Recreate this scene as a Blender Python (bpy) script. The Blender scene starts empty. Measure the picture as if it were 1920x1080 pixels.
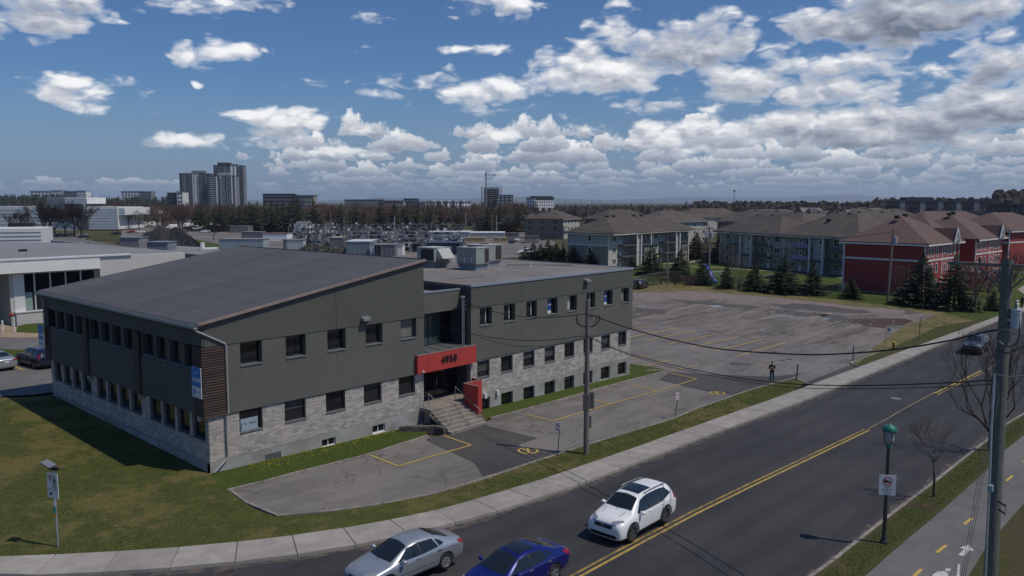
import bpy, bmesh, math, random
from math import sin, cos, pi, radians, sqrt, atan2
from mathutils import Vector, Matrix, Quaternion
from mathutils.bvhtree import BVHTree
from mathutils.geometry import delaunay_2d_cdt
random.seed(7)
S = bpy.context.scene
COL = S.collection
# ------------------------------------------------------------------ camera
FPX = 1500.0; YAW = radians(42.3); PIT = radians(6.15); CH = 15.0
fw = Vector((cos(YAW)*cos(PIT), sin(YAW)*cos(PIT), -sin(PIT)))
rt = Vector((sin(YAW), -cos(YAW), 0.0)); up = rt.cross(fw)
cd = bpy.data.cameras.new('camera'); cam = bpy.data.objects.new('camera', cd); COL.objects.link(cam)
cd.sensor_width = 36; cd.lens = 36*FPX/1920; cd.clip_start = 0.5; cd.clip_end = 40000
cam.matrix_world = Matrix(((rt.x, up.x, -fw.x, 0), (rt.y, up.y, -fw.y, 0), (rt.z, up.z, -fw.z, CH), (0, 0, 0, 1)))
S.camera = cam
# ------------------------------------------------------------------ sun, exposure
SUNV = Vector((2.0, -4.3, 7.8)).normalized()
sl = bpy.data.lights.new('sun', 'SUN'); sl.energy = 3.3; sl.angle = radians(0.53); sl.color = (1.0, 0.925, 0.80)
so = bpy.data.objects.new('sun', sl); COL.objects.link(so)
so.rotation_mode = 'QUATERNION'; so.rotation_quaternion = SUNV.to_track_quat('Z', 'Y'); so.location = (0, 0, 200)
S.view_settings.view_transform = 'Standard'; S.view_settings.look = 'None'
S.view_settings.exposure = -0.40; S.view_settings.gamma = 1.0; S.view_settings.use_curve_mapping = False
S.render.engine = 'CYCLES'
# ------------------------------------------------------------------ sky
class NT:
    def __init__(s, tree, flat=False): s.flat = flat; s.t = tree; s.n = tree.nodes; s.l = tree.links
    def node(s, ty, **k):
        n = s.n.new(ty)
        for a, b in k.items(): setattr(n, a, b)
        return n
    def put(s, sock, v):
        if v is None: return
        if isinstance(v, bpy.types.NodeSocket): s.l.new(v, sock)
        else: sock.default_value = v
    def m(s, op, a, b=None, c=None, clamp=False):
        n = s.node('ShaderNodeMath', operation=op, use_clamp=clamp)
        for i, v in enumerate((a, b, c)):
            if v is not None: s.put(n.inputs[i], v)
        return n.outputs[0]
    def mr(s, v, a, b, c=0.0, d=1.0, smooth=True):
        n = s.node('ShaderNodeMapRange', interpolation_type='SMOOTHSTEP' if smooth else 'LINEAR', clamp=True)
        for i, x in enumerate((v, a, b, c, d)): s.put(n.inputs[i], x)
        return n.outputs[0]
    def xyz(s, x=0.0, y=0.0, z=0.0):
        n = s.node('ShaderNodeCombineXYZ'); s.put(n.inputs[0], x); s.put(n.inputs[1], y); s.put(n.inputs[2], z); return n.outputs[0]
    def sep(s, v):
        n = s.node('ShaderNodeSeparateXYZ'); s.put(n.inputs[0], v); return n.outputs
    def mix(s, f, a, b, ty='MIX'):
        n = s.node('ShaderNodeMix', data_type='RGBA', blend_type=ty)
        s.put(n.inputs[0], f); s.put(n.inputs[6], a); s.put(n.inputs[7], b); return n.outputs[2]
    def noise(s, vec, scale=1.0, det=4.0, rough=0.55, w=None, dist=0.0):
        n = s.node('ShaderNodeTexNoise', noise_dimensions='2D' if s.flat else '3D'); s.put(n.inputs['Vector'], vec)
        n.inputs['Scale'].default_value = scale; n.inputs['Detail'].default_value = det; n.inputs['Roughness'].default_value = rough
        n.inputs['Distortion'].default_value = dist
        return n.outputs[0]
def rgb(r, g, b): return (r, g, b, 1.0)

W = bpy.data.worlds.new('World'); S.world = W; W.use_nodes = True
W.cycles.sampling_method = 'MANUAL'; W.cycles.sample_map_resolution = 512
w = NT(W.node_tree); w.n.clear()
sky = w.node('ShaderNodeTexSky', sky_type='NISHITA', sun_disc=False)
sky.sun_elevation = radians(58.7); sky.sun_rotation = atan2(SUNV.x, SUNV.y)
sky.altitude = 50; sky.air_density = 1.0; sky.dust_density = 0.6; sky.ozone_density = 2.2
# cumulus: azimuth, elevation, half width, rise, drop (degrees), weight, greyness (0 sunlit .. 1 shaded)
CLOUDS = [
    (69.8, 6.14, 3.63, 1.93, 1.36, 0.95, 0.00),(71.6, 6.89, 0.78, 0.92, 0.60, 0.50, 0.10),(61.3, 9.25, 4.10, 1.60, 1.04, 0.95, 0.00),
    (52.6, 12.36, 2.56, 0.84, 0.64, 0.65, 0.10),(53.2, 10.02, 1.66, 0.92, 0.80, 0.60, 0.10),(63.8, 7.51, 0.71, 0.42, 0.36, 0.50, 0.00),
    (56.4, 7.65, 4.64, 1.18, 0.80, 0.60, 0.35),(65.4, 5.49, 1.40, 0.42, 0.40, 0.25, 0.30),(72.5, 11.11, 5.78, 2.31, 1.68, 0.95, 0.40),
    (64.4, 12.52, 6.62, 1.68, 1.04, 0.80, 0.10),(43.4, 13.48, 3.86, 1.89, 1.60, 0.95, 0.15),(44.9, 10.36, 3.27, 0.67, 0.48, 0.60, 0.20),
    (50.5, 7.81, 2.22, 1.43, 1.44, 0.95, 0.10),(44.5, 7.70, 8.17, 2.02, 1.68, 0.95, 0.12),(36.0, 9.08, 6.87, 2.52, 2.21, 1.00, 0.15),
    (34.9, 11.50, 4.41, 2.31, 2.41, 0.95, 0.05),(29.9, 10.99, 7.38, 2.10, 2.81, 1.05, 0.42),(16.7, 11.17, 8.94, 2.31, 2.01, 1.15, 0.55),
    (12.2, 7.92, 3.99, 2.52, 2.41, 1.15, 0.40),(22.9, 8.29, 9.10, 2.10, 2.65, 1.10, 0.22),(16.5, 7.27, 5.67, 1.68, 1.76, 0.80, 0.30),
    (32.3, 6.52, 2.32, 0.76, 0.68, 0.85, 0.75),(58.4, 4.85, 3.13, 1.60, 1.12, 1.05, 0.00),(65.0, 4.19, 1.62, 0.84, 0.64, 0.80, 0.05),
    (62.5, 3.98, 5.83, 0.92, 0.72, 0.80, 0.15),(52.0, 4.87, 1.77, 0.92, 0.60, 0.75, 0.05),(44.2, 4.57, 3.72, 0.92, 0.80, 0.85, 0.05),
    (37.4, 5.80, 2.05, 0.63, 0.52, 0.60, 0.10),(36.7, 4.95, 2.87, 0.76, 0.64, 0.80, 0.05),(29.7, 4.25, 7.86, 1.51, 1.36, 0.95, 0.15),
    (20.8, 4.53, 7.50, 2.10, 1.60, 1.10, 0.25),(14.6, 4.57, 5.83, 2.69, 2.01, 1.10, 0.42),(10.7, 5.33, 2.99, 2.44, 2.21, 1.05, 0.40),
    (38.8, 11.05, 1.14, 0.42, 0.36, 0.40, 0.20),(42.1, 7.78, 2.47, 1.26, 1.00, 0.30, 0.00),(52.7, 3.44, 8.78, 0.67, 0.64, 0.55, 0.10),
    ]
gt = bpy.data.node_groups.new('cumulus_field', 'ShaderNodeTree')
gt.interface.new_socket('P', in_out='INPUT', socket_type='NodeSocketVector')
gt.interface.new_socket('D', in_out='OUTPUT', socket_type='NodeSocketFloat')
gt.interface.new_socket('G', in_out='OUTPUT', socket_type='NodeSocketFloat')
g = NT(gt, True); gi = g.node('NodeGroupInput'); go = g.node('NodeGroupOutput')
P = gi.outputs[0]
a_, e_, _ = g.sep(P)
# puffy detail shared by all clouds, flattened towards the horizon
q = g.xyz(g.m('MULTIPLY', a_, 0.135), g.m('MULTIPLY', e_, 0.29))
n1 = g.noise(q, 1.0, 7.0, 0.55)
vq = g.node('ShaderNodeVectorMath', operation='ADD'); g.put(vq.inputs[0], q)
wn = g.node('ShaderNodeTexNoise', noise_dimensions='2D'); g.put(wn.inputs['Vector'], q); wn.inputs['Scale'].default_value = 3.0; wn.inputs['Detail'].default_value = 2
ws = g.node('ShaderNodeVectorMath', operation='SCALE'); g.put(ws.inputs[0], wn.outputs[1]); ws.inputs[3].default_value = 0.35
g.put(vq.inputs[1], ws.outputs[0])
vo = g.node('ShaderNodeTexVoronoi', feature='F1', voronoi_dimensions='2D'); g.put(vo.inputs['Vector'], vq.outputs[0]); vo.inputs['Scale'].default_value = 2.6
vo.inputs['Detail'].default_value = 2.0; vo.inputs['Roughness'].default_value = 0.55
puff = g.m('ADD', g.m('MULTIPLY', g.m('SUBTRACT', n1, 0.5), 2.9), g.m('MULTIPLY', g.m('SUBTRACT', 0.42, vo.outputs[0]), 1.25))
best = None; grey = None
wa = g.m('ADD', a_, g.m('MULTIPLY', g.m('SUBTRACT', g.noise(q, 1.3, 2.0), 0.5), 7.0))
wv = g.xyz(wa, e_)
for (az, el, hw, hu, hd, wt, gr) in CLOUDS:
    s1 = g.node('ShaderNodeVectorMath', operation='SUBTRACT'); g.put(s1.inputs[0], wv); s1.inputs[1].default_value = (az, el+(hu-hd)/2, 0)
    s2 = g.node('ShaderNodeVectorMath', operation='MULTIPLY'); g.put(s2.inputs[0], s1.outputs[0]); s2.inputs[1].default_value = (1/hw, 2/(hu+hd), 0)
    s3 = g.node('ShaderNodeVectorMath', operation='DOT_PRODUCT'); g.put(s3.inputs[0], s2.outputs[0]); g.put(s3.inputs[1], s2.outputs[0])
    v = g.m('SUBTRACT', wt, s3.outputs['Value'])
    if gr >= 0.2:
        gv = g.m('MULTIPLY', v, gr)
        grey = g.m('MAXIMUM', grey if grey is not None else 0.0, gv)
    best = v if best is None else g.m('SMOOTH_MAX', best, v, 0.25)
best = g.m('MAXIMUM', best, -1.2)
# rows of small cumulus running to the horizon, in the plane of their bases
tot = g.m('ADD', g.m('ADD', best, 0.02), g.m('MULTIPLY', puff, 0.74))
g.put(go.inputs[0], tot); g.put(go.inputs[1], grey)
tc = w.node('ShaderNodeTexCoord')
dx_, dy_, dz_ = w.sep(tc.outputs['Generated'])
az = w.m('MULTIPLY', w.m('ARCTAN2', dy_, dx_), 180/pi)
el = w.m('MULTIPLY', w.m('ARCSINE', w.m('MINIMUM', w.m('MAXIMUM', dz_, -1.0), 1.0)), 180/pi)
def field(da, de):
    n = w.node('ShaderNodeGroup'); n.node_tree = gt
    w.put(n.inputs[0], w.xyz(w.m('ADD', az, da), w.m('ADD', el, de))); return n.outputs
F0 = field(0.0, 0.0); F1 = field(-0.30, 0.62)
d0 = F0[0]
alpha = w.mr(d0, -0.10, 0.72)
lit1 = w.m('SUBTRACT', d0, F1[0]); lit2 = w.m('SUBTRACT', 1.0, d0)
shade = w.m('ADD', w.m('MULTIPLY', lit1, 0.50), w.m('MULTIPLY', lit2, 0.10))
shade = w.m('ADD', shade, 0.66)
shade = w.m('SUBTRACT', shade, w.m('MULTIPLY', F0[1], 0.75))
shade = w.m('SUBTRACT', shade, w.m('MULTIPLY', w.m('MAXIMUM', w.m('SUBTRACT', d0, 1.0), 0.0), 0.06), clamp=True)
# rows of flat-based cumulus, each row farther and smaller than the one above it
w.flat = True
aw = w.m('ADD', az, w.m('MULTIPLY', el, 3.1))
wob = w.m('MULTIPLY', w.m('SUBTRACT', w.noise(w.xyz(w.m('MULTIPLY', az, 1.5), w.m('MULTIPLY', el, 4.0)), 1.0, 4.0, 0.65), 0.5), 1.0)
for i, eb in enumerate((0.7, 1.0, 1.4, 1.85, 2.35, 3.0, 3.8, 4.7)):
    H = 0.34*eb+0.22
    en = w.m('SUBTRACT', w.m('ADD', el, w.m('MULTIPLY', wob, eb*0.16)), eb)
    nz = w.noise(w.xyz(w.m('MULTIPLY', az, 1.35/eb+0.12), w.m('MULTIPLY', en, 0.55/eb+.05), 0.0) if False else w.xyz(w.m('ADD', w.m('MULTIPLY', az, 0.55/eb+0.16), 13.7*i), w.m('MULTIPLY', en, 1.0/eb)), 1.0, 5.0, 0.56)
    gap = w.m('MULTIPLY', w.m('SUBTRACT', w.noise(w.xyz(w.m('MULTIPLY', az, 0.22), 5.3*i), 1.0, 3.0), 0.5), 2.6); hgt = w.m('ADD', w.m('SUBTRACT', w.m('MULTIPLY', nz, 3.8), 1.38), gap)
    if i >= 2: hgt = w.m('SUBTRACT', hgt, w.m('MULTIPLY', w.mr(az, 57.0, 66.0), 0.5+0.3*i))
    if i == 7: hgt = w.m('SUBTRACT', hgt, 0.30)
    top_ = w.m('SUBTRACT', hgt, w.m('MULTIPLY', w.m('MAXIMUM', en, 0.0), 1/H)); bot_ = w.m('MULTIPLY', w.m('MINIMUM', en, 0.0), 9.0/eb)
    dd = w.m('ADD', w.m('MINIMUM', top_, 0.9), bot_)
    ai = w.mr(dd, 0.0, 0.30)
    si = w.m('ADD', w.m('MULTIPLY', w.m('DIVIDE', en, H), 0.66), w.m('ADD', 0.46, w.m('MULTIPLY', w.m('SUBTRACT', 0.55, top_), 0.22)), clamp=True)
    mixn = w.node('ShaderNodeMix', data_type='FLOAT'); w.put(mixn.inputs[0], ai)
    if i == 0: rs, ra = si, ai
    else:
        w.put(mixn.inputs[2], rs); w.put(mixn.inputs[3], si); rs = mixn.outputs[0]; ra = w.m('MAXIMUM', ra, ai)
ra = w.m('MULTIPLY', ra, w.mr(el, 0.0, 3.6, 0.45, 0.95))
mixn = w.node('ShaderNodeMix', data_type='FLOAT'); w.put(mixn.inputs[0], alpha); w.put(mixn.inputs[2], rs); w.put(mixn.inputs[3], shade); shade = mixn.outputs[0]
alpha = w.m('MAXIMUM', alpha, ra)
cr = w.node('ShaderNodeValToRGB'); w.put(cr.inputs[0], shade)
K = 16.0
els = cr.color_ramp.elements
els[0].position = 0.0; els[0].color = (0.145*K/10, 0.17*K/10, 0.23*K/10, 1)
els[1].position = 1.0; els[1].color = (0.93*K/10, 0.93*K/10, 0.93*K/10, 1)
e2 = els.new(0.40); e2.color = (0.34*K/10, 0.37*K/10, 0.44*K/10, 1)
e3 = els.new(0.72); e3.color = (0.60*K/10, 0.62*K/10, 0.67*K/10, 1)
cl = w.node('ShaderNodeVectorMath', operation='SCALE'); w.put(cl.inputs[0], cr.outputs[0]); cl.inputs[3].default_value = 10.0
# distant cloud loses contrast to the air
lowair = w.mr(el, 4.5, 0.0, 0.0, 0.55)
skyc = w.node('ShaderNodeMix', data_type='RGBA', blend_type='MULTIPLY'); skyc.inputs[0].default_value = 1.0
w.put(skyc.inputs[6], sky.outputs[0]); skyc.inputs[7].default_value = (0.54, 0.80, 1.14, 1)
air = rgb(3.1, 4.35, 6.4)
clc = w.mix(lowair, cl.outputs[0], air)
base = w.mix(w.mr(el, 9.0, 0.0, 0.0, 0.8), skyc.outputs[2], air)
al2 = w.m('MULTIPLY', alpha, w.mr(el, -0.2, 1.5, 0.0, 1.0))
al2 = w.m('MULTIPLY', al2, 0.96)
out = w.mix(al2, base, clc)
bg = w.node('ShaderNodeBackground'); w.put(bg.inputs[0], out); bg.inputs[1].default_value = 0.09
wo = w.node('ShaderNodeOutputWorld'); w.l.new(bg.outputs[0], wo.inputs[0])
# ------------------------------------------------------------------ terrain height and picture-to-ground conversion
def zg(x, y):
    b = min(max((57.67-x)*0.0254, 0.0), 2.4)
    return b*(1+0.39*min(max((y-38.56)/22.7, 0.0), 1.0))
def ray(px, py): return (px-960)/FPX*rt + (540-py)/FPX*up + fw
def G(px, py, lift=0.0):
    z = 0.5
    for i in range(12):
        d = ray(px, py); t = (z-CH)/d.z; p = d*t; z = zg(p.x, p.y)+lift
    return (p.x, p.y)
def onZ(px, py, z):
    d = ray(px, py); t = (z-CH)/d.z; return Vector((0, 0, CH))+d*t
def onX(px, py, X):
    d = ray(px, py); return Vector((0, 0, CH))+d*(X/d.x)
def onY(px, py, Y):
    d = ray(px, py); return Vector((0, 0, CH))+d*(Y/d.y)
def atD(px, py, D): return Vector((0, 0, CH))+ray(px, py)*D
# ------------------------------------------------------------------ materials
def mat(name, c1, c2=None, scale=3.0, rough=0.8, bump=0.0, bscale=None, metal=0.0, det=5.0, spec=0.5, coat=0.0,
        obj_rand=0.0, coords='Object', stretch=None, c3=None, s3=0.3, lo=0.35, hi=0.65, dirt=None, trans=0.0):
    m = bpy.data.materials.new(name); m.use_nodes = True
    t = NT(m.node_tree); b = t.n['Principled BSDF']
    tc = t.node('ShaderNodeTexCoord'); v = tc.outputs['Object']
    if coords == 'World':
        v = t.node('ShaderNodeNewGeometry').outputs['Position']
    if stretch:
        mp = t.node('ShaderNodeMapping'); t.put(mp.inputs[0], v); mp.inputs['Scale'].default_value = stretch; v = mp.outputs[0]
    col = rgb(*c1)
    if c2:
        col = t.mix(t.mr(t.noise(v, scale, det, 0.6), lo, hi), rgb(*c1), rgb(*c2))
    if c3:
        col = t.mix(t.mr(t.noise(v, s3, 4.0, 0.6), 0.45, 0.7), col, rgb(*c3))
    if obj_rand:
        oi = t.node('ShaderNodeObjectInfo')
        hv = t.node('ShaderNodeHueSaturation'); t.put(hv.inputs['Color'], col)
        t.put(hv.inputs['Value'], t.mr(oi.outputs['Random'], 0, 1, 1-obj_rand, 1+obj_rand, False)); col = hv.outputs[0]
    t.put(b.inputs['Base Color'], col)
    b.inputs['Roughness'].default_value = rough; b.inputs['Metallic'].default_value = metal
    b.inputs['Specular IOR Level'].default_value = spec; b.inputs['Coat Weight'].default_value = coat
    b.inputs['Coat Roughness'].default_value = 0.04
    if bump:
        bn = t.node('ShaderNodeBump'); bn.inputs['Strength'].default_value = min(1.0, bump); bn.inputs['Distance'].default_value = 0.02*max(1, bump)
        t.put(bn.inputs['Height'], t.noise(v, bscale or scale*4, 4.0, 0.65)); t.l.new(bn.outputs[0], b.inputs['Normal'])
    return m
# ------------------------------------------------------------------ mesh helpers
class MB:
    def __init__(s): s.v = []; s.f = []; s.mi = []; s.m = 0
    def add(s, vs, fs):
        o = len(s.v); s.v += [tuple(v) for v in vs]
        s.f += [tuple(i+o for i in f) for f in fs]; s.mi += [s.m]*len(fs); return s
    def box(s, x0, y0, z0, x1, y1, z1):
        return s.add([(x0, y0, z0), (x1, y0, z0), (x1, y1, z0), (x0, y1, z0), (x0, y0, z1), (x1, y0, z1), (x1, y1, z1), (x0, y1, z1)],
                     [(0, 3, 2, 1), (4, 5, 6, 7), (0, 1, 5, 4), (1, 2, 6, 5), (2, 3, 7, 6), (3, 0, 4, 7)])
    def obox(s, c, sz, rz=0.0, mtx=None):
        M = mtx or Matrix.Rotation(rz, 3, 'Z'); c = Vector(c); hx, hy, hz = sz[0]/2, sz[1]/2, sz[2]/2
        vs = [c+M@Vector((a*hx, b*hy, d*hz)) for d in (-1, 1) for a, b in ((-1, -1), (1, -1), (1, 1), (-1, 1))]
        return s.add(vs, [(0, 3, 2, 1), (4, 5, 6, 7), (0, 1, 5, 4), (1, 2, 6, 5), (2, 3, 7, 6), (3, 0, 4, 7)])
    def beam(s, a, b, w_, h_):
        a = Vector(a); b = Vector(b); d = (b-a); L = d.length; d.normalize()
        u = Vector((0, 0, 1)) if abs(d.z) < .95 else Vector((1, 0, 0)); r = d.cross(u).normalized(); u = r.cross(d)
        return s.obox((a+b)/2, (L, w_, h_), mtx=Matrix((d, r, u)).transposed())
    def tube(s, pts, rad, n=8, cap=True):
        pts = [Vector(p) for p in pts]; R = rad if isinstance(rad, (list, tuple)) else [rad]*len(pts)
        vs = []; prev = None
        for i, p in enumerate(pts):
            d = (pts[min(i+1, len(pts)-1)]-pts[max(i-1, 0)]).normalized()
            if prev is None:
                u = Vector((0, 0, 1)) if abs(d.z) < .9 else Vector((1, 0, 0)); a = d.cross(u).normalized()
            else:
                a = (prev-d*prev.dot(d)).normalized()
            prev = a; b = d.cross(a)
            for k in range(n):
                t = 2*pi*k/n; vs.append(p+(a*cos(t)+b*sin(t))*R[i])
        fs = []
        for i in range(len(pts)-1):
            for k in range(n):
                fs.append((i*n+k, i*n+(k+1) % n, (i+1)*n+(k+1) % n, (i+1)*n+k))
        if cap: fs += [tuple(range(n))[::-1], tuple(range((len(pts)-1)*n, len(pts)*n))]
        return s.add(vs, fs)
    def cyl(s, x, y, z0, z1, r0, r1=None, n=12):
        return s.tube([(x, y, z0), (x, y, z1)], [r0, r0 if r1 is None else r1], n)
    def lathe(s, prof, c=(0, 0, 0), n=16, axis='Z'):
        vs = []; c = Vector(c)
        for r, z in prof:
            for k in range(n):
                t = 2*pi*k/n; p = (r*cos(t), r*sin(t), z)
                if axis == 'Y': p = (p[0], p[2], p[1])
                if axis == 'X': p = (p[2], p[0], p[1])
                vs.append(c+Vector(p))
        fs = [(i*n+k, i*n+(k+1) % n, (i+1)*n+(k+1) % n, (i+1)*n+k) for i in range(len(prof)-1) for k in range(n)]
        fs += [tuple(range(n))[::-1], tuple(range((len(prof)-1)*n, len(prof)*n))]
        if axis == 'Y': fs = [f[::-1] for f in fs]
        return s.add(vs, fs)
    def prism(s, pts, z0, z1):
        n = len(pts); A = sum(pts[i][0]*pts[(i+1) % n][1]-pts[(i+1) % n][0]*pts[i][1] for i in range(n))
        if A < 0: pts = pts[::-1]
        return s.add([(p[0], p[1], z0) for p in pts]+[(p[0], p[1], z1) for p in pts],
                     [tuple(range(n))[::-1], tuple(range(n, 2*n))]+[(i, (i+1) % n, n+(i+1) % n, n+i) for i in range(n)])
    def blob(s, c, r, jit=0.0, n=8, m=5, rnd=random, sc=(1, 1, 1)):
        vs = []; c = Vector(c)
        for i in range(m+1):
            ph = pi*i/m-pi/2
            for k in range(n):
                t = 2*pi*k/n; q = r*(1+rnd.uniform(-jit, jit))
                vs.append(c+Vector((cos(ph)*cos(t)*sc[0], cos(ph)*sin(t)*sc[1], sin(ph)*sc[2]))*q)
        return s.add(vs, [(i*n+k, i*n+(k+1) % n, (i+1)*n+(k+1) % n, (i+1)*n+k) for i in range(m) for k in range(n)])
    def mesh(s, name, mats, smooth=False):
        me = bpy.data.meshes.new(name); me.from_pydata([tuple(v) for v in s.v], [], s.f)
        for m_ in (mats if isinstance(mats, (list, tuple)) else [mats]): me.materials.append(m_)
        if any(s.mi): me.polygons.foreach_set('material_index', s.mi)
        if smooth: me.polygons.foreach_set('use_smooth', [True]*len(me.polygons))
        me.update(); return me
    def build(s, name, mats, parent=None, smooth=False, world=True):
        """world=True: vertices are given in world space and become relative to the parent's location."""
        o = Vector((0, 0, 0)); p = parent
        while p is not None: o += p.location; p = p.parent
        if world and o.length > 0: s.v = [(v[0]-o.x, v[1]-o.y, v[2]-o.z) for v in s.v]
        ob = bpy.data.objects.new(name, s.mesh(name, mats, smooth)); COL.objects.link(ob)
        if parent is not None: ob.parent = parent
        return ob
def tag(o, label=None, cat=None, group=None, kind=None):
    if label: o['label'] = label
    if cat: o['category'] = cat
    if group: o['group'] = group
    if kind: o['kind'] = kind
    return o
def empty(name, loc, label=None, cat=None, group=None, rz=0.0):
    o = bpy.data.objects.new(name, None); COL.objects.link(o); o.location = loc; o.rotation_euler = (0, 0, rz)
    o.empty_display_size = .3
    return tag(o, label, cat, group)
def copy_tree(o, parent=None):
    c = o.copy(); COL.objects.link(c)
    if parent is not None: c.parent = parent
    for ch in list(o.children): copy_tree(ch, c)
    return c
def inst(name, me, parent=None, loc=(0, 0, 0), rz=0.0, sc=None):
    o = bpy.data.objects.new(name, me); COL.objects.link(o)
    if parent is not None: o.parent = parent
    o.location = loc; o.rotation_euler = (0, 0, rz)
    if sc: o.scale = sc if isinstance(sc, (tuple, list)) else (sc, sc, sc)
    return o
def struct(o): o['kind'] = 'structure'; return o
def drape_bm(pts, lift, cut=0.0, extra_x=(), extra_y=()):
    bm = bmesh.new(); vs = [bm.verts.new((p[0], p[1], 0)) for p in pts]
    cd_ = delaunay_2d_cdt([Vector((p[0], p[1])) for p in pts], [], [list(range(len(pts)))], 1, 1e-5)
    bm.clear(); vs = [bm.verts.new((p[0], p[1], 0)) for p in cd_[0]]
    for tri in cd_[2]: bm.faces.new([vs[i] for i in tri])
    xs = [p[0] for p in pts]; ys = [p[1] for p in pts]
    cx = [-36.8, 57.67]+list(extra_x); cy = [38.56, 61.26]+list(extra_y)
    if cut:
        cx += [min(xs)+cut*i for i in range(1, int((max(xs)-min(xs))/cut)+1)]; cy += [min(ys)+cut*i for i in range(1, int((max(ys)-min(ys))/cut)+1)]
    if min(xs) < 57.67 and max(ys) > 38.56 and min(ys) < 61.3:
        cx += [x for x in range(-36, 58, 3)]; cy += [38.56+2.27*i for i in range(1, 10)]
    for x in cx:
        if min(xs) < x < max(xs): bmesh.ops.bisect_plane(bm, geom=bm.verts[:]+bm.edges[:]+bm.faces[:], plane_co=(x, 0, 0), plane_no=(1, 0, 0))
    for y in cy:
        if min(ys) < y < max(ys): bmesh.ops.bisect_plane(bm, geom=bm.verts[:]+bm.edges[:]+bm.faces[:], plane_co=(0, y, 0), plane_no=(0, 1, 0))
    for v in bm.verts: v.co.z = zg(v.co.x, v.co.y)+lift
    for f in bm.faces:
        f.normal_update()
        if f.normal.z < 0: f.normal_flip()
    return bm
def sheet(name, pts, lift, m, parent=None, thick=0.0, cut=0.0, kind='structure'):
    bm = drape_bm(pts, lift, cut)
    if thick:
        top = bm.faces[:]
        r = bmesh.ops.extrude_face_region(bm, geom=top)
        nv = [e for e in r['geom'] if isinstance(e, bmesh.types.BMVert)]
        for v in nv: v.co.z += 0.0
        for v in [v for v in bm.verts if v not in set(nv)]: v.co.z -= thick
        bmesh.ops.recalc_face_normals(bm, faces=bm.faces[:])
    me = bpy.data.meshes.new(name); bm.to_mesh(me); bm.free()
    for mm in (m if isinstance(m, (list, tuple)) else [m]): me.materials.append(mm)
    o = bpy.data.objects.new(name, me); COL.objects.link(o)
    if parent is not None: o.parent = parent
    elif kind: o['kind'] = kind
    return o
def stripe_pts(a, b, w_):
    a = Vector(a[:2]); b = Vector(b[:2]); d = (b-a).normalized(); n = Vector((-d.y, d.x))*w_/2
    return [a-n, b-n, b+n, a+n]
def text_obj(txt, size, m, name, parent, loc, rot, depth=0.01, align='CENTER', bold=0.0, xs=1.0, sp=1.0):
    cu = bpy.data.curves.new(name, 'FONT'); cu.body = txt; cu.size = size; cu.extrude = depth; cu.align_x = align; cu.align_y = 'CENTER'; cu.offset = bold; cu.space_character = sp
    ob = bpy.data.objects.new('tmp', cu); COL.objects.link(ob)
    dg = bpy.context.evaluated_depsgraph_get(); me = bpy.data.meshes.new_from_object(ob.evaluated_get(dg))
    bpy.data.objects.remove(ob); me.materials.clear(); me.materials.append(m)
    o = bpy.data.objects.new(name, me); COL.objects.link(o)
    if parent is not None: o.parent = parent
    o.location = loc; o.rotation_euler = rot; o.scale = (xs, 1, 1)
    return o
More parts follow.
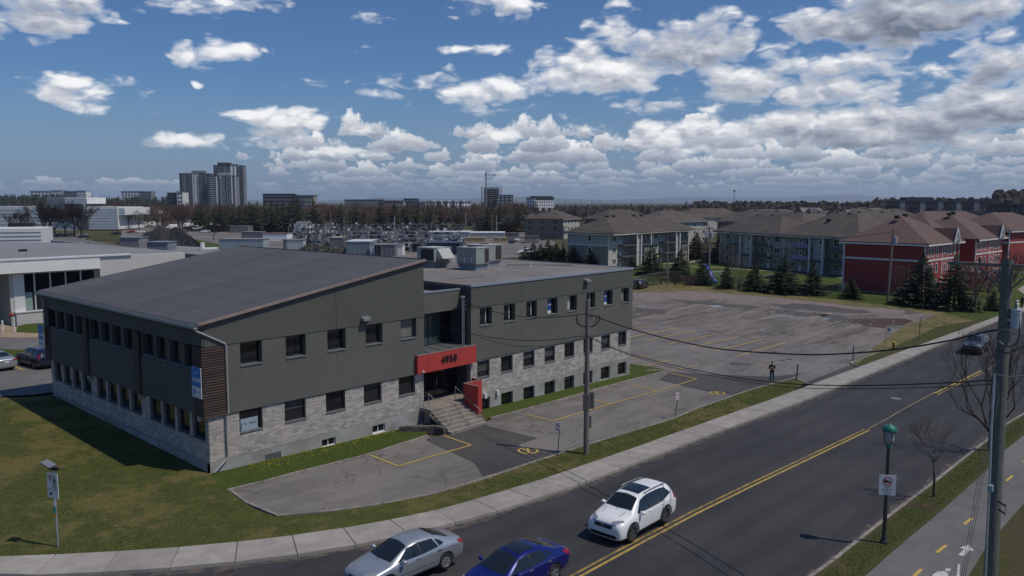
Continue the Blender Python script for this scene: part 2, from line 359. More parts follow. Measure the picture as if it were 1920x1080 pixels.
# ------------------------------------------------------------------ shared materials
def asphalt(name, c, c2, crack=0.0, patch=None, tracks=False, tint=None, streak=0.0):
    m = bpy.data.materials.new(name); m.use_nodes = True; t = NT(m.node_tree); b = t.n['Principled BSDF']
    p = t.node('ShaderNodeNewGeometry').outputs['Position']
    fine = t.noise(p, 22.0, 4, 0.75); big = t.noise(p, 0.16, 5, 0.62); mid = t.noise(p, 1.1, 5, 0.7)
    col = t.mix(t.mr(big, 0.36, 0.66), rgb(*c), rgb(*c2))
    col = t.mix(t.m('MULTIPLY', t.mr(mid, 0.42, 0.72), 0.4), col, rgb(c2[0]*1.18, c2[1]*1.16, c2[2]*1.12))
    if tint: col = t.mix(t.m('MULTIPLY', t.mr(t.noise(p, 0.3, 6, 0.7), 0.52, 0.66), 0.8), col, rgb(*tint))
    if streak:
        mp = t.node('ShaderNodeMapping'); t.put(mp.inputs[0], p); mp.inputs['Scale'].default_value = (0.10, 0.75, 1)
        col = t.mix(t.m('MULTIPLY', t.mr(t.noise(mp.outputs[0], 1.0, 7, 0.7), 0.46, 0.62), streak), col, rgb(c2[0]*1.25, c2[1]*1.26, c2[2]*1.28))
        mp2 = t.node('ShaderNodeMapping'); t.put(mp2.inputs[0], p); mp2.inputs['Scale'].default_value = (0.07, 0.35, 1); mp2.inputs['Location'].default_value = (9, 4, 0)
        col = t.mix(t.m('MULTIPLY', t.mr(t.noise(mp2.outputs[0], 1.0, 7, 0.72), 0.52, 0.66), streak), col, rgb(c[0]*.55, c[1]*.55, c[2]*.56))
    if tracks:
        y = t.sep(p)[1]; x = t.sep(p)[0]
        wv = t.m('SINE', t.m('MULTIPLY', t.m('ADD', y, t.m('MULTIPLY', t.noise(p, 0.05, 2), 1.5)), 2*pi/1.75))
        mp = t.node('ShaderNodeMapping'); t.put(mp.inputs[0], p); mp.inputs['Scale'].default_value = (0.08, 1.6, 1)
        st = t.noise(mp.outputs[0], 1.0, 5, 0.65)
        col = t.mix(t.m('MULTIPLY', t.mr(wv, -0.6, 1.0), 0.30), col, rgb(c[0]*0.6, c[1]*0.6, c[2]*0.62))
        col = t.mix(t.m('MULTIPLY', t.mr(st, 0.45, 0.75), 0.35), col, rgb(c2[0]*1.3, c2[1]*1.28, c2[2]*1.25))
    if crack:
        vn = t.node('ShaderNodeTexNoise'); t.put(vn.inputs['Vector'], p); vn.inputs['Scale'].default_value = .7; vn.inputs['Detail'].default_value = 5
        sc = t.node('ShaderNodeVectorMath', operation='SCALE'); t.put(sc.inputs[0], vn.outputs[1]); sc.inputs[3].default_value = 3.5
        ad = t.node('ShaderNodeVectorMath', operation='ADD'); t.put(ad.inputs[0], p); t.put(ad.inputs[1], sc.outputs[0])
        vo = t.node('ShaderNodeTexVoronoi', feature='DISTANCE_TO_EDGE'); t.put(vo.inputs['Vector'], ad.outputs[0]); vo.inputs['Scale'].default_value = 0.17
        k = t.m('MULTIPLY', t.mr(vo.outputs[0], 0.0, 0.012, 1.0, 0.0), t.mr(t.noise(p, .2, 2), 0.42, 0.55))
        col = t.mix(t.m('MULTIPLY', k, crack), col, rgb(c[0]*.35, c[1]*.35, c[2]*.35))
    col = t.mix(t.m('MULTIPLY', t.m('SUBTRACT', fine, 0.5), 0.9, clamp=True), col, rgb(c2[0]*2.2, c2[1]*2.2, c2[2]*2.2))
    t.put(b.inputs['Base Color'], col); b.inputs['Roughness'].default_value = 0.9; b.inputs['Specular IOR Level'].default_value = 0.3
    bn = t.node('ShaderNodeBump'); bn.inputs['Strength'].default_value = 0.5; bn.inputs['Distance'].default_value = 0.01
    t.put(bn.inputs['Height'], fine); t.l.new(bn.outputs[0], b.inputs['Normal'])
    return m
def grass_mat(name, g1, g2, dry, soil, dryness=0.5, soilness=0.3):
    m = bpy.data.materials.new(name); m.use_nodes = True; t = NT(m.node_tree); b = t.n['Principled BSDF']
    p = t.node('ShaderNodeNewGeometry').outputs['Position']
    a = t.noise(p, 0.28, 5, 0.65); c = t.noise(p, 1.5, 5, 0.7); f = t.noise(p, 14.0, 4, 0.8)
    off = t.node('ShaderNodeVectorMath', operation='ADD'); t.put(off.inputs[0], p); off.inputs[1].default_value = (31, 17, 0)
    d = t.noise(off.outputs[0], 0.2, 6, 0.68); e = t.noise(off.outputs[0], 0.55, 5, 0.7)
    col = t.mix(t.mr(c, 0.35, 0.65), rgb(*g1), rgb(*g2))
    col = t.mix(t.mr(t.m('ADD', a, t.m('MULTIPLY', c, 0.45)), 0.95-dryness*0.5, 1.12-dryness*0.5), col, rgb(*dry))
    col = t.mix(t.m('MULTIPLY', t.mr(t.m('ADD', d, t.m('MULTIPLY', e, 0.35)), 0.93-soilness*0.4, 1.02-soilness*0.4), 0.85), col, rgb(*soil))
    col = t.mix(t.mr(f, 0.35, 0.68, 0.0, 0.85), col, t.mix(0.5, col, rgb(dry[0]*1.5, dry[1]*1.5, dry[2]*1.3)))
    col = t.mix(t.mr(f, 0.52, 0.30, 0.0, 0.8), col, rgb(g1[0]*.4, g1[1]*.45, g1[2]*.4))
    t.put(b.inputs['Base Color'], col); b.inputs['Roughness'].default_value = 0.95; b.inputs['Specular IOR Level'].default_value = 0.15
    bn = t.node('ShaderNodeBump'); bn.inputs['Strength'].default_value = 0.9; bn.inputs['Distance'].default_value = 0.05
    t.put(bn.inputs['Height'], f); t.l.new(bn.outputs[0], b.inputs['Normal'])
    return m
M = {}
M['road'] = asphalt('road_asphalt', (.040, .040, .044), (.056, .055, .058), 0.0, tracks=True)
M['lot'] = asphalt('worn_lot_asphalt', (.132, .123, .114), (.185, .171, .158), 0.85, tint=(.22, .18, .16), streak=.5)
M['newpatch'] = asphalt('darker_asphalt', (.055, .053, .054), (.08, .076, .075), 0.3)
M['path'] = asphalt('path_asphalt', (.125, .121, .117), (.165, .16, .154), 0.25)
M['gravel'] = asphalt('gravel_ground', (.115, .104, .094), (.195, .165, .145), 0.0, tint=(.06, .054, .05), streak=.8)
M['grass'] = grass_mat('lawn_grass', (.040, .064, .014), (.062, .086, .020), (.145, .122, .048), (.075, .058, .033), 0.52, 0.32)
M['grass2'] = grass_mat('fresh_grass', (.040, .075, .014), (.055, .092, .018), (.11, .105, .032), (.07, .06, .03), 0.1, 0.0)
M['dry'] = grass_mat('dry_grass', (.075, .088, .028), (.13, .125, .05), (.22, .175, .09), (.14, .10, .065), 0.62, 0.38)
M['verge'] = grass_mat('verge_grass', (.042, .062, .016), (.058, .075, .022), (.10, .082, .04), (.082, .060, .040), 0.35, 0.62)
M['land'] = grass_mat('far_land', (.05, .06, .025), (.07, .07, .03), (.11, .09, .05), (.09, .075, .055), 0.5, 0.6)
M['conc'] = mat('concrete', (.37, .338, .305), (.29, .265, .24), 1.3, 0.9, 0.4, 30, obj_rand=0.10, coords='World', c3=(.31, .275, .25), s3=0.6)
M['conc2'] = mat('foundation_concrete', (.33, .32, .295), (.24, .23, .21), 0.9, 0.9, 0.3, 25, coords='World', c3=(.40, .40, .385), s3=0.35)
M['kerb'] = mat('kerb_concrete', (.30, .26, .23), (.20, .175, .155), 2.5, 0.92, 0.5, 25, obj_rand=0.15, coords='World')
M['yellow'] = mat('yellow_paint', (.55, .38, .085), (.34, .26, .11), 3.0, 0.8, lo=.5, hi=.8, coords='World', det=9)
M['yellowroad'] = mat('yellow_road_paint', (.38, .25, .055), (.12, .10, .065), 2.2, 0.8, lo=.40, hi=.66, coords='World', det=10)
M['wpaint'] = mat('white_paint', (.62, .61, .58), (.40, .39, .37), 3.0, 0.8, coords='World')
M['brown_water'] = mat('muddy_water', (.13, .08, .05), (.11, .07, .045), 0.4, 0.25, coords='World')
M['white'] = mat('white_trim', (.72, .72, .70), (.64, .64, .62), 1.0, 0.5)
M['black'] = mat('black_plastic', (.012, .012, .013), rough=0.5)
M['rubber'] = mat('tyre_rubber', (.018, .018, .019), (.028, .027, .026), 8, 0.85)
M['steel'] = mat('galvanised_steel', (.42, .43, .44), (.32, .33, .34), 6, 0.45, metal=0.6)
M['darkmetal'] = mat('dark_metal', (.05, .052, .055), (.07, .07, .072), 5, 0.5, metal=0.3)
M['wood'] = mat('weathered_pole_wood', (.23, .20, .17), (.12, .105, .09), 6, 0.9, 0.5, 30, stretch=(6, 6, .35))
M['glass'] = bpy.data.materials.new('window_glass'); M['glass'].use_nodes = True
def glassy(m, c, r=0.03, spec=0.8):
    b = m.node_tree.nodes['Principled BSDF']; b.inputs['Base Color'].default_value = rgb(*c); b.inputs['Roughness'].default_value = r
    b.inputs['Specular IOR Level'].default_value = spec
glassy(M['glass'], (.010, .012, .015))
# ------------------------------------------------------------------ setting: terrain
def P(*l): return [G(x, y) for x, y in l]
ground = sheet('ground', [(-300, -300), (9000, -300), (9000, 9000), (-300, 9000)], -0.16, M['land'])
kerb_l = [(47, 1080), (179, 1078), (347, 1068), (420, 1059), (600, 1037), (665, 1026.7), (712, 1016), (826.6, 990), (919, 966.8), (1027, 933), (1100, 904), (1162, 880),
          (1230, 853), (1286, 831), (1381, 796.7), (1477, 759), (1557, 732), (1598, 714), (1657.5, 690), (1760, 650.6), (1826.7, 615.6), (1871, 599), (1920, 583)]
walk_l = [(0, 1046), (114, 1042), (205, 1037), (363, 1028), (420, 1024), (600, 1002.7), (725, 985), (829, 957.7), (884, 942), (985, 912), (1100, 874), (1192, 839), (1248.7, 818.7),
          (1346, 785.6), (1437.5, 751), (1490, 732.5), (1535, 717.5), (1580, 701), (1613.8, 686.7), (1707.8, 652.8), (1784, 626.6), (1872, 593.8), (1920, 574)]
def smooth(l, n=3):
    for _ in range(n):
        l = [l[0]]+[((a[0]+2*b[0]+c[0])/4, (a[1]+2*b[1]+c[1])/4) for a, b, c in zip(l, l[1:], l[2:])]+[l[-1]]
    return l
KL = smooth(P(*kerb_l), 3); WL = smooth(P(*walk_l), 3)
KL = [(KL[0][0]-12, KL[0][1]+14)]+KL+[(190, 19.2), (330, 16)]
WL = [(WL[0][0]-12, WL[0][1]+12)]+WL+[(190, 21.3), (330, 18)]
KR = P((1521, 1080), (1654.8, 974.4), (1753, 900.5), (1830.6, 839), (1883, 796.7), (1920, 774))
KR = [(-5, 20.2), (5, 15.5), (17, 12.4)]+KR+[(100, 5.5), (330, 0)]
VR = [(-5, 17.6), (5, 13.2), (17, 10.1)]+P((1623, 1080), (1683, 1027), (1767, 956.8), (1851.7, 881), (1876, 851), (1920, 816))+[(100, 3.2), (330, -2.4)]
PR = [(-5, 14), (5, 9.6), (17, 6.9)]+P((1818, 1080), (1851.7, 1023.6), (1920, 946))+[(100, 0), (330, -5.6)]
sheet('road', KL+[(q[0], q[1]) for q in KR[::-1]], -0.10, M['road'], cut=12)
sheet('cycle_path', VR+PR[::-1], 0.03, M['path'])
sheet('ground', [(-5, 6), (5, 4), (17, 4)]+[(330, -8), (330, -80), (-5, -80)], 0.04, M['path'])
sheet('lawn', PR+[(330, -7), (60, 1.5), (35, 3.5), (17, 4.5), (5, 6), (-5, 9)], 0.06, M['verge'])
sheet('verge', KR+VR[::-1], 0.045, M['verge'])
# polylines by arc length
def along(pl, s0):
    for a, b in zip(pl, pl[1:]):
        L = math.dist(a, b)
        if s0 <= L: return (a[0]+(b[0]-a[0])*s0/L, a[1]+(b[1]-a[1])*s0/L)
        s0 -= L
    return pl[-1]
def plen(pl): return sum(math.dist(a, b) for a, b in zip(pl, pl[1:]))
def nearest_on(pl, p):
    best = None
    for a, b in zip(pl, pl[1:]):
        ax, ay = a; dx, dy = b[0]-ax, b[1]-ay; t = max(0, min(1, ((p[0]-ax)*dx+(p[1]-ay)*dy)/(dx*dx+dy*dy)))
        q = (ax+dx*t, ay+dy*t); d = math.dist(q, p)
        if best is None or d < best[0]: best = (d, q)
    return best[1]
walk = struct(empty('sidewalk', (KL[0][0], KL[0][1], 0)))
def slab(parent, quad, z0, z1, m, name, bev=0.02):
    mb = MB(); n = len(quad)
    cx = sum(q[0] for q in quad)/n; cy = sum(q[1] for q in quad)/n
    ins = [(q[0]+(cx-q[0])*bev/max(.01, math.dist(q, (cx, cy))), q[1]+(cy-q[1])*bev/max(.01, math.dist(q, (cx, cy)))) for q in quad]
    A = sum(quad[i][0]*quad[(i+1) % n][1]-quad[(i+1) % n][0]*quad[i][1] for i in range(n))
    if A < 0: quad = quad[::-1]; ins = ins[::-1]
    v = [(q[0], q[1], zg(*q)+z0) for q in quad]+[(q[0], q[1], zg(*q)+z1-bev) for q in quad]+[(q[0], q[1], zg(*q)+z1) for q in ins]
    f = [tuple(range(2*n, 3*n))]
    for i in range(n):
        j = (i+1) % n; f += [(i, j, n+j, n+i), (n+i, n+j, 2*n+j, 2*n+i)]
    mb.add(v, f); return mb.build(name, m, parent)
L = plen(KL); s_ = 0.0; prevq = nearest_on(WL, along(KL, 0)); rr = random.Random(3)
while s_ < min(L, 190):
    st = 2.35 if s_ < 45 else 3.0
    a = along(KL, s_+.012); b = along(KL, s_+st-.012); c = nearest_on(WL, along(KL, s_+st-.012)); d = nearest_on(WL, along(KL, s_+.012))
    zt = 0.055+rr.uniform(-.006, .006)
    slab(walk, [a, b, c, d], -0.15, zt, M['conc'], 'paving_slab'); s_ += st
s9 = [q for q in KL if q[0] > along(KL, s_)[0]]; w9 = [q for q in WL if q[0] > along(KL, s_)[0]]
sheet('sidewalk', [along(KL, s_)]+s9+w9[::-1]+[nearest_on(WL, along(KL, s_))], 0.05, M['conc'], thick=.2)
def kerb(pl, wd, h0, h1, name='kerb', L0=0.0, L1=None, step=3.0, m=None):
    k = struct(empty(name, (pl[0][0], pl[0][1], 0))); Lk = min(plen(pl), L1 or 1e9); s0 = L0; rk = random.Random(len(pl))
    while s0 < Lk-0.2:
        s1 = min(s0+step, Lk); a = Vector(along(pl, s0+.01)); b = Vector(along(pl, s1-.012)); d = (b-a).normalized(); n = Vector((-d.y, d.x))*wd
        j = rk.uniform(-.012, .012)
        slab(k, [tuple(a), tuple(b), tuple(b+n), tuple(a+n)], h0, h1+j, m or M['kerb'], 'kerb_stone', 0.03); s0 = s1
    return k
kerb([(q[0], q[1]) for q in KR], -0.16, -0.15, 0.06, 'kerb', 5, 150)
# front lot beside the office
lot_low = P((427, 920), (452, 940), (480, 957), (515, 970), (560, 968), (600, 964), (704, 950), (821, 927.7), (933, 892.5), (1000, 869), (1044, 855), (1107, 834), (1192, 809), (1264, 787), (1310, 767), (1400, 735), (1460, 717.5), (1490, 711))
lot_up = P((423, 921), (471, 911.5), (515.6, 897), (597, 877), (698, 851), (800, 817.7), (842, 824), (905, 800), (917.5, 786), (990, 767.5), (1095, 737.5), (1185, 712.5), (1232.5, 701), (1255, 695))
ent = P((1512, 720), (1535, 717), (1580, 700.5), (1590, 683))   # vehicle entrance at the sidewalk
far_edge = P((1600, 683), (1628, 664), (1640, 650), (1665, 632), (1700, 610), (1757, 592), (1700, 581), (1600, 573), (1450, 557), (1300, 545), (1187, 548))
back = [(61, 70), (59.5, 62), (59.3, 38.9)]
LOT = lot_low+[ent[0]]+[ent[1], ent[2]]+far_edge[0:]+[(125, 92), (60, 92)]+[(60, 40)]+[G(1182.5, 683)]+[G(1255, 695)]+lot_up[::-1][1:-1]
sheet('parking_lot', LOT, -0.02, M['lot'], cut=9)
def ragged(pts, step=.9, amp=.35, seed=1):
    rr = random.Random(seed+len(pts)); out = []; n = len(pts)
    for i in range(n):
        a, b = pts[i], pts[(i+1) % n]; c = max(1, int(math.dist(a, b)/step)); q = 0
        for k in range(c): t = k/c; q = q*.5+rr.uniform(-amp, amp); out.append((a[0]+(b[0]-a[0])*t+q*.8, a[1]+(b[1]-a[1])*t+q))
    return out
def shp(name, pts, lift, m, **k):
    q = P(*pts)
    if name in ('puddle', 'mud_patch', 'dirt_patch'): q = ragged(q, 1.1, .75 if name != 'puddle' else .3)
    return sheet(name, q, lift, m, **k)
# gravel end of the lot with a ragged border
gr = P((1187, 600), (1230, 606), (1290, 613), (1360, 627), (1440, 640), (1520, 645), (1590, 652), (1640, 650), (1665, 632), (1700, 610), (1757, 592), (1700, 581), (1600, 573), (1450, 557), (1300, 545), (1187, 548))
rg = []
rr = random.Random(9)
for a, b in zip(gr, gr[1:]):
    n = max(1, int(math.dist(a, b)/1.2))
    for i in range(n):
        t = i/n; rg.append((a[0]+(b[0]-a[0])*t+rr.uniform(-.5, .5), a[1]+(b[1]-a[1])*t+rr.uniform(-.5, .5)))
sheet('gravel', rg+[(125, 92), (62, 92), (62, 60)], -0.012, M['gravel'])
# darker re-laid asphalt
shp('asphalt_patch', [(1300, 700), (1258, 697), (1234, 712), (1340, 737), (1388, 741), (1420, 730), (1505, 700), (1440, 706)], -0.012, M['newpatch'])
shp('asphalt_patch', [(1502, 722), (1512, 716), (1590, 686), (1617, 686), (1580, 703), (1535, 718)], -0.008, M['newpatch'])
shp('asphalt_patch', [(800, 822), (905, 796), (1008, 821), (960, 838), (1062, 850), (1047, 853), (905, 893), (890, 868), (800, 826)], -0.012, M['newpatch'])
shp('dirt_patch', [(1187, 549), (1300, 546), (1450, 558), (1600, 574), (1700, 583), (1690, 590), (1560, 580), (1420, 566), (1340, 561), (1260, 560), (1187, 562)], -.002, mat('pink_gravel', (.235, .18, .16), (.19, .155, .135), .5, .95, coords='World'))
mud = mat('dark_mud', (.105, .092, .084), (.07, .062, .057), .6, .8, coords='World'); glint_m = mat('painted_wet_glint', (.32, .32, .33), (.2, .2, .2), 2, .3, coords='World')
for l_ in ([(1262, 563), (1330, 564), (1352, 569), (1420, 574), (1400, 577), (1330, 571), (1290, 570)], [(1445, 571), (1500, 568), (1560, 575), (1620, 581), (1640, 586), (1580, 586), (1530, 582), (1470, 578)], [(1440, 580), (1530, 586), (1560, 592), (1500, 594), (1470, 588)], [(1540, 590), (1582, 592), (1590, 600), (1560, 605), (1545, 598)], [(1190, 578), (1260, 583), (1240, 590), (1188, 588)]): shp('mud_patch', l_, .001, mud)
for l_ in ([(1326, 572), (1350, 573), (1362, 577), (1340, 577)], [(1450, 591), (1490, 593), (1488, 596), (1455, 594)], [(1420, 619), (1434, 618), (1430, 621)], [(1540, 594), (1556, 597), (1548, 600)]): shp('puddle', l_, .005, glint_m)  # small puddles, their pale grey paints the glint of the water
shp('puddle', [(1590, 598), (1640, 597), (1700, 598), (1712, 602), (1690, 609), (1655, 615), (1628, 612), (1612, 607), (1592, 605)], -0.004, M['brown_water'])
# lawns
LAWN = [(-60, 62), (-60, 45)]+[(q[0]+.0, q[1]+.0) for q in WL if q[0] < 18.9]+[q for q in WL if 18.9 <= q[0] < 64.8]
LAWN = LAWN+[G(1512, 719)]+lot_low[::-1]+[lot_up[0], (19.4, 38.5), (19.3, 61.0), (18.4, 61.3), (14, 64.5)]
sheet('lawn', LAWN, 0.045, M['grass'])
sheet('grass_strip', [(19.2, 38.5), (18.95, 38.2)]+lot_up[0:6]+P((800, 806), (757, 803))+[(33.0, 38.5)], 0.05, M['grass2'])
sheet('grass_strip', P((903, 799), (917, 785))+lot_up[9:]+P((1255, 694), (1183, 683))+[(57.3, 41.2), (57.3, 38.6), (37.2, 38.5)], 0.05, M['grass2'])
vg = smooth(P((985, 912), (1100, 874), (1192, 839), (1248.7, 818.7), (1346, 785.6), (1437.5, 751), (1500, 729)), 1)
kerb(lot_low, 0.15, -0.1, 0.09, 'kerb', 0, None, 2.4)
kerb(lot_up[:6], -0.15, -0.1, 0.10, 'kerb', 0, None, 1.9)
kerb(lot_up[8:], -0.17, -0.1, 0.12, 'kerb', 0, None, 2.4)
kerb([G(1255, 695), (59.6, 38.2)], -0.15, -0.1, 0.12, 'kerb')
kerb([G(1490, 711), G(1500, 715), G(1514, 721)], 0.15, -0.1, 0.09, 'kerb', 0, None, 1.2)
kerb([G(1601, 679), G(1596, 683), G(1614, 689)], -0.2, -0.1, 0.11, 'kerb', 0, None, .8)
kerb([G(1601, 679), G(1622, 671), G(1655, 658)], 0.15, -0.1, 0.05, 'kerb', 0, None, 2)
# right hand field beside the road, up to the apartments
field = P((1601, 680), (1628, 664), (1640, 650), (1665, 632), (1700, 610), (1757, 592), (1700, 581), (1600, 573), (1450, 557), (1300, 545), (1187, 548))+[(128, 92), (134, 92)]
field += P((1240, 527), (1350, 533), (1500, 548), (1600, 562), (1680, 562), (1760, 566), (1830, 572), (1890, 574), (1872, 594), (1784, 627), (1708, 653), (1613, 687))
sheet('field', field, -0.004, M['dry'])
shp('grass_strip', [(1606, 684), (1622, 672), (1655, 659), (1700, 640), (1760, 612), (1800, 606), (1872, 592), (1784, 625), (1708, 651.5), (1613, 686)], 0.03, M['verge'])
sheet('garden_lawn', [(131, 93), (128, 70), (124, 45), (120, 30), (112, 22.6), (190, 20), (260, 18), (260, 60), (215, 110), (150, 125), (133, 110)], 0.0, M['grass2'])
kk = [(143, 104), (158, 100), (167, 91), (166, 72), (159, 54)]
def strip(name, pl, wd, lift, m):
    a = []; b = []
    for i, p in enumerate(pl):
        d = Vector(pl[min(i+1, len(pl)-1)])-Vector(pl[max(i-1, 0)]); d.normalize(); n = Vector((-d.y, d.x))*wd/2
        a.append((p[0]+n.x, p[1]+n.y)); b.append((p[0]-n.x, p[1]-n.y))
    return sheet(name, a+b[::-1], lift, m)
strip('footpath', kk, 1.3, 0.03, M['conc'])
strip('footpath', [(150, 24), (160, 27), (178, 28), (196, 28)], 1.6, 0.03, M['conc'])
strip('driveway', [(196, 34), (200, 28), (205, 21)], 5, 0.02, M['path'])
strip('footpath', [(168, 103), (178, 101), (190, 104)], 2.0, 0.03, M['conc'])
# left yard of the neighbouring shop
shopyard = [(-60, 62.3), (13.6, 64.9), (18.2, 62.6), (40, 62.6), (60, 62.6), (60, 101), (30, 101), (-60, 101)]
sheet('parking_lot', shopyard, 0.0, M['path'])
sheet('grass_strip', P((0, 655), (34, 657), (90, 650), (90, 672), (40, 676), (0, 672)), 0.05, M['grass2'])
sheet('grass_strip', P((34, 612), (78, 600), (130, 598), (130, 622), (62, 625), (30, 622)), 0.05, M['grass2'])
sheet('footpath', P((0, 608), (32, 614), (30, 623), (62, 625), (130, 624), (130, 632), (40, 634), (0, 633)), 0.03, mat('tan_paving', (.36, .27, .19), (.31, .235, .165), 2, .9))
yl = struct(empty('white_line_marking', (17, 64, 1.3)))
for a, b in (((0, 736), (30, 729)), ((30, 729), (46, 740))): sheet('line', stripe_pts(G(*a), G(*b), .12), .02, M['wpaint'], yl)
sheet('yellow_line_marking', stripe_pts(G(24, 686), G(46, 695), .14), .02, M['yellow'])
# painted lines of the lot
mk = [((695, 853.7), (747, 874)), ((747, 874), (883, 834.5)), ((883, 834.5), (832, 817)), ((987.5, 777), (1037.5, 789.2)), ((1037.5, 789.2), (1110, 767.5)), ((1110, 767.5), (1230, 733)), ((1230, 733), (1306, 710)),
      ((1306, 710), (1255, 699)), ((1102.5, 747.5), (1142.5, 757.5)), ((1183.7, 720), (1230, 732.5)), ((1255, 696), (1310, 684)), ((1207, 686), (1256, 675)), ((1182, 672), (1210, 667)),
      ((1187, 608), (1200, 605.5)), ((1187, 616), (1231, 610)), ((1182, 632), (1270, 614.5)), ((1211, 638.7), (1304, 620)), ((1252, 645.5), (1346, 625.5)), ((1294, 651.7), (1384, 631)), ((1339, 658.7), (1430, 636.2)), ((1382.5, 667), (1475, 642))]
for i, (a, b) in enumerate(mk):
    sheet('yellow_line_marking', stripe_pts(G(*a), G(*b), .12 if i < 11 else .16), .004+.004*(i % 3), M['yellow'])
fade = mat('faded_yellow_paint', (.30, .235, .12), (.14, .12, .10), 3, .85, coords='World')
sheet('yellow_line_marking', stripe_pts(G(1235, 625), G(1427, 653), .09), -.004, fade)
# circle emblem markings: ring, arrow-like P and a bar
def emblem(px, py, rx):
    c = Vector(G(px, py)); e = struct(empty('no_parking_marking', (c.x, c.y, 0)))
    mb = MB()
    for k in range(28):
        if k in (3, 4, 17): continue
        a0 = 2*pi*k/28; a1 = 2*pi*(k+1)/28
        q = [(c.x+cos(t)*r, c.y+sin(t)*r) for t, r in ((a0, rx), (a1, rx), (a1, rx*.8), (a0, rx*.8))]
        mb.add([(x, y, zg(x, y)+.008) for x, y in q], [(3, 2, 1, 0)])
    mb.build('ring', M['yellow'], e)
    for a, b, wd in (((-.6, -.6), (.6, .6), .16), ((-.15, .55), (-.15, -.5), .15), ((-.1, .5), (.35, .4), .14), ((.35, .42), (.35, .05), .14), ((.35, .08), (-.1, 0), .14)):
        A = (c.x+a[0]*rx, c.y+a[1]*rx); B = (c.x+b[0]*rx, c.y+b[1]*rx)
        sheet('stroke', stripe_pts(A, B, wd*rx), .012+.002*a[0], M['yellow'], e)
        for ch in e.children:
            pass
    for ch in e.children:
        if ch.name.startswith('stroke'): ch.location = (-c.x, -c.y, 0)
emblem(990, 845, .62); emblem(1345, 737, .62)
# grit washed against the kerbs
grit = mat('gutter_grit', (.115, .095, .08), (.05, .048, .048), 2.2, .95, lo=.42, hi=.6, coords='World', det=8)
def hem(pl, o0, o1, lift, x0, x1):
    q = [p for p in pl if x0 < p[0] < x1]; q = [along(q, s) for s in [i*.8 for i in range(int(plen(q)/.8))]]; rg_ = random.Random(len(q)); a = []; b = []
    for i, p in enumerate(q):
        d = Vector(q[min(i+1, len(q)-1)])-Vector(q[max(i-1, 0)]); d.normalize(); n = Vector((d.y, -d.x)); e = o1*(1+rg_.uniform(-.5, .6)); a.append((p[0]+n.x*o0, p[1]+n.y*o0)); b.append((p[0]+n.x*e, p[1]+n.y*e))
    sheet('gutter_grit', a+b[::-1], lift, grit)
hem(KL, .01, .32, -.094, 5, 120); hem(KR, -.01, -.30, -.094, 18, 90)
# centre line of the road
cl_px = [(1072, 1080), (1190, 1016), (1300, 957), (1400, 909), (1500, 863), (1626, 803)]
CLN = smooth(P(*cl_px), 1)
def offs(pl, o):
    r = []
    for i, p in enumerate(pl):
        d = Vector(pl[min(i+1, len(pl)-1)])-Vector(pl[max(i-1, 0)]); d.normalize(); r.append((p[0]-d.y*o, p[1]+d.x*o))
    return r
CLN = [(8, 21.5), (16, 19.2)]+CLN
strip('centre_line', offs(CLN, .14), .13, -.088, M['yellowroad']); strip('centre_line', offs(CLN, -.14), .13, -.088, mat('yellow_line_paint', (.46, .31, .07), (.20, .155, .08), 2.6, .8, lo=.46, hi=.70, coords='World', det=10))
strip('centre_line', P((1627, 802), (1690, 767), (1753, 733)), .10, -.09, fade)
strip('centre_line', P((1753, 735), (1800, 712.5), (1840, 693)), .12, -.088, M['yellow']); strip('centre_line', P((1758, 738), (1803, 715.5), (1843, 697)), .12, -.088, M['yellowroad'])
strip('centre_line', P((1853, 690), (1880, 675), (1910, 658)), .10, -.088, fade)
# path markings: dashes, arrow, cyclist emblem
for a, b in (((1713, 1083), (1728, 1069)), ((1756, 1038), (1774, 1024)), ((1807, 985), (1823, 973)), ((1887, 903), (1899, 893)), ((1918, 868), (1930, 860))):
    sheet('yellow_dash_marking', stripe_pts(G(*a), G(*b), .13), .045, M['yellow'])
ar = struct(empty('arrow_marking', (G(1810, 1030)[0], G(1810, 1030)[1], 0)))
c = ar.location
for pts in ([(1796, 1043), (1808, 1045), (1817, 1035), (1826, 1034), (1816, 1023), (1799, 1029), (1808, 1031)],): sheet('arrow', P(*pts), .046, M['wpaint'], ar).location = (-c.x, -c.y, 0)
cy = struct(empty('cyclist_marking', (G(1780, 1076)[0], G(1780, 1076)[1], 0))); c = cy.location
for pts in ([(1793, 1085), (1796, 1058), (1800, 1060), (1799, 1085)], [(1771, 1069), (1778, 1067), (1783, 1069), (1782, 1073), (1774, 1074)], [(1748, 1080), (1758, 1073), (1770, 1073), (1778, 1078), (1776, 1086), (1748, 1086)]):
    sheet('emblem_stroke', P(*pts), .046, M['wpaint'], cy).location = (-c.x, -c.y, 0)
# manhole and drain covers
def disc(name, px, py, r, lift, m, lab, cat):
    x, y = G(px, py); mb = MB(); mb.lathe([(r, -.02), (r, .0), (r*.9, .0), (r*.88, -.006), (0.02, -.006)], (x, y, zg(x, y)+lift), 20)
    tag(mb.build(name, m), lab, cat)
iron = mat('cast_iron', (.06, .058, .056), (.10, .09, .085), 9, .7, .5, 40)
disc('manhole_cover', 1680, 745, .38, -.08, mat('worn_steel_lid', (.2, .19, .18), rough=.6), 'pale round manhole cover in the far half of the road', 'manhole cover')
for i, (px, py) in enumerate(((1381, 682), (1400, 682.5), (1452, 660), (1480, 673.5), (1468, 676))):
    disc('manhole_cover', px, py, (.62, .4, .3, .35, .3)[i], 0, iron, ['largest dark round cover in the lot left of the standing person', 'small dark round cover right beside the largest cover in the lot', 'dark cover farthest back in the lot above the standing person', 'dark round cover in the lot just right above the standing person', 'thin dark cover nearest above the standing person in the lot'][i], 'manhole cover')
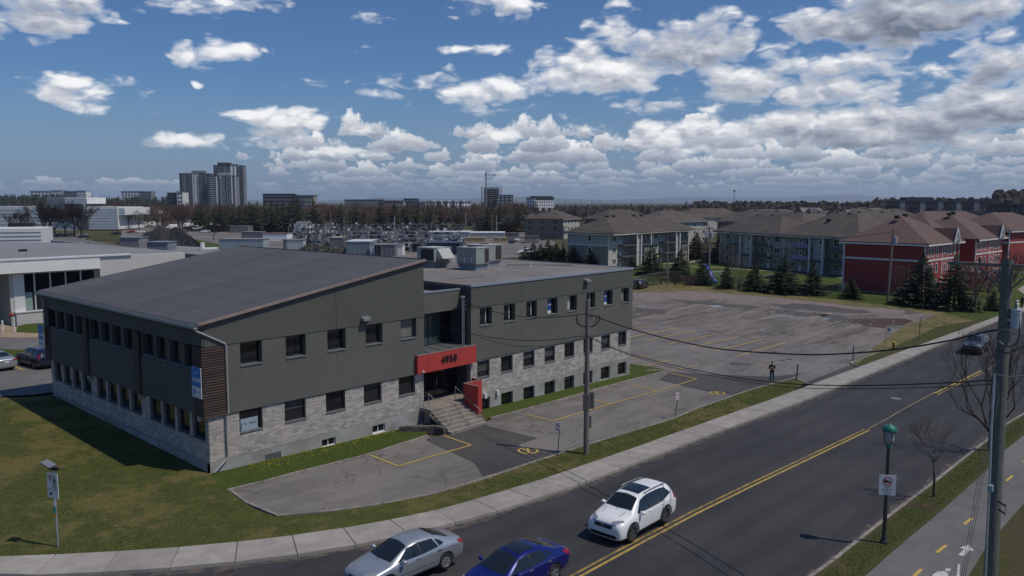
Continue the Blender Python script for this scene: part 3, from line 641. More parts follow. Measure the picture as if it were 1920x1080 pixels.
x, y = G(422, 1071); dr = empty('storm_drain', (x, y, zg(x, y)-.09), 'rusty slotted storm drain grate at the kerb of the road', 'storm drain', rz=-.12)
mb = MB(); mb.box(-.42, -.28, -.02, .42, -.2, .02); mb.box(-.42, .2, -.02, .42, .28, .02); mb.box(-.42, -.2, -.02, -.36, .2, .02); mb.box(.36, -.2, -.02, .42, .2, .02); mb.build('frame', iron, dr, world=False)
for i in range(9): mb = MB().box(-.33+i*.078, -.2, -.02, -.295+i*.078, .2, .012); mb.build('bar', mat('rusty_iron', (.16, .09, .06), (.08, .06, .05), 8, .8) if i == 0 else bpy.data.materials['rusty_iron'], dr, world=False)
mb = MB().box(-.36, -.2, -.03, .36, .2, -.015); mb.build('pit', M['black'], dr, world=False)
# ------------------------------------------------------------------ the grey office building
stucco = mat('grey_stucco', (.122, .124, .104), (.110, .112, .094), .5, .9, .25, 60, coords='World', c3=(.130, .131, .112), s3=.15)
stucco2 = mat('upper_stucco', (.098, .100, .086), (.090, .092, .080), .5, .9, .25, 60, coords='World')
shade_st = mat('shaded_stucco', (.085, .088, .084), (.075, .078, .075), .5, .9, coords='World')  # darker copy of the grey stucco, shade put into its colour
frame_m = mat('dark_window_frame', (.03, .032, .034), rough=.5)
sill_m = mat('grey_sill', (.16, .165, .17), (.13, .135, .14), 3, .6)
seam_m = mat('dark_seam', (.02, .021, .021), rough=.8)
brown = mat('brown_louvre', (.095, .058, .045), (.07, .043, .034), 6, .7, obj_rand=.25, stretch=(.4, .4, 8))
redm = mat('red_panel', (.47, .050, .042), (.44, .047, .04), .5, .5)
roofm = mat('dark_membrane', (.092, .092, .098), (.078, .078, .083), .35, .85, .15, 20, coords='World', stretch=(.25, 1.2, 1), c3=(.105, .105, .11), s3=.12)
roof2 = mat('gravel_roof', (.21, .19, .175), (.165, .15, .14), 1.2, .95, .5, 25, coords='World', c3=(.25, .225, .21), s3=.25)
copper = mat('copper_flashing', (.33, .235, .20), (.25, .18, .155), 2, .5)
steelb = mat('steel_flashing', (.30, .335, .38), rough=.4, metal=.2)
gutterm = mat('grey_gutter', (.36, .355, .34), (.28, .275, .265), 3, .55)
blind = mat('blind_fabric', (.22, .22, .19), (.18, .18, .155), 3, .9)
mortar = mat('brick_mortar', (.27, .25, .235), (.22, .205, .19), 3, .95, coords='World')
brickm = mat('grey_brick', (.46, .425, .385), (.36, .33, .30), 2.2, .9, .3, 30, obj_rand=.22, coords='World', c3=(.46, .405, .36), s3=.5)
def island_brick():
    m = bpy.data.materials.new('grey_brick_bed'); m.use_nodes = True; t = NT(m.node_tree); b = t.n['Principled BSDF']
    ge = t.node('ShaderNodeNewGeometry'); p = ge.outputs['Position']
    col = t.mix(t.mr(t.noise(p, 2.2, 4), .35, .65), rgb(.46, .425, .385), rgb(.36, .33, .30))
    col = t.mix(t.mr(t.noise(p, .5, 4), .45, .7), col, rgb(.46, .405, .36))
    hv = t.node('ShaderNodeHueSaturation'); t.put(hv.inputs['Color'], col); t.put(hv.inputs['Value'], t.mr(ge.outputs['Random Per Island'], 0, 1, .76, 1.24, False))
    t.put(b.inputs['Base Color'], hv.outputs[0]); b.inputs['Roughness'].default_value = .9; return m
brickbed = island_brick()
X0, Y0, X1, XR, XR2, Y1 = 19.08, 38.56, 33.85, 38.1, 57.75, 61.4
off = empty('office_building', (38.4, 50, 0), 'two-storey charcoal stucco and grey brick office building with a sloping roof and red entrance sign', 'office building')
def wall_grid(mb, axis, u0, u1, z0, z1, face, depth, holes, inner=True):
    """wall slab in the plane axis=face; holes are (u0,u1,z0,z1) rectangles cut through the grid of cells"""
    us = sorted(set([u0, u1]+[h[0] for h in holes]+[h[1] for h in holes])); zs = sorted(set([z0, z1]+[h[2] for h in holes]+[h[3] for h in holes]))
    us = [u for u in us if u0-1e-6 <= u <= u1+1e-6]; zs = [z for z in zs if z0-1e-6 <= z <= z1+1e-6]
    hit = lambda u, z: any(h[0] < u < h[1] and h[2] < z < h[3] for h in holes)
    s = 1 if depth > 0 else -1
    def P3(u, z, d): return (u, face+d, z) if axis == 'Y' else (face+d, u, z)
    nx, nz = len(us)-1, len(zs)-1
    solid = [[not hit((us[i]+us[i+1])/2, (zs[j]+zs[j+1])/2) for j in range(nz)] for i in range(nx)]
    def q(a): mb.add(a, [(0, 1, 2, 3)])
    for i in range(nx):
        for j in range(nz):
            if not solid[i][j]: continue
            a, b, c, d = us[i], us[i+1], zs[j], zs[j+1]
            q([P3(a, c, 0), P3(b, c, 0), P3(b, d, 0), P3(a, d, 0)])
            for (ii, jj, e) in ((i-1, j, [P3(a, c, 0), P3(a, d, 0), P3(a, d, depth), P3(a, c, depth)]), (i+1, j, [P3(b, c, 0), P3(b, d, 0), P3(b, d, depth), P3(b, c, depth)]),
                                (i, j-1, [P3(a, c, 0), P3(b, c, 0), P3(b, c, depth), P3(a, c, depth)]), (i, j+1, [P3(a, d, 0), P3(b, d, 0), P3(b, d, depth), P3(a, d, depth)])):
                if not (0 <= ii < nx and 0 <= jj < nz) or not solid[ii][jj]: q(e)
    return mb
bricks = []
def brick_field(axis, u0, u1, z0, z1, face, holes, out):
    """rows of bricks in running bond, kept clear of the openings; out = +1/-1 outward direction of the wall"""
    bl, bh = .39, .098; r = 0; z = z0; rb = random.Random(int(face*10))
    while z+bh*.6 < z1:
        zt = min(z+bh-.010, z1-.002); u = u0-(bl/2 if r % 2 else 0)
        while u < u1:
            a, b = max(u, u0), min(u+bl-.012, u1); segs = [(a, b)]
            for h in holes:
                if h[2]-.004 < (z+zt)/2 < h[3]+.004:
                    ns = []
                    for (c, d) in segs:
                        if d <= h[0] or c >= h[1]: ns.append((c, d)); continue
                        if c < h[0]-.03: ns.append((c, h[0]-.004))
                        if d > h[1]+.03: ns.append((h[1]+.004, d))
                    segs = ns
            for c, d in segs:
                if d-c > .05: bricks.append((axis, c, d, z, zt, face, out*(.012+rb.uniform(0, .010))))
            u += bl
        z += bh; r += 1
Wd = 1.28
up_x = [21.03+2.722*i for i in range(5)]; lo_x = [20.9+2.715*i for i in range(5)]
ru_x = [38.97+2.43*i for i in range(8)]; rl_x = [38.76+2.43*i for i in range(8)]
US, UH, LS, LH = 6.36, 7.64, 2.70, 3.98
# --- left wing, street front
hs_u = [(x, x+Wd, US, UH) for x in up_x]; hs_l = [(x, x+1.35, LS, LH) for x in lo_x]
bsm = [(22.32, 23.30, .70, 1.25), (25.98, 26.94, .78, 1.27), (29.64, 30.61, .80, 1.32)]
mb = MB(); wall_grid(mb, 'Y', 20.24, X1, 4.0, 7.65, Y0-.10, .42, hs_u); mb.build('stucco_wall', stucco, off)
mb = MB(); wall_grid(mb, 'Y', X0+.12, X1, 1.58, 3.998, Y0, .32, hs_l); mb.build('brick_wall', mortar, off)
mb = MB(); wall_grid(mb, 'Y', X0+.10, X1, -.2, 1.578, Y0-.02, .30, bsm); mb.build('foundation_wall', M['conc2'], off)
brick_field('Y', X0+.12, X1-.02, 1.60, 3.99, Y0, hs_l, -1)
# sloping upper band
zr = lambda x: 8.90+(x-18.95)*(11.30-8.90)/(33.87-18.95)
def panel(x0, x1, y0, y1, zb, top0, top1, m, name):
    mb = MB(); v = [(x0, y0, zb), (x1, y0, zb), (x1, y1, zb), (x0, y1, zb), (x0, y0, top0), (x1, y0, top1), (x1, y1, top1), (x0, y1, top0)]
    mb.add(v, [(0, 3, 2, 1), (4, 5, 6, 7), (0, 1, 5, 4), (1, 2, 6, 5), (2, 3, 7, 6), (3, 0, 4, 7)]); return mb.build(name, m, off)
ysp = Y0-.13
panel(X0, 27.09, ysp, Y0+.25, 7.656, zr(X0)-.06, zr(27.09)-.06, stucco2, 'upper_band')
panel(27.115, X1, ysp, Y0+.25, 7.656, zr(27.115)-.06, zr(X1)-.06, stucco2, 'upper_band')
MB().box(27.09, ysp+.03, 7.66, 27.115, Y0+.2, 10.0).build('seam', seam_m, off)
MB().box(27.09, Y0-.101, 4.0, 27.105, Y0-.098, 6.3).build('seam', seam_m, off)
# side toward the entrance and back walls
mb = MB(); v = [(X1-.3, Y0+.251, -.2), (X1-.002, Y0+.251, -.2), (X1-.002, Y1, -.2), (X1-.3, Y1, -.2), (X1-.3, Y0+.251, 11.2), (X1-.002, Y0+.251, 11.2), (X1-.002, Y1, 11.2), (X1-.3, Y1, 11.2)]
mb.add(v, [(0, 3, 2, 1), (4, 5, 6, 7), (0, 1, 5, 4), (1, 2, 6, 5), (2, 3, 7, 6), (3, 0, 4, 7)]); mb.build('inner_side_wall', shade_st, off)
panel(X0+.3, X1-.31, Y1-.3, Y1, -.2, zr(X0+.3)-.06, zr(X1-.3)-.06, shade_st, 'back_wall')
# roof of the left wing
mb = MB(); x0, x1, y0, y1 = 18.72, 33.90, Y0-.20, Y1+.1
v = [(x0, y0, zr(x0)-.05), (x1, y0, zr(x1)-.05), (x1, y1, zr(x1)-.05), (x0, y1, zr(x0)-.05), (x0, y0, zr(x0)+.03), (x1, y0, zr(x1)+.03), (x1, y1, zr(x1)+.03), (x0, y1, zr(x0)+.03)]
roof = mb.add(v, [(0, 3, 2, 1), (4, 5, 6, 7), (0, 1, 5, 4), (1, 2, 6, 5), (2, 3, 7, 6), (3, 0, 4, 7)]).build('sloped_roof', roofm, off)
for k in range(1, 8):   # membrane laps across the slope
    x = x0+k*1.9; MB().add([(x, y0+.1, zr(x)+.034), (x+.06, y0+.1, zr(x+.06)+.034), (x+.06, y1-.1, zr(x+.06)+.034), (x, y1-.1, zr(x)+.034)], [(0, 1, 2, 3)]).build('membrane_lap', bpy.data.materials.get('lap') or mat('lap', (.07, .07, .075), rough=.9), roof)
fl = MB().beam((x0, y0-.04, zr(x0)+.0), (x1+.02, y0-.04, zr(x1)+.0), .13, .13); fl.build('roof_edge_flashing', copper, roof)
MB().beam((x0, y0-.015, zr(x0)-.12), (x1+.02, y0-.015, zr(x1)-.12), .10, .10).build('roof_edge_trim', seam_m, roof)
MB().beam((x1+.04, y0, zr(x1)+.01), (x1+.04, y1, zr(x1)+.01), .12, .13).build('ridge_flashing', M['darkmetal'], roof)
gt_ = MB(); yA, yB = y0-.06, y1
gt_.box(18.50, yA, 8.66, 18.53, yB, 8.82); gt_.box(18.53, yA, 8.66, 18.69, yB, 8.69); gt_.box(18.69, yA, 8.66, 18.72, yB, 8.86)
gut = gt_.build('gutter', gutterm, off)
dp = MB(); dp.tube([(18.62, Y0-.12, 8.70), (18.66, Y0-.17, 8.55), (20.16, Y0-.20, 7.72), (20.20, Y0-.20, 7.55), (20.20, Y0-.20, 4.05), (20.12, Y0-.12, 3.9), (20.12, Y0-.12, 1.72), (20.05, Y0-.12, 1.62), (19.25, Y0-.28, 1.10)], .055, 8)
dp.build('downspout', gutterm, off)
dp = MB(); dp.tube([(18.60, Y1-.2, 8.7), (18.86, Y1-.25, 8.3), (18.86, Y1-.25, 6.0)], .05, 8); dp.build('downspout', gutterm, off)
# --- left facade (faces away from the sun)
XF = 18.95
grp = [(38.62, 46.15), (46.15, 53.85), (53.85, 61.4)]
uh = []; lh = []
for gi_, (a, b) in enumerate(grp):
    for k in range(4):
        y = b-.55-1.30-(k*1.68); uh.append((y, y+1.34, 6.36, 7.64))
        y2 = b-.70-1.38-(k*1.72); lh.append((y2, y2+1.42, 2.62, 4.0))
    uh[-1] = (max(uh[-1][0], a+.55), uh[-1][1], 6.36, 7.64)
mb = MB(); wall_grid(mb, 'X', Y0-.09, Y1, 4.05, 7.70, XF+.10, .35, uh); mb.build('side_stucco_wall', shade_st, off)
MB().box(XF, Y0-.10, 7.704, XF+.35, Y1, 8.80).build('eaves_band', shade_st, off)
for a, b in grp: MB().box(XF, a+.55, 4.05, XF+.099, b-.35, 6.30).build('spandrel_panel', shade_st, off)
mb = MB(); wall_grid(mb, 'X', Y0+.02, Y1, 1.5, 4.04, X0+.12, .30, lh); mb.build('side_brick_wall', mortar, off)
MB().box(X0+.10, Y0+.0, -.2, X0+.40, Y1, 1.498).build('side_foundation', M['conc2'], off)
brick_field('X', Y0+.0, Y1, 1.60, 4.02, X0+.12, lh, -1)
# brown louvre columns: slats are parts
def louvre_col(xa, xb, ya, yb, z0, z1, n, along_y=True):
    mb = MB().box(xa+.03, ya+.03, z0, xb-.03, yb-.03, z1); back = mb.build('louvre_backing', seam_m, off)
    st = (z1-z0)/n
    me = MB().box(xa, ya, 0, xb, yb, st*.62)
    o = off.location; me.v = [(v[0]-o.x, v[1]-o.y, v[2]) for v in me.v]; me = me.mesh('louvre_slat', brown)
    for k in range(n): inst('louvre_slat', me, off, (0, 0, z0+k*st-o.z))
louvre_col(XF-.06, X0+.0, Y0-.16, Y0+.86, 4.0, 7.66, 26)
louvre_col(X0+.0, 20.22, Y0-.16, Y0-.10+.001, 4.0, 7.66, 26)
for y in (46.15, 53.85): louvre_col(XF-.10, XF+.02, y-.30, y+.45, 4.0, 7.66, 26)
louvre_col(XF-.06, XF+.02, Y1-.9, Y1+.12, 4.0, 7.66, 26)
MB().box(X0-.02, Y0-.14, 7.662, 20.24, Y0-.05, 7.70).build('trim', stucco2, off)
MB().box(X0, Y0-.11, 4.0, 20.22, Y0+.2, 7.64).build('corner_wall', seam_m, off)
for y in (Y0+.55, 46.2, 53.9): MB().box(XF-.02, y-.12, 3.72, XF+.2, y+.14, 3.98).build('flood_light', gutterm, off)
# --- windows
def window(axis, u, wd, z0, z1, face, rec, kind=0, frame=frame_m, sill=sill_m, sd=.0):
    """face: outer wall plane, rec: signed direction to the inside"""
    s = 1 if rec > 0 else -1
    def bx(mb, a, b, c, d, n0, n1):
        n0, n1 = sorted((face+n0, face+n1))
        return mb.box(a, n0, c, b, n1, d) if axis == 'Y' else mb.box(n0, a, c, n1, b, d)
    fr = MB(); r = rec
    bx(fr, u, u+.05, z0, z1, r-s*.0, r+s*.06); bx(fr, u+wd-.05, u+wd, z0, z1, r, r+s*.06); bx(fr, u+.05, u+wd-.05, z0, z0+.05, r, r+s*.06); bx(fr, u+.05, u+wd-.05, z1-.05, z1, r, r+s*.06)
    if kind in (1, 2, 5): bx(fr, u+wd*.5-.025, u+wd*.5+.025, z0+.05, z1-.05, r, r+s*.05)
    win = fr.build('window', frame, off)
    gm = M['glass']
    if kind == 1:
        bx(MB(), 0, 0, 0, 0, 0, 0)
        g1 = MB(); bx(g1, u+.05, u+wd*.5-.025, z0+.05, z1-.05, r+s*.02, r+s*.03); g1.build('pane', gm, win)
        g1 = MB(); bx(g1, u+wd*.5+.025, u+wd-.05, z0+.05, z1-.05, r+s*.02, r+s*.03); g1.build('pane', gm, win)
    else:
        g1 = MB(); bx(g1, u+.05, u+wd-.05, z0+.05, z1-.05, r+s*.02, r+s*.03); g1.build('pane', blind if kind == 3 else gm, win)
    if kind == 3:
        b1 = MB()
        for k in range(9): bx(b1, u+.07+k*(wd-.14)/9, u+.07+(k+.8)*(wd-.14)/9, z0+.07, z1-.07, r+s*.008, r+s*.015)
        b1.build('blind', blind, win)
    if sill:
        sb = MB()
        bx(sb, u-.001, u+wd+.001, z0-.07, z0, -s*.05-sd, r+s*.02)
        sb.build('sill', sill, win)
    return win
for i, x in enumerate(up_x): window('Y', x, Wd, US+.07, UH, Y0-.10, .30, (0, 0, 1, 1, 3)[i])
for i, x in enumerate(lo_x):
    wn_ = window('Y', x, 1.35, LS+.10, LH, Y0, .16, 0)
    if i % 2: MB().box(x+.08, Y0+.165, LS+.62+.12*i, x+1.27, Y0+.178, LH-.06).build('blind', mat('dim_blind', (.07, .072, .07), (.05, .052, .05), 2, .8) if i == 1 else bpy.data.materials['dim_blind'], wn_)
    if i == 0:
        sg = MB().box(x+.12, Y0+.10, LS+.12, x+1.12, Y0+.125, LS+.78).build('office_sign', mat('frosted_sign', (.34, .42, .47), (.30, .38, .43), 2, .4), wn_)
        oo = wn_.location+off.location
        dk = mat('sign_ink', (.03, .05, .08), rough=.6)
        MB().box(x+.16, Y0+.09, LS+.22, x+.20, Y0+.099, LS+.56).build('sign_bar', dk, wn_)
        text_obj('Ap  Martin', .17, dk, 'sign_lettering', wn_, (x+.66-off.location.x, Y0+.095-off.location.y, LS+.5-off.location.z), (pi/2, 0, 0), .003)
window('Y', bsm[0][0], .98, .70, 1.25, Y0-.02, .06, 0, frame_m, None)
MB().box(bsm[0][0]+.03, Y0+.0, .72, bsm[0][1]-.03, Y0+.03, 1.23).build('grey_cover_panel', mat('slate_panel', (.10, .105, .115), rough=.6), off)
for b_ in bsm[1:]: window('Y', b_[0], b_[1]-b_[0], b_[2]+.03, b_[3], Y0-.02, .10, 1, M['white'], M['white'])
for (a, b, c, d) in uh: window('X', a, b-a, c+.05, d, XF+.10, .22, 5, frame_m, sill_m)
for (a, b, c, d) in lh: window('X', a, b-a, c+.05, d, X0+.12, .16, 0, frame_m, sill_m)
# --- right wing
hru = [(x, x+1.2, 6.42, 7.70) for x in ru_x]; hrl = [(x, x+1.24, 2.70, 3.99) for x in rl_x]; hrb = [(x+.0, x+1.26, .20, 1.28) for x in rl_x]
mb = MB(); wall_grid(mb, 'Y', XR, XR2, 4.10, 7.79, Y0-.10, .42, hru); mb.build('stucco_wall', stucco, off)
mb = MB(); wall_grid(mb, 'Y', XR, XR2-.15, 1.58, 4.098, Y0, .32, hrl); mb.build('brick_wall', mortar, off)
mb = MB(); wall_grid(mb, 'Y', XR+.0, XR2-.13, -.5, 1.578, Y0-.02, .34, hrb); mb.build('foundation_wall', M['conc2'], off)
brick_field('Y', XR+.02, XR2-.15, 1.60, 4.09, Y0, hrl, -1)
xs_ = [XR, 43.24, 48.07, 52.95, XR2]
for a, b in zip(xs_, xs_[1:]): MB().box(a+.008, Y0-.13, 7.794, b-.008, Y0+.3, 9.22).build('upper_band', stucco2, off)
for x in xs_[1:-1]:
    MB().box(x-.008, Y0-.115, 7.8, x+.008, Y0+.2, 9.2).build('seam', seam_m, off); MB().box(x-.006, Y0-.1015, 4.12, x+.006, Y0-.099, 7.78).build('seam', seam_m, off)
MB().box(XR-.03, Y0-.17, 9.225, XR2+.06, Y0+.05, 9.38).build('parapet_cap', steelb, off)
MB().box(XR-.01, Y0-.145, 9.16, XR2+.04, Y0-.13, 9.224).build('parapet_drip', M['black'], off)
MB().box(XR+.001, Y0+.05, 9.2, XR2, Y1, 9.35).build('flat_roof', roof2, off)
MB().box(XR2-.02, Y0+.051, 9.21, XR2+.07, Y1+.05, 9.40).build('parapet_cap', steelb, off)
MB().box(X1, Y1-.05, 9.36, XR2, Y1+.06, 9.42).build('parapet_cap', steelb, off)
MB().box(XR2-.35, Y0+.32, -.5, XR2, Y1, 9.20).build('end_wall', stucco, off)
MB().box(X1, Y1-.3, -.5, XR2-.36, Y1-.01, 9.19).build('back_wall', shade_st, off)
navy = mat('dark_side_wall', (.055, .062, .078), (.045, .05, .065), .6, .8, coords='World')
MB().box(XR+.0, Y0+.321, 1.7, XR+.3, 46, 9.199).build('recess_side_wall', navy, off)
bl2 = mat('blue_poster', (.02, .08, .26), rough=.5)
for i, x in enumerate(ru_x):
    wn_ = window('Y', x, 1.2, 6.48, 7.70, Y0-.10, .30, (0, 0, 0, 0, 0, 0, 0, 0)[i])
    if i in (3, 6):
        MB().box(x+.12, Y0+.155, 6.75 if i == 3 else 6.7, x+.72, Y0+.18, 7.6).build('rental_poster', bl2, wn_)
        MB().box(x+.12, Y0+.150, 6.52, x+.72, Y0+.178, 6.74 if i == 3 else 6.69).build('poster_footer', M['white'], wn_)
        o = off.location
        text_obj('À LOUER', .15, M['white'], 'poster_lettering', wn_, (x+.42-o.x, Y0+.15-o.y, 7.2), (pi/2, 0, 0), .002, bold=.003)
    if i == 4: MB().box(x+.08, Y0+.16, 6.55, x+.62, Y0+.18, 7.62).build('white_blind', mat('white_blind', (.42, .42, .40), rough=.8), wn_)
    if i in (0, 1, 2, 5): MB().box(x+.80, Y0+.165, 6.6, x+.86, Y0+.19, 7.6).build('frame_bar', M['white'], wn_)
    if i == 7: MB().box(x+.08, Y0+.16, 6.55, x+.75, Y0+.18, 7.62).build('blind', blind, wn_)
for i, x in enumerate(rl_x):
    wn_ = window('Y', x, 1.24, 2.80, 3.99, Y0, .16, 0)
    if i in (0, 2, 3, 6): MB().box(x+.08, Y0+.165, 3.2+.1*(i % 3), x+1.16, Y0+.178, 3.93).build('blind', bpy.data.materials['dim_blind'], wn_)
for i, x in enumerate(rl_x): window('Y', x, 1.26, .20, 1.28, Y0-.02, .20, 5 if i == 3 else 0, frame_m, None)
for x in (39.35, 40.62): MB().box(x, Y0-.22, 1.28, x+.2, Y0-.02, 1.62).build('vent_hood', M['white'], off)
MB().box(48.3, Y0-.06, 1.5, 48.42, Y0-.0, 1.64).build('wall_fixture', M['white'], off)
# wall lights
for (x, z, yy) in ((29.1, 7.92, ysp), (51.0, 8.62, Y0-.13)):
    l = MB(); l.add([(x-.28, yy, z), (x+.28, yy, z), (x+.28, yy-.34, z+.02), (x-.28, yy-.34, z+.02), (x-.28, yy, z+.26), (x+.28, yy, z+.26), (x+.28, yy-.34, z+.18), (x-.28, yy-.34, z+.18)],
                    [(0, 1, 2, 3), (4, 7, 6, 5), (0, 4, 5, 1), (1, 5, 6, 2), (2, 6, 7, 3), (3, 7, 4, 0)]); l.build('wall_light', M['steel'], off)
    MB().box(x-.2, yy-.28, z-.06, x+.2, yy-.04, z-.001).build('lamp_lens', frame_m, off)
# rental banners on the louvre corners
def banner(y, x, z0, z1, w_, lab):
    b = empty('rental_sign', (x, y, z0), lab, 'rental sign', 'for rent signs on the louvre corners')
    MB().box(-.03, -w_/2, 0, 0, w_/2, z1-z0).build('board', M['white'], b, world=False)
    MB().box(-.036, -w_/2+.01, (z1-z0)*.36, -.031, w_/2-.01, z1-z0-.01).build('blue_field', mat('sign_blue', (.02, .17, .50), rough=.5) if not bpy.data.materials.get('sign_blue') else bpy.data.materials['sign_blue'], b, world=False)
    h = z1-z0
    text_obj('À LOUER', .30, M['white'], 'lettering', b, (-.040, 0, h*.58), (pi/2, 0, -pi/2), .002, bold=.012, xs=.70)
    text_obj('BUREAU', .13, M['white'], 'lettering', b, (-.040, 0, h*.82), (pi/2, 0, -pi/2), .002, xs=.9)
    MB().box(-.038, .18, h*.08, -.031, .36, h*.28).build('logo', bpy.data.materials['sign_blue'], b, world=False)
    text_obj('bureau 4950', .1, bpy.data.materials['sign_blue'], 'lettering', b, (-.036, -.12, h*.2), (pi/2, 0, -pi/2), .002)
banner(Y0+.37, XF-.10, 5.02, 6.62, 1.0, 'blue and white rental sign on the brown louvres at the near office corner')
banner(Y1-.1, XF-.30, 4.9, 6.5, 1.0, 'small blue rental sign at the far left corner of the office')
# --- entrance
YE = 39.44; YG = 40.47
MB().box(X1, YE, 7.65, XR-.001, YE+.3, 9.0).build('entrance_fascia', stucco, off)
MB().box(X1, YE-.04, 9.0, XR-.05, YE+.15, 9.10).build('parapet_cap', steelb, off)
MB().box(X1, YE+.3, 8.6, XR-.001, Y1-.31, 8.72).build('entrance_roof', roof2, off)
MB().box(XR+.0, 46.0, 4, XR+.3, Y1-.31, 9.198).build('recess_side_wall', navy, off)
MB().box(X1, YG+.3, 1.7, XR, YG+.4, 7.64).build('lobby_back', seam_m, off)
cur = MB(); cur_g = []
n = 4; wv = (XR-X1)/n
ent_f = MB()
for k in range(n+1):
    x = X1+k*wv; ent_f.box(max(X1, x-.035), YG-.05, 5.30, min(XR, x+.035), YG+.05, 7.62)
ent_f.box(X1+.035, YG-.05, 5.26, XR-.035, YG+.05, 5.32); ent_f.box(X1+.035, YG-.05, 7.58, XR-.035, YG+.05, 7.64)
cw = ent_f.build('curtain_wall', frame_m, off)
gl = [mat('dark_panel', (.016, .019, .026), rough=.25), bpy.data.materials.new('green_glass'), bpy.data.materials.new('green_glass_b'), M['glass']]
for k, cc in ((1, (.045, .075, .078)), (2, (.035, .055, .06))): gl[k].use_nodes = True; glassy(gl[k], cc, .05, .9)
for k in range(n): MB().box(X1+k*wv+.036, YG-.01, 5.33, X1+(k+1)*wv-.036, YG+.01, 7.575).build('pane', gl[k], cw)
aw = MB(); aw.add([(33.05, Y0-.34, 5.25), (38.34, Y0-.34, 5.25), (XR, YG-.06, 5.262), (X1, YG-.06, 5.262), (33.05, Y0-.34, 5.15), (38.34, Y0-.34, 5.15), (XR, YG-.06, 5.15), (X1, YG-.06, 5.15)],
                  [(0, 1, 2, 3), (4, 7, 6, 5), (0, 4, 5, 1), (1, 5, 6, 2), (2, 6, 7, 3), (3, 7, 4, 0)]); aw.build('canopy_top', mat('grey_sheet_metal', (.12, .125, .13), (.10, .105, .11), 1, .5), off)
for k in range(1, 5): MB().beam((33.05+k*1.05, Y0-.30, 5.262), (X1+(k-.1)*.95, YG-.1, 5.272), .03, .03).build('canopy_rib', M['darkmetal'], off)
sg = []
for k in range(4): MB().box(33.05+k*1.3225+.004, Y0-.36, 4.04, 33.05+(k+1)*1.3225-.004, Y0-.02, 5.245).build('sign_panel', redm, off)
MB().box(33.03, Y0-.38, 5.246, 38.36, Y0-.34, 5.28).build('sign_cap', mat('pink_metal', (.45, .30, .28), rough=.5), off)
o = off.location
text_obj('4950', .66, M['black'], 'sign_numbers', off, (35.78-o.x, Y0-.40-o.y, 4.66), (pi/2, 0, 0), .03, bold=.012, xs=.9, sp=1.22)
MB().box(33.42, Y0-.44, 4.12, 33.56, Y0-.36, 4.22).build('camera', M['white'], off)
# doors
dr = MB()
for x in (X1+.0, X1+1.15, X1+2.1, X1+3.0, XR-.05): dr.box(x, YG-.6, 1.75, x+.05, YG-.54, 4.04)
dr.box(X1+.05, YG-.6, 3.2, X1+1.15, YG-.54, 3.25); dr.box(X1+.05, YG-.6, 2.5, X1+1.15, YG-.54, 2.54); dr.box(X1+.0, YG-.6, 1.75, XR, YG-.53, 1.80)
door = dr.build('entrance_door', frame_m, off)
for a, b in ((X1+.05, X1+1.15), (X1+1.2, X1+2.1), (X1+2.15, X1+3.0), (X1+3.05, XR-.05)): MB().box(a, YG-.575, 1.8, b, YG-.565, 4.03).build('pane', M['glass'], door)
for x in (X1+.05+.1, X1+2.3): MB().tube([(x, YG-.63, 2.55), (x, YG-.63, 3.1)], .02, 6).build('handle', M['steel'], door)
MB().box(X1-.2, Y0+.3, 1.5, X1, YG, 4.05).build('jamb_wall', mortar, off); MB().box(XR+.001, Y0+.325, 1.5, XR+.15, YG, 4.05).build('jamb_wall', shade_st, off)
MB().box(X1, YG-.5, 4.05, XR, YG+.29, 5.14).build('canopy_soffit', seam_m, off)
# landing and stairs
st = empty('entrance_stairs', (35, 37, .5), 'worn concrete entrance stairs under the red 4950 sign', 'stairs')
stc = mat('stair_concrete', (.30, .265, .23), (.21, .185, .16), 2.5, .9, .4, 20, coords='World', c3=(.26, .22, .19), s3=.8)
MB().prism([(33.5, 37.45), (36.5, 37.45), (37.1, 38.0), (38.05, 38.55), (38.05, YG-.5), (33.88, YG-.5), (33.62, 38.52), (33.5, 38.5)], 1.50, 1.75).build('landing', stc, st)
MB().box(33.75, 37.9, .2, 36.4, 38.5, 1.49).build('support', M['conc2'], st)
nst = 6
for k in range(nst):
    z = .58+(k+1)*.167-.0; y = 35.40+k*.345
    MB().box(33.30+.03*k, y, z-.17, 36.60-.01*k, y+.40, z).build('step', stc, st)
mb = MB(); 
for sx in (33.36, 36.35):
    mb.add([(sx, 35.5, .45), (sx, 37.5, 1.35), (sx, 37.5, 1.5), (sx, 35.5, .62), (sx+.2, 35.5, .45), (sx+.2, 37.5, 1.35), (sx+.2, 37.5, 1.5), (sx+.2, 35.5, .62)], [(0, 3, 2, 1), (4, 5, 6, 7), (0, 1, 5, 4), (1, 2, 6, 5), (2, 3, 7, 6), (3, 0, 4, 7)])
mb.build('stringer', stc, st)
def rail(x, y0, y1, z0, z1, zb0, zb1, lab):
    r = empty('handrail', (x, y0, zb0), lab, 'handrail')
    MB().tube([(x, y0, z0), (x, y1+.02, z1), ], .026, 8).build('rail', M['steel'], r); MB().cyl(x, y0+.12, zb0, z0-.08, .024, n=8).build('post', M['steel'], r)
    MB().cyl(x, y1, zb1, z1, .024, n=8).build('post', M['steel'], r)
rail(33.93, 35.95, 38.18, 1.42, 2.65, .74, 1.75, 'left steel handrail of the entrance stairs, away from the red screen')
rail(36.42, 35.85, 38.3, 1.42, 2.65, .74, 1.75, 'right steel handrail of the entrance stairs, against the red screen')
rs = empty('red_screen', (37.3, 37.4, .4), 'tall red folded panel screen beside the entrance stairs', 'screen wall')
MB().box(36.52, 36.23, .45, 36.60, 37.53, 2.95).build('panel', redm, rs); MB().box(36.52, 37.53, .45, 38.20, 37.61, 2.95).build('panel', redm, rs)
MB().box(38.12, 37.61, .45, 38.20, Y0-.11, 2.95).build('panel', redm, rs)
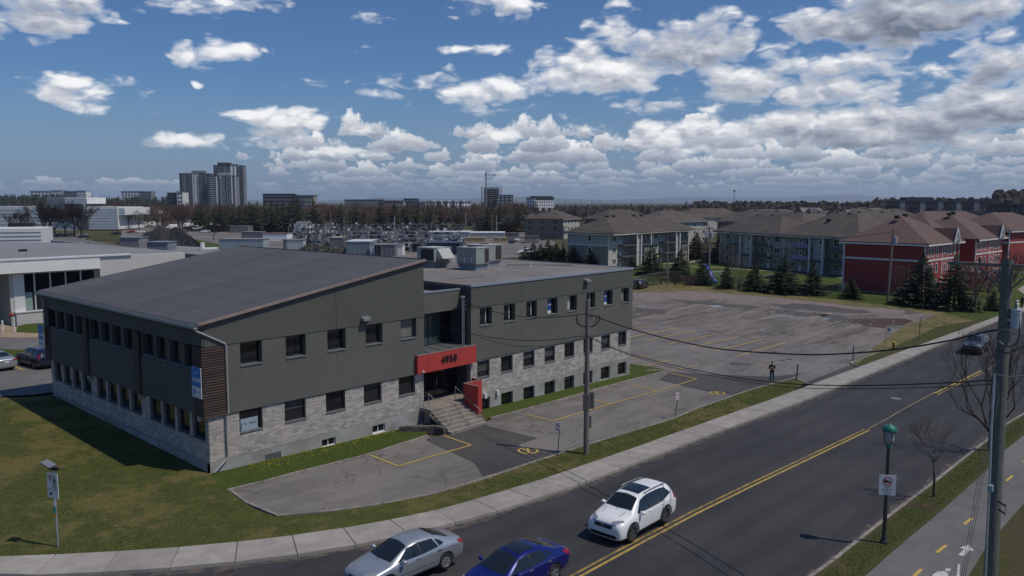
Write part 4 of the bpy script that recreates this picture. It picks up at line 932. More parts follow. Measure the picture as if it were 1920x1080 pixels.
MB().box(36.50, 36.21, 2.952, 36.62, 37.5, 2.985).build('cap', copper, rs); MB().box(36.50, 37.51, 2.952, 38.22, 37.63, 2.985).build('cap', copper, rs)
# low retaining walls of rough blocks beside the stairs
rw = mat('rough_block', (.15, .135, .12), (.09, .08, .072), 3, .95, 1.0, 12, obj_rand=.2, coords='World')
def retaining(pts, n, h, zb, lab):
    r = empty('retaining_wall', (pts[0][0], pts[0][1], zb), lab, 'retaining wall'); rr = random.Random(n)
    for lv in range(h):
        for a, b in zip(pts, pts[1:]):
            L = math.dist(a, b); c = max(1, int(L/.45)); A = Vector(a); B = Vector(b)
            for k in range(c):
                p = A.lerp(B, (k+.5)/c); ang = atan2(B.y-A.y, B.x-A.x)
                mb = MB().obox((p.x+rr.uniform(-.02, .02), p.y+rr.uniform(-.03, .03), zb+lv*.17+.085), (L/c-.02, .3, .155), ang+rr.uniform(-.05, .05))
                mb.build('block', rw, r)
retaining([(31.4, 38.15), (33.05, 36.55), (33.15, 35.8)], 3, 3, .52, 'low dark block retaining wall left of the entrance stairs')
retaining([(36.85, 36.1), (37.0, 36.9), (37.6, 37.2)], 2, 3, .42, 'small block retaining wall at the foot of the red screen')
mb = MB(); rr = random.Random(5)
for k in range(60): mb.blob((rr.uniform(32.4, 34.8), rr.uniform(37.2, 38.3), rr.uniform(.62, .72)), rr.uniform(.05, .13), .3, 6, 4, rr)
tag(mb.build('rubble', rw), 'dark loose stones under the landing', 'stones', kind='stuff')
# --- bricks: the ones that show largest are parts, the rest one bed
o = off.location
def bdist(b):
    c = ((b[1]+b[2])/2, b[5]) if b[0] == 'Y' else (b[5], (b[1]+b[2])/2)
    return math.hypot(*c)*(1.0 if b[0] == 'Y' else 1.35)
bricks.sort(key=lambda b: bdist(b))
full = [b for b in bricks if abs((b[2]-b[1])-.378) < .004][:300]; fs_ = set(map(id, full))
cache = {}
for b in full:
    ax = b[0]
    if ax not in cache:
        mb = MB(); mb.box(-.189, -.012, -.044, .189, .012, .044) if ax == 'Y' else mb.box(-.012, -.189, -.044, .012, .189, .044); cache[ax] = mb.mesh('brick', brickm)
    u = (b[1]+b[2])/2; z = (b[3]+b[4])/2; f = b[5]+b[6]+.012*(1 if b[6] < 0 else -1)
    inst('brick', cache[ax], off, ((u-o.x, f-o.y, z-o.z) if ax == 'Y' else (f-o.x, u-o.y, z-o.z)))
mb = MB()
for b in bricks:
    if id(b) in fs_: continue
    f0, f1 = sorted((b[5]-.001, b[5]+b[6]))
    mb.box(b[1], f0, b[3], b[2], f1, b[4]) if b[0] == 'Y' else mb.box(f0, b[1], b[3], f1, b[2], b[4])
tag(mb.build('brickwork', brickbed, off), kind='stuff')
# --- things on the flat roof
def hvac(x, y, w_, d_, h, hood, lab, dark_side, zc=.55):
    u = empty('rooftop_unit', (x, y, 9.35), lab, 'rooftop air unit', 'air conditioning units on the flat roof')
    body = bpy.data.materials.get('unit_green') or mat('unit_green', (.30, .325, .30), (.26, .285, .265), 1, .6)
    curb = bpy.data.materials.get('unit_curb') or mat('unit_curb', (.24, .28, .32), (.2, .235, .27), 2, .45, metal=.2)
    hw, hd = w_/2, d_/2; f = .84
    c = MB(); c.add([(-hw*f, -hd*f, 0), (hw*f, -hd*f, 0), (hw*f, hd*f, 0), (-hw*f, hd*f, 0), (-hw*f, -hd*f, .28), (hw*f, -hd*f, .28), (hw*f, hd*f, .28), (-hw*f, hd*f, .28), (-hw, -hd, zc), (hw, -hd, zc), (hw, hd, zc), (-hw, hd, zc)],
                    [(0, 3, 2, 1), (8, 9, 10, 11)]+[(i, (i+1) % 4, 4+(i+1) % 4, 4+i) for i in range(4)]+[(4+i, 4+(i+1) % 4, 8+(i+1) % 4, 8+i) for i in range(4)])
    c.build('curb', curb, u, world=False)
    b = MB().box(-hw, -hd, zc+.002, hw, hd, zc+h).build('cabinet', body, u, world=False)
    MB().box(-hw-.03, -hd-.03, zc+h+.001, hw+.03, hd+.03, zc+h+.05).build('lid', mat('pale_lid', (.42, .43, .41), rough=.6) if not bpy.data.materials.get('pale_lid') else bpy.data.materials['pale_lid'], u, world=False)
    gm_ = bpy.data.materials.get('coil') or mat('coil', (.05, .04, .036), (.03, .026, .024), 30, .8)
    if dark_side == 'X-': MB().box(-hw-.012, -hd+.08, zc+.1, -hw-.001, hd-.5, zc+h-.1).build('coil_grille', gm_, u, world=False)
    else:
        MB().box(hw*.28, -hd-.012, zc+.08, hw-.08, -hd-.001, zc+h-.08).build('coil_grille', gm_, u, world=False)
    for k in (.25, .5, .75):
        MB().box(-hw-.006, -hd+d_*k, zc+.02, -hw-.0008, -hd+d_*k+.015, zc+h-.02).build('seam', M['darkmetal'], b, world=False)
    for k in (.2, .55): MB().box(-hw-.01, -hd+d_*k, zc+.1, -hw-.001, -hd+d_*k+.09, zc+.5).build('label_plate', M['white'], u, world=False)
    if hood:
        hm = mat('hood_metal', (.42, .45, .42), rough=.5) if not bpy.data.materials.get('hood_metal') else bpy.data.materials['hood_metal']
        hb = MB(); y0, y1, z1, z0, e = -hd, -hd-.75, zc+h-.02, zc+.25, .0
        hb.add([(-hw+.35, y0, z1), (hw-.25, y0, z1), (hw-.25, y0, z0), (-hw+.35, y0, z0), (-hw+.35, y1, z0+.05), (hw-.25, y1, z0+.05), (-hw+.35, y1, z0), (hw-.25, y1, z0)],
               [(0, 1, 5, 4), (4, 5, 7, 6), (0, 4, 6, 3), (1, 2, 7, 5)]); hb.build('intake_hood', hm, u, world=False)
    else:
        MB().lathe([(.42, zc+h+.051), (.42, zc+h+.1), (.1, zc+h+.11)], (hw*.1, hd*.1, 0), 20).build('fan_ring', M['darkmetal'], u, world=False)
    return u
hvac(46.95, 51.9, 2.0, 2.2, 1.15, True, 'leftmost grey green rooftop unit with a sloping intake hood', 'X-')
hvac(47.35, 47.5, 1.6, 2.3, 1.30, False, 'front rooftop unit with a big brown coil grille facing the road', 'Y-')
hvac(50.3, 49.1, 2.3, 2.2, 1.35, False, 'tallest grey green rooftop unit behind and right of the others', 'none')
v = MB(); v.cyl(51.5, 44.7, 9.35, 9.75, .05, n=8); tag(v.build('vent_pipe', M['white']), 'short white vent pipe standing alone on the flat gravel roof', 'vent pipe')
pp = mat('pale_walkway', (.38, .37, .36), (.30, .29, .28), 2, .8)
for a, b, lab in (((50.2, 46.2), (53.6, 44.9), 'pale pipe lying on the flat roof right of the air units'), ((52.3, 48.2), (56.0, 43.6), 'long pale pipe crossing the flat roof to its right end')):
    v = MB().beam((a[0], a[1], 9.42), (b[0], b[1], 9.42), .16, .12); tag(v.build('roof_pipe', pp), lab, 'pipe')
MB().box(40, 42.5, 9.351, 44, 42.9, 9.358).build('roof_patch', mat('dark_roof_patch', (.09, .08, .075), (.15, .135, .125), 2, .95), off)
# service mast in the recess
ms = empty('service_mast', (37.75, 38.95, 5.3), 'pale electrical service mast beside the glazed recess above the red sign', 'service mast')
for dx in (-.07, .07): MB().cyl(37.80+dx, 38.92, 5.3, 8.55 if dx < 0 else 8.45, .04, n=8).build('conduit', M['steel'], ms)
MB().box(37.55, 38.8, 8.5, 37.95, 38.98, 8.62).build('weatherhead', M['steel'], ms)
for z in (7.7, 8.0, 8.3): MB().lathe([(.03, -.05), (.05, 0), (.03, .05)], (37.98, 38.85, z), 8).build('insulator', M['white'], ms)
# ------------------------------------------------------------------ vehicles
def paint(name, c, rough=.28, metal=.0, coat=.8):
    m = bpy.data.materials.new(name); m.use_nodes = True; t = NT(m.node_tree); b = t.n['Principled BSDF']
    p = t.node('ShaderNodeTexCoord').outputs['Object']
    col = t.mix(t.mr(t.noise(p, 1.5, 5), .3, .75), rgb(*c), rgb(c[0]*.9, c[1]*.9, c[2]*.88))
    t.put(b.inputs['Base Color'], col); b.inputs['Roughness'].default_value = rough; b.inputs['Metallic'].default_value = metal
    b.inputs['Coat Weight'].default_value = coat; b.inputs['Coat Roughness'].default_value = .05; return m
M['carglass'] = bpy.data.materials.new('car_glass'); M['carglass'].use_nodes = True; glassy(M['carglass'], (.014, .019, .022), .04, .75)
M['chrome'] = mat('chrome', (.55, .56, .58), rough=.2, metal=.9)
M['lampglass'] = mat('headlight_lens', (.38, .40, .42), rough=.12, metal=.3)
M['redlens'] = mat('tail_light_lens', (.30, .015, .02), rough=.2)
M['alloy'] = mat('alloy_rim', (.42, .43, .45), rough=.35, metal=.6)
M['darkalloy'] = mat('dark_alloy_rim', (.16, .165, .17), rough=.35, metal=.6)
def loft(stations, name):
    vs = []; fs = []; n = None
    for (x, zt, yr, zr_, yb, zb, ym, zbt) in stations:
        half = [(0, zt), (yr*.62, zt-(zt-zr_)*.22), (yr, zr_), (yb, zb), (yb+(ym-yb)*.6+.01, zb-.10), (ym, (zb+zbt)*.5+.02), (ym-.015, zbt+.14), (ym*.93, zbt), (ym*.5, zbt-.02), (0, zbt-.02)]
        ring = half+[(-y, z) for y, z in half[-2:0:-1]]
        n = len(ring); vs += [(x, y, z) for y, z in ring]
    for i in range(len(stations)-1):
        for k in range(n): fs.append((i*n+k, (i+1)*n+k, (i+1)*n+(k+1) % n, i*n+(k+1) % n))
    fs.append(tuple(range(n))); fs.append(tuple(range((len(stations)-1)*n, len(stations)*n))[::-1])
    me = bpy.data.meshes.new(name); me.from_pydata(vs, [], fs); me.update()
    bm = bmesh.new(); bm.from_mesh(me); bmesh.ops.recalc_face_normals(bm, faces=bm.faces[:]); bm.to_mesh(me); bm.free()
    return me
def evaluated(ob, name):
    dg = bpy.context.evaluated_depsgraph_get(); me = bpy.data.meshes.new_from_object(ob.evaluated_get(dg)); me.name = name; return me
def patch(bvh, poly, axis, sign, off, cuts=5, width=None):
    """polygon in a plane, laid on the body surface by casting rays along the axis"""
    bm = bmesh.new()
    def lift(a, b): return {'y': (a, 0, b), 'x': (0, a, b), 'z': (a, b, 0)}[axis]
    f = bm.faces.new([bm.verts.new(lift(a, b)) for a, b in poly]); bmesh.ops.triangulate(bm, faces=[f])
    for _ in range(2 if cuts > 3 else 1): bmesh.ops.subdivide_edges(bm, edges=bm.edges[:], cuts=1 if cuts < 4 else 2, use_grid_fill=True)
    ai = 'xyz'.index(axis); d = Vector((0, 0, 0)); d[ai] = -sign
    for v in bm.verts:
        o = Vector(v.co); o[ai] = sign*4.0
        h = bvh.ray_cast(o, d)
        if h[0] is None:
            h = (bvh.find_nearest(Vector((v.co.x if axis != 'x' else sign*2.2, v.co.y if axis != 'y' else sign*.8, v.co.z if axis != 'z' else 1.2)))[0], None)
            v.co = h[0]
        else: v.co = h[0]+h[1]*off if h[1].dot(d) < 0 else h[0]-h[1]*off
    bmesh.ops.recalc_face_normals(bm, faces=bm.faces[:])
    me = bpy.data.meshes.new('p'); bm.to_mesh(me); bm.free()
    me.polygons.foreach_set('use_smooth', [True]*len(me.polygons)); return me
def part_mesh(name, me, m, parent, label=None):
    me.materials.append(m); o = bpy.data.objects.new(name, me); COL.objects.link(o); o.parent = parent
    if label: o['label'] = label
    return o
def wheel(parent, x, y, r, wd, rim, spokes=5, style=0):
    s = 1 if y > 0 else -1
    wh = MB().lathe([(r*.70, -wd/2), (r*.96, -wd/2), (r, -wd/2+.02), (r, wd/2-.02), (r*.96, wd/2), (r*.70, wd/2), (r*.66, wd/2-.02), (r*.66, -wd/2+.02)], (0, 0, 0), 28, 'Y').build('wheel', M['rubber'], parent, True, False)
    wh.location = (x, y, r)
    MB().lathe([(.0, -.02), (r*.66, -.02), (r*.66, .0), (.0, .0)], (0, s*(wd/2-.10), 0), 24, 'Y').build('brake', M['black'], wh, False, False)
    rm = MB(); yo = s*(wd/2-.035)
    rm.lathe([(r*.60, -.02), (r*.68, -.03), (r*.70, .012), (r*.63, .014)], (0, yo, 0), 28, 'Y') if False else None
    ring = [(r*.62, -.03), (r*.69, -.03), (r*.70, .03), (r*.655, .03)]
    vs = []; n = 28
    for rr_, z in ring:
        for k in range(n): t = 2*pi*k/n; vs.append((rr_*cos(t), yo+z, rr_*sin(t)))
    rm.add(vs, [(i*n+k, i*n+(k+1) % n, ((i+1) % 4)*n+(k+1) % n, ((i+1) % 4)*n+k) for i in range(4) for k in range(n)])
    for k in range(spokes):
        t = 2*pi*k/spokes+.3
        for dt in ((-.13, .13) if style else (0,)):
            a = Vector((cos(t+dt*.2)*r*.08, yo, sin(t+dt*.2)*r*.08)); b = Vector((cos(t+dt)*r*.66, yo, sin(t+dt)*r*.66))
            d = (b-a).normalized(); pz = Vector((-d.z, 0, d.x)); w0, w1 = (.05, .045) if not style else (.03, .03)
            if style == 0: w0, w1 = r*.16, r*.20
            q = [a-pz*w0, b-pz*w1*.7, b+pz*w1*.7, a+pz*w0]
            rm.add([p+Vector((0, s*.012, 0)) for p in q]+[p-Vector((0, s*.02, 0)) for p in q], [(0, 1, 2, 3), (7, 6, 5, 4), (0, 4, 5, 1), (1, 5, 6, 2), (2, 6, 7, 3), (3, 7, 4, 0)])
    rm.lathe([(0, -.02), (r*.17, -.02), (r*.15, .02), (0, .02)], (0, yo, 0), 12, 'Y')
    rm.build('rim', rim, wh, False, False)
    return wh
def car(name, stations, pnt, spec, label, cat, px=None, loc=None, heading=180, group=None):
    L = stations[-1][0]-stations[0][0]
    if loc is None: loc = G(*px)
    root = empty(name, (loc[0], loc[1], zg(*loc)-.0), label, cat, group, rz=radians(heading))
    me = loft(stations, 'body'); ob = bpy.data.objects.new('tmp', me); COL.objects.link(ob)
    sub = ob.modifiers.new('s', 'SUBSURF'); sub.levels = 2
    bvh_me = evaluated(ob, 'bv'); bm = bmesh.new(); bm.from_mesh(bvh_me); bvh = BVHTree.FromBMesh(bm); bm.free()
    cut = MB()
    for x in (spec['fx'], spec['rx']):
        for s in (1, -1): cut.lathe([(0, -.28), (spec['r']+.055, -.28), (spec['r']+.055, .28), (0, .28)], (x, s*(stations[4][6]-.08), spec['r']+.01), 28, 'Y')
    cm = cut.mesh('cut', M['black']); bmc = bmesh.new(); bmc.from_mesh(cm); bmesh.ops.recalc_face_normals(bmc, faces=bmc.faces[:]); bmc.to_mesh(cm); bmc.free()
    co = bpy.data.objects.new('cut', cm); COL.objects.link(co)
    bo = ob.modifiers.new('b', 'BOOLEAN'); bo.object = co; bo.operation = 'DIFFERENCE'; bo.solver = 'EXACT'
    body = evaluated(ob, 'body'); bpy.data.objects.remove(ob); bpy.data.objects.remove(co)
    body.materials.clear(); body.materials.append(pnt); body.materials.append(M['black'])
    # the insides of the wheel arches
    for p in body.polygons:
        p.use_smooth = True; p.material_index = 0
        c = p.center
        for x in (spec['fx'], spec['rx']):
            if math.hypot(c.x-x, c.z-spec['r']-.01) < spec['r']+.05 and abs(c.y) < stations[4][6]: p.material_index = 1; p.use_smooth = False
    bo_ = bpy.data.objects.new('body', body); COL.objects.link(bo_); bo_.parent = root
    def pt(nm, poly, ax, sg, m, off=.006, par=None, cuts=5, lab=None): return part_mesh(nm, patch(bvh, poly, ax, sg, off, cuts), m, par or root, lab)
    for s in (1, -1):
        for k, poly in enumerate(spec['side']): pt('side_window', poly, 'y', s, M['carglass'])
        if 'sidetrim' in spec: pt('window_trim', spec['sidetrim'], 'y', s, M['chrome'], .003)
        for k in spec.get('pillars', []): pt('door_pillar', k, 'y', s, M['black'], .0075)
        for k in spec.get('seams', []): pt('door_seam', k, 'y', s, M['black'], .003, bo_, 3)
        for (x, z) in spec.get('handles', []): pt('door_handle', [(x-.1, z), (x+.1, z), (x+.1, z+.035), (x-.1, z+.035)], 'y', s, spec.get('handle_m', M['chrome']), .03, None, 2)
        if 'sill' in spec: pt('sill_trim', spec['sill'], 'y', s, M['black'], .006)
        if 'strip' in spec: pt('door_strip', spec['strip'], 'y', s, pnt, .02)
        pt('headlight', [(a, b*s) for a, b in spec['head']], 'z' if spec.get('headtop') else 'z', 1, M['lampglass'], .008)
        pt('tail_light', spec['tail'], 'y', s, M['redlens'], .008)
        if 'tailb' in spec: pt('tail_light', [(a*s, b) for a, b in spec['tailb']], 'x', -1, M['redlens'], .008)
        mir = MB().blob((spec['mx'], s*(stations[5][4]+.12), spec['mz']), 1, 0, 10, 6, sc=(.10, .13, .085)); mir.build('wing_mirror', spec.get('mirror', pnt), root, True, False)
        wl = [wheel(root, x, s*(stations[4][6]-.13), spec['r'], .22, spec['rim'], spec.get('spokes', 5), spec.get('style', 0)) for x in (spec['fx'], spec['rx'])]
        if 'arch' in spec:
            for x in (spec['fx'], spec['rx']):
                a0 = [(x+cos(t)*(spec['r']+.055), spec['r']+.01+sin(t)*(spec['r']+.055)) for t in [pi*k/10 for k in range(11)]]; a1 = [(x+cos(t)*(spec['r']+.12), spec['r']+.01+sin(t)*(spec['r']+.12)) for t in [pi*k/10 for k in range(11)]]
                for k in range(10): pass
                pt('wheel_arch_trim', a0+a1[::-1], 'y', s, M['black'], .012, None, 2)
    pt('windscreen', spec['ws'], 'z', 1, M['carglass']); pt('rear_window', spec['rw'], spec.get('rwax', 'z'), 1 if spec.get('rwax', 'z') == 'z' else -1, M['carglass'])
    if 'roofp' in spec: pt('sunroof', spec['roofp'], 'z', 1, M['carglass'])
    if 'rails' in spec:
        for s in (1, -1): MB().tube([(x, s*y, z) for x, y, z in spec['rails']], .022, 6).build('roof_rail', spec.get('railm', M['chrome']), root, True, False)
    for nm, poly, m in spec.get('front', []): pt(nm, poly, 'x', 1, m, .01)
    for nm, poly, m in spec.get('back', []): pt(nm, poly, 'x', -1, m, .01)
    for nm, poly, m in spec.get('top', []): pt(nm, poly, 'z', 1, m, .004, bo_, 3)
    return root
SUV = [(-2.29, .94, .5, .9, .70, .86, .76, .42), (-2.24, 1.10, .62, 1.08, .84, .98, .88, .27), (-2.06, 1.38, .64, 1.35, .87, 1.04, .915, .22), (-1.84, 1.60, .62, 1.565, .88, 1.05, .925, .2), (-1.40, 1.665, .62, 1.62, .89, 1.04, .925, .2),
       (-.4, 1.69, .63, 1.645, .895, 1.01, .925, .2), (.30, 1.66, .62, 1.61, .895, 1.0, .925, .2), (.60, 1.58, .64, 1.53, .89, 1.0, .925, .2), (1.22, 1.18, .74, 1.13, .875, 1.02, .925, .2), (1.38, 1.10, .72, 1.06, .865, .99, .92, .2),
       (1.95, 1.02, .66, .99, .83, .90, .91, .2), (2.18, .92, .6, .89, .78, .80, .87, .22), (2.29, .74, .52, .72, .66, .64, .74, .28)]
def suvspec(rim, **k):
    d = dict(r=.355, fx=1.36, rx=-1.30, rim=rim, spokes=5, style=0, pillars=[[(-.03, 1.04), (.07, 1.04), (.09, 1.52), (-.01, 1.53)], [(-1.06, 1.06), (-.95, 1.06), (-.88, 1.53), (-1.0, 1.52)]], side=[[(.98, 1.05), (.50, 1.45), (.08, 1.54), (.04, 1.03)], [(-.02, 1.03), (.02, 1.55), (-.90, 1.55), (-1.00, 1.05)], [(-1.03, 1.06), (-.93, 1.55), (-1.44, 1.50), (-1.80, 1.22)]],
             ws=[(1.16, .66), (1.22, 0), (1.16, -.66), (.56, -.56), (.50, 0), (.56, .56)], rw=[(-.60, 1.16), (.60, 1.16), (.52, 1.50), (-.52, 1.50)], rwax='x',
             head=[(2.22, .40), (2.12, .64), (1.86, .80), (1.80, .74), (2.02, .50), (2.12, .36)], tail=[(-2.02, 1.32), (-2.14, 1.16), (-2.22, .92), (-1.92, .98), (-1.98, 1.12)],
             mx=.80, mz=1.08, handles=[(-.02+.1, .93), (-.98, .95)], handle_m=M['white'], sill=[(.92, .22), (.92, .34), (-.86, .34), (-.86, .22)], arch=1,
             seams=[[(.98, .4), (1.0, .4), (.96, 1.02), (.94, 1.02)], [(.02, .36), (.035, .36), (.035, 1.02), (.02, 1.02)], [(-.98, .55), (-.965, .55), (-.965, 1.05), (-.98, 1.05)]],
             rails=[(.10, .60, 1.64), (-.3, .61, 1.675), (-1.2, .60, 1.66), (-1.6, .59, 1.62)], railm=M['steel'],
             front=[('grille', [(-.42, .66), (.42, .66), (.46, .80), (-.46, .80)], M['black']), ('grille_bar', [(-.6, .81), (.6, .81), (.6, .85), (-.6, .85)], M['chrome']), ('lower_intake', [(-.7, .30), (.7, .30), (.62, .44), (-.62, .44)], M['black'])],
             back=[('bumper_trim', [(-.75, .28), (.75, .28), (.75, .5), (-.75, .5)], M['black'])],
             top=[('hood_seam', [(1.26, -.72), (1.275, -.72), (1.275, .72), (1.26, .72)], M['black']), ('hood_crease_shade', [(1.3, .48), (1.3, .50), (2.1, .40), (2.1, .38)], M['darkmetal']), ('hood_crease_shade', [(1.3, -.48), (1.3, -.50), (2.1, -.40), (2.1, -.38)], M['darkmetal'])])  # hood creases are flat dark strips, their shade painted on
    d.update(k); return d
white_p = paint('white_pearl_paint', (.88, .88, .87)); silver_p = paint('silver_paint', (.42, .45, .49), .3, .5); blue_p = paint('blue_paint', (.006, .010, .16), .25, .25, 1.0); navy_p = paint('navy_paint', (.012, .016, .05), .3, .2)
black_p = paint('black_paint', (.012, .012, .014)); grey_p = paint('grey_paint', (.08, .085, .09), .3, .4); red_p = paint('red_paint', (.25, .02, .02))
white_s = suvspec(M['darkalloy'], roofp=[(.32, .46), (.32, -.46), (-.62, -.48), (-.62, .48)])
suv = car('suv', SUV, white_p, white_s, 'white suv with a dark sunroof driving beside the double yellow line', 'car', loc=(28.75, 18.95), heading=180.5); suv.scale = (1, 1, 1.045)
tt = [c for c in suv.children if c.name.startswith('grille')]
MB().lathe([(.045, -.004), (.06, .004), (.03, .006)], (2.30, 0, .76), 12, 'X').build('badge', M['chrome'], suv, False, False)
SED = [(-2.31, .86, .5, .84, .66, .78, .72, .42), (-2.25, 1.0, .6, .985, .80, .90, .84, .28), (-2.0, 1.07, .66, 1.05, .83, .95, .875, .22), (-1.68, 1.12, .66, 1.09, .845, .96, .885, .2), (-1.25, 1.33, .60, 1.28, .85, .95, .885, .2), (-.80, 1.44, .56, 1.395, .855, .94, .885, .2),
       (-.2, 1.465, .57, 1.42, .86, .92, .885, .2), (.28, 1.42, .58, 1.37, .86, .91, .885, .2), (1.18, 1.00, .70, .96, .84, .91, .885, .2), (1.36, .945, .68, .92, .83, .88, .88, .2), (1.95, .86, .62, .84, .79, .76, .86, .2), (2.2, .76, .55, .74, .72, .66, .80, .22), (2.31, .60, .48, .58, .6, .52, .68, .28)]
def sedspec(rim, **k):
    d = dict(r=.32, fx=1.36, rx=-1.34, rim=rim, spokes=8, style=0, side=[[(.92, .95), (.34, 1.28), (-.10, 1.33), (-.14, .95)], [(-.20, .95), (-.17, 1.34), (-.82, 1.30), (-1.0, 1.0)], [(-1.06, 1.01), (-.92, 1.27), (-1.12, 1.19), (-1.30, 1.06)]],
             ws=[(1.12, .64), (1.20, 0), (1.12, -.64), (.32, -.52), (.26, 0), (.32, .52)], rw=[(-1.66, .56), (-1.70, 0), (-1.66, -.56), (-.98, -.46), (-.94, 0), (-.98, .46)],
             head=[(2.24, .42), (2.08, .62), (1.80, .76), (1.82, .66), (2.06, .44)], tail=[(-1.92, .98), (-2.16, .96), (-2.25, .80), (-2.06, .84)], tailb=[(.45, .82), (.76, .80), (.76, .93), (.48, .93)],
             mx=.74, mz=1.0, handles=[(-.02, .84), (-1.02, .86)], sill=[(.92, .19), (.92, .25), (-.9, .25), (-.9, .19)],
             pillars=[[(-.21, .95), (-.13, .95), (-.09, 1.34), (-.18, 1.345)]],
             seams=[[(.94, .38), (.955, .38), (.93, .93), (.915, .93)], [(-.17, .30), (-.157, .30), (-.157, .94), (-.17, .94)], [(-1.04, .55), (-1.028, .55), (-1.0, .98), (-1.012, .98)]],
             front=[('lower_intake', [(-.6, .32), (.6, .32), (.5, .44), (-.5, .44)], M['black']), ('grille', [(-.3, .60), (.3, .60), (.34, .66), (-.34, .66)], M['black'])],
             back=[('number_plate', [(-.15, .68), (.15, .68), (.15, .82), (-.15, .82)], M['white'])],
             top=[('hood_seam', [(1.26, -.66), (1.275, -.66), (1.275, .66), (1.26, .66)], M['black']), ('trunk_seam', [(-1.74, -.6), (-1.75, -.6), (-1.75, .6), (-1.74, .6)], M['black'])])
    d.update(k); return d
def place_by_wheel(px, heading, x_loc, y_loc):
    g_ = Vector(G(*px)); a = radians(heading); return (g_.x-(cos(a)*x_loc-sin(a)*y_loc), g_.y-(sin(a)*x_loc+cos(a)*y_loc))
sil_s = sedspec(M['alloy'], strip=[(.88, .50), (.88, .54), (-.95, .54), (-.95, .50)])
l1 = place_by_wheel((834, 1067), 177, -1.34, .76); l2 = place_by_wheel((1037, 1089), 178, -1.34, .76)
car('sedan', SED, silver_p, sil_s, 'silver sedan at the bottom edge of the picture beside the sidewalk', 'car', loc=l1, heading=177)
car('sedan', SED, blue_p, sedspec(M['alloy'], spokes=5, style=1, roofp=[(.16, .44), (.16, -.44), (-.62, -.44), (-.62, .44)], tail=[(-1.82, .99), (-2.16, .98), (-2.25, .80), (-2.04, .82)]), 'glossy royal blue sedan at the bottom edge behind the silver one', 'car', loc=l2, heading=178)
car('suv', SUV, navy_p, suvspec(M['darkalloy']), 'dark blue suv parked behind the left corner of the grey office', 'car', loc=(22.2, 74.3), heading=97)
car('sedan', SED, silver_p, sedspec(M['alloy']), 'silver sedan parked at the far left edge beside the dark blue suv', 'car', loc=(19.35, 75.4), heading=97)
car('suv', SUV, grey_p, suvspec(M['alloy'], railm=M['black']), 'dark grey suv driving toward the viewer behind the big bare tree', 'car', loc=(90.6, 19.0), heading=181)
jeep = suvspec(M['darkalloy']); jp = car('suv', SUV, black_p, jeep, 'black off-road car parked behind the right end of the grey office', 'car', loc=(117.5, 76.8), heading=15)
van = [(-2.9, 1.5, .7, 1.4, .9, 1.1, .9, .4), (-2.88, 2.4, .78, 2.3, .93, 1.3, .95, .3), (-2.6, 2.5, .8, 2.42, .95, 1.3, .97, .28), (0, 2.52, .8, 2.44, .96, 1.3, .98, .28), (1.2, 2.5, .8, 2.4, .96, 1.3, .98, .28), (1.5, 2.3, .8, 2.2, .95, 1.3, .98, .28), (2.2, 1.5, .8, 1.42, .93, 1.25, .97, .28), (2.7, 1.2, .72, 1.14, .88, 1.0, .93, .3), (2.86, .8, .6, .78, .76, .7, .8, .35)]
vanspec = dict(r=.36, fx=1.85, rx=-1.75, rim=M['steel'], side=[[(1.9, 1.35), (1.35, 2.0), (.8, 2.0), (.8, 1.35)]], ws=[(2.1, .7), (2.1, -.7), (1.55, -.66), (1.55, .66)], rw=[(-.6, 1.5), (.6, 1.5), (.6, 2.1), (-.6, 2.1)], rwax='x', head=[(2.6, .6), (2.45, .8), (2.3, .8), (2.45, .55)],
               tail=[(-2.8, 1.4), (-2.86, 1.4), (-2.86, 1.0), (-2.8, 1.0)], mx=1.7, mz=1.4)
van0 = car('van', van, white_p, vanspec, 'white delivery van parked beyond the gravel heap, facing left', 'van', loc=(179, 390), heading=160, group='white vans beyond the gravel heap')
PK = [(-2.7, 1.0, .7, .95, .9, .9, .92, .45), (-2.66, 1.12, .8, 1.1, .95, 1.0, .98, .35), (-1.0, 1.14, .8, 1.12, .96, 1.02, .99, .35), (-.86, 1.7, .66, 1.62, .94, 1.14, .99, .35), (-.6, 1.86, .66, 1.8, .94, 1.14, .99, .35), (.5, 1.88, .66, 1.82, .94, 1.12, .99, .35), (.85, 1.78, .68, 1.7, .94, 1.1, .99, .35), (1.5, 1.24, .8, 1.2, .93, 1.1, .99, .35), (2.4, 1.14, .76, 1.1, .9, 1.0, .97, .35), (2.65, .9, .7, .88, .8, .8, .88, .4)]
pks = dict(r=.40, fx=1.75, rx=-1.75, rim=M['steel'], side=[[(1.1, 1.2), (.7, 1.66), (.2, 1.7), (.2, 1.2)], [(.1, 1.2), (.1, 1.7), (-.7, 1.7), (-.7, 1.2)]], ws=[(1.4, .7), (1.4, -.7), (.95, -.6), (.95, .6)], rw=[(-.5, 1.3), (.5, 1.3), (.5, 1.6), (-.5, 1.6)], rwax='x', head=[(2.5, .5), (2.4, .75), (2.25, .75), (2.35, .45)],
           tail=[(-2.6, 1.05), (-2.66, 1.05), (-2.66, .75), (-2.6, .75)], mx=1.0, mz=1.3, top=[('cargo_bed', [(-1.05, .72), (-1.05, -.72), (-2.55, -.72), (-2.55, .72)], M['black'])])
pk = car('pickup_truck', PK, white_p, pks, 'white crew cab pickup parked behind the grey office ridge', 'pickup', loc=(171, 150), heading=140)
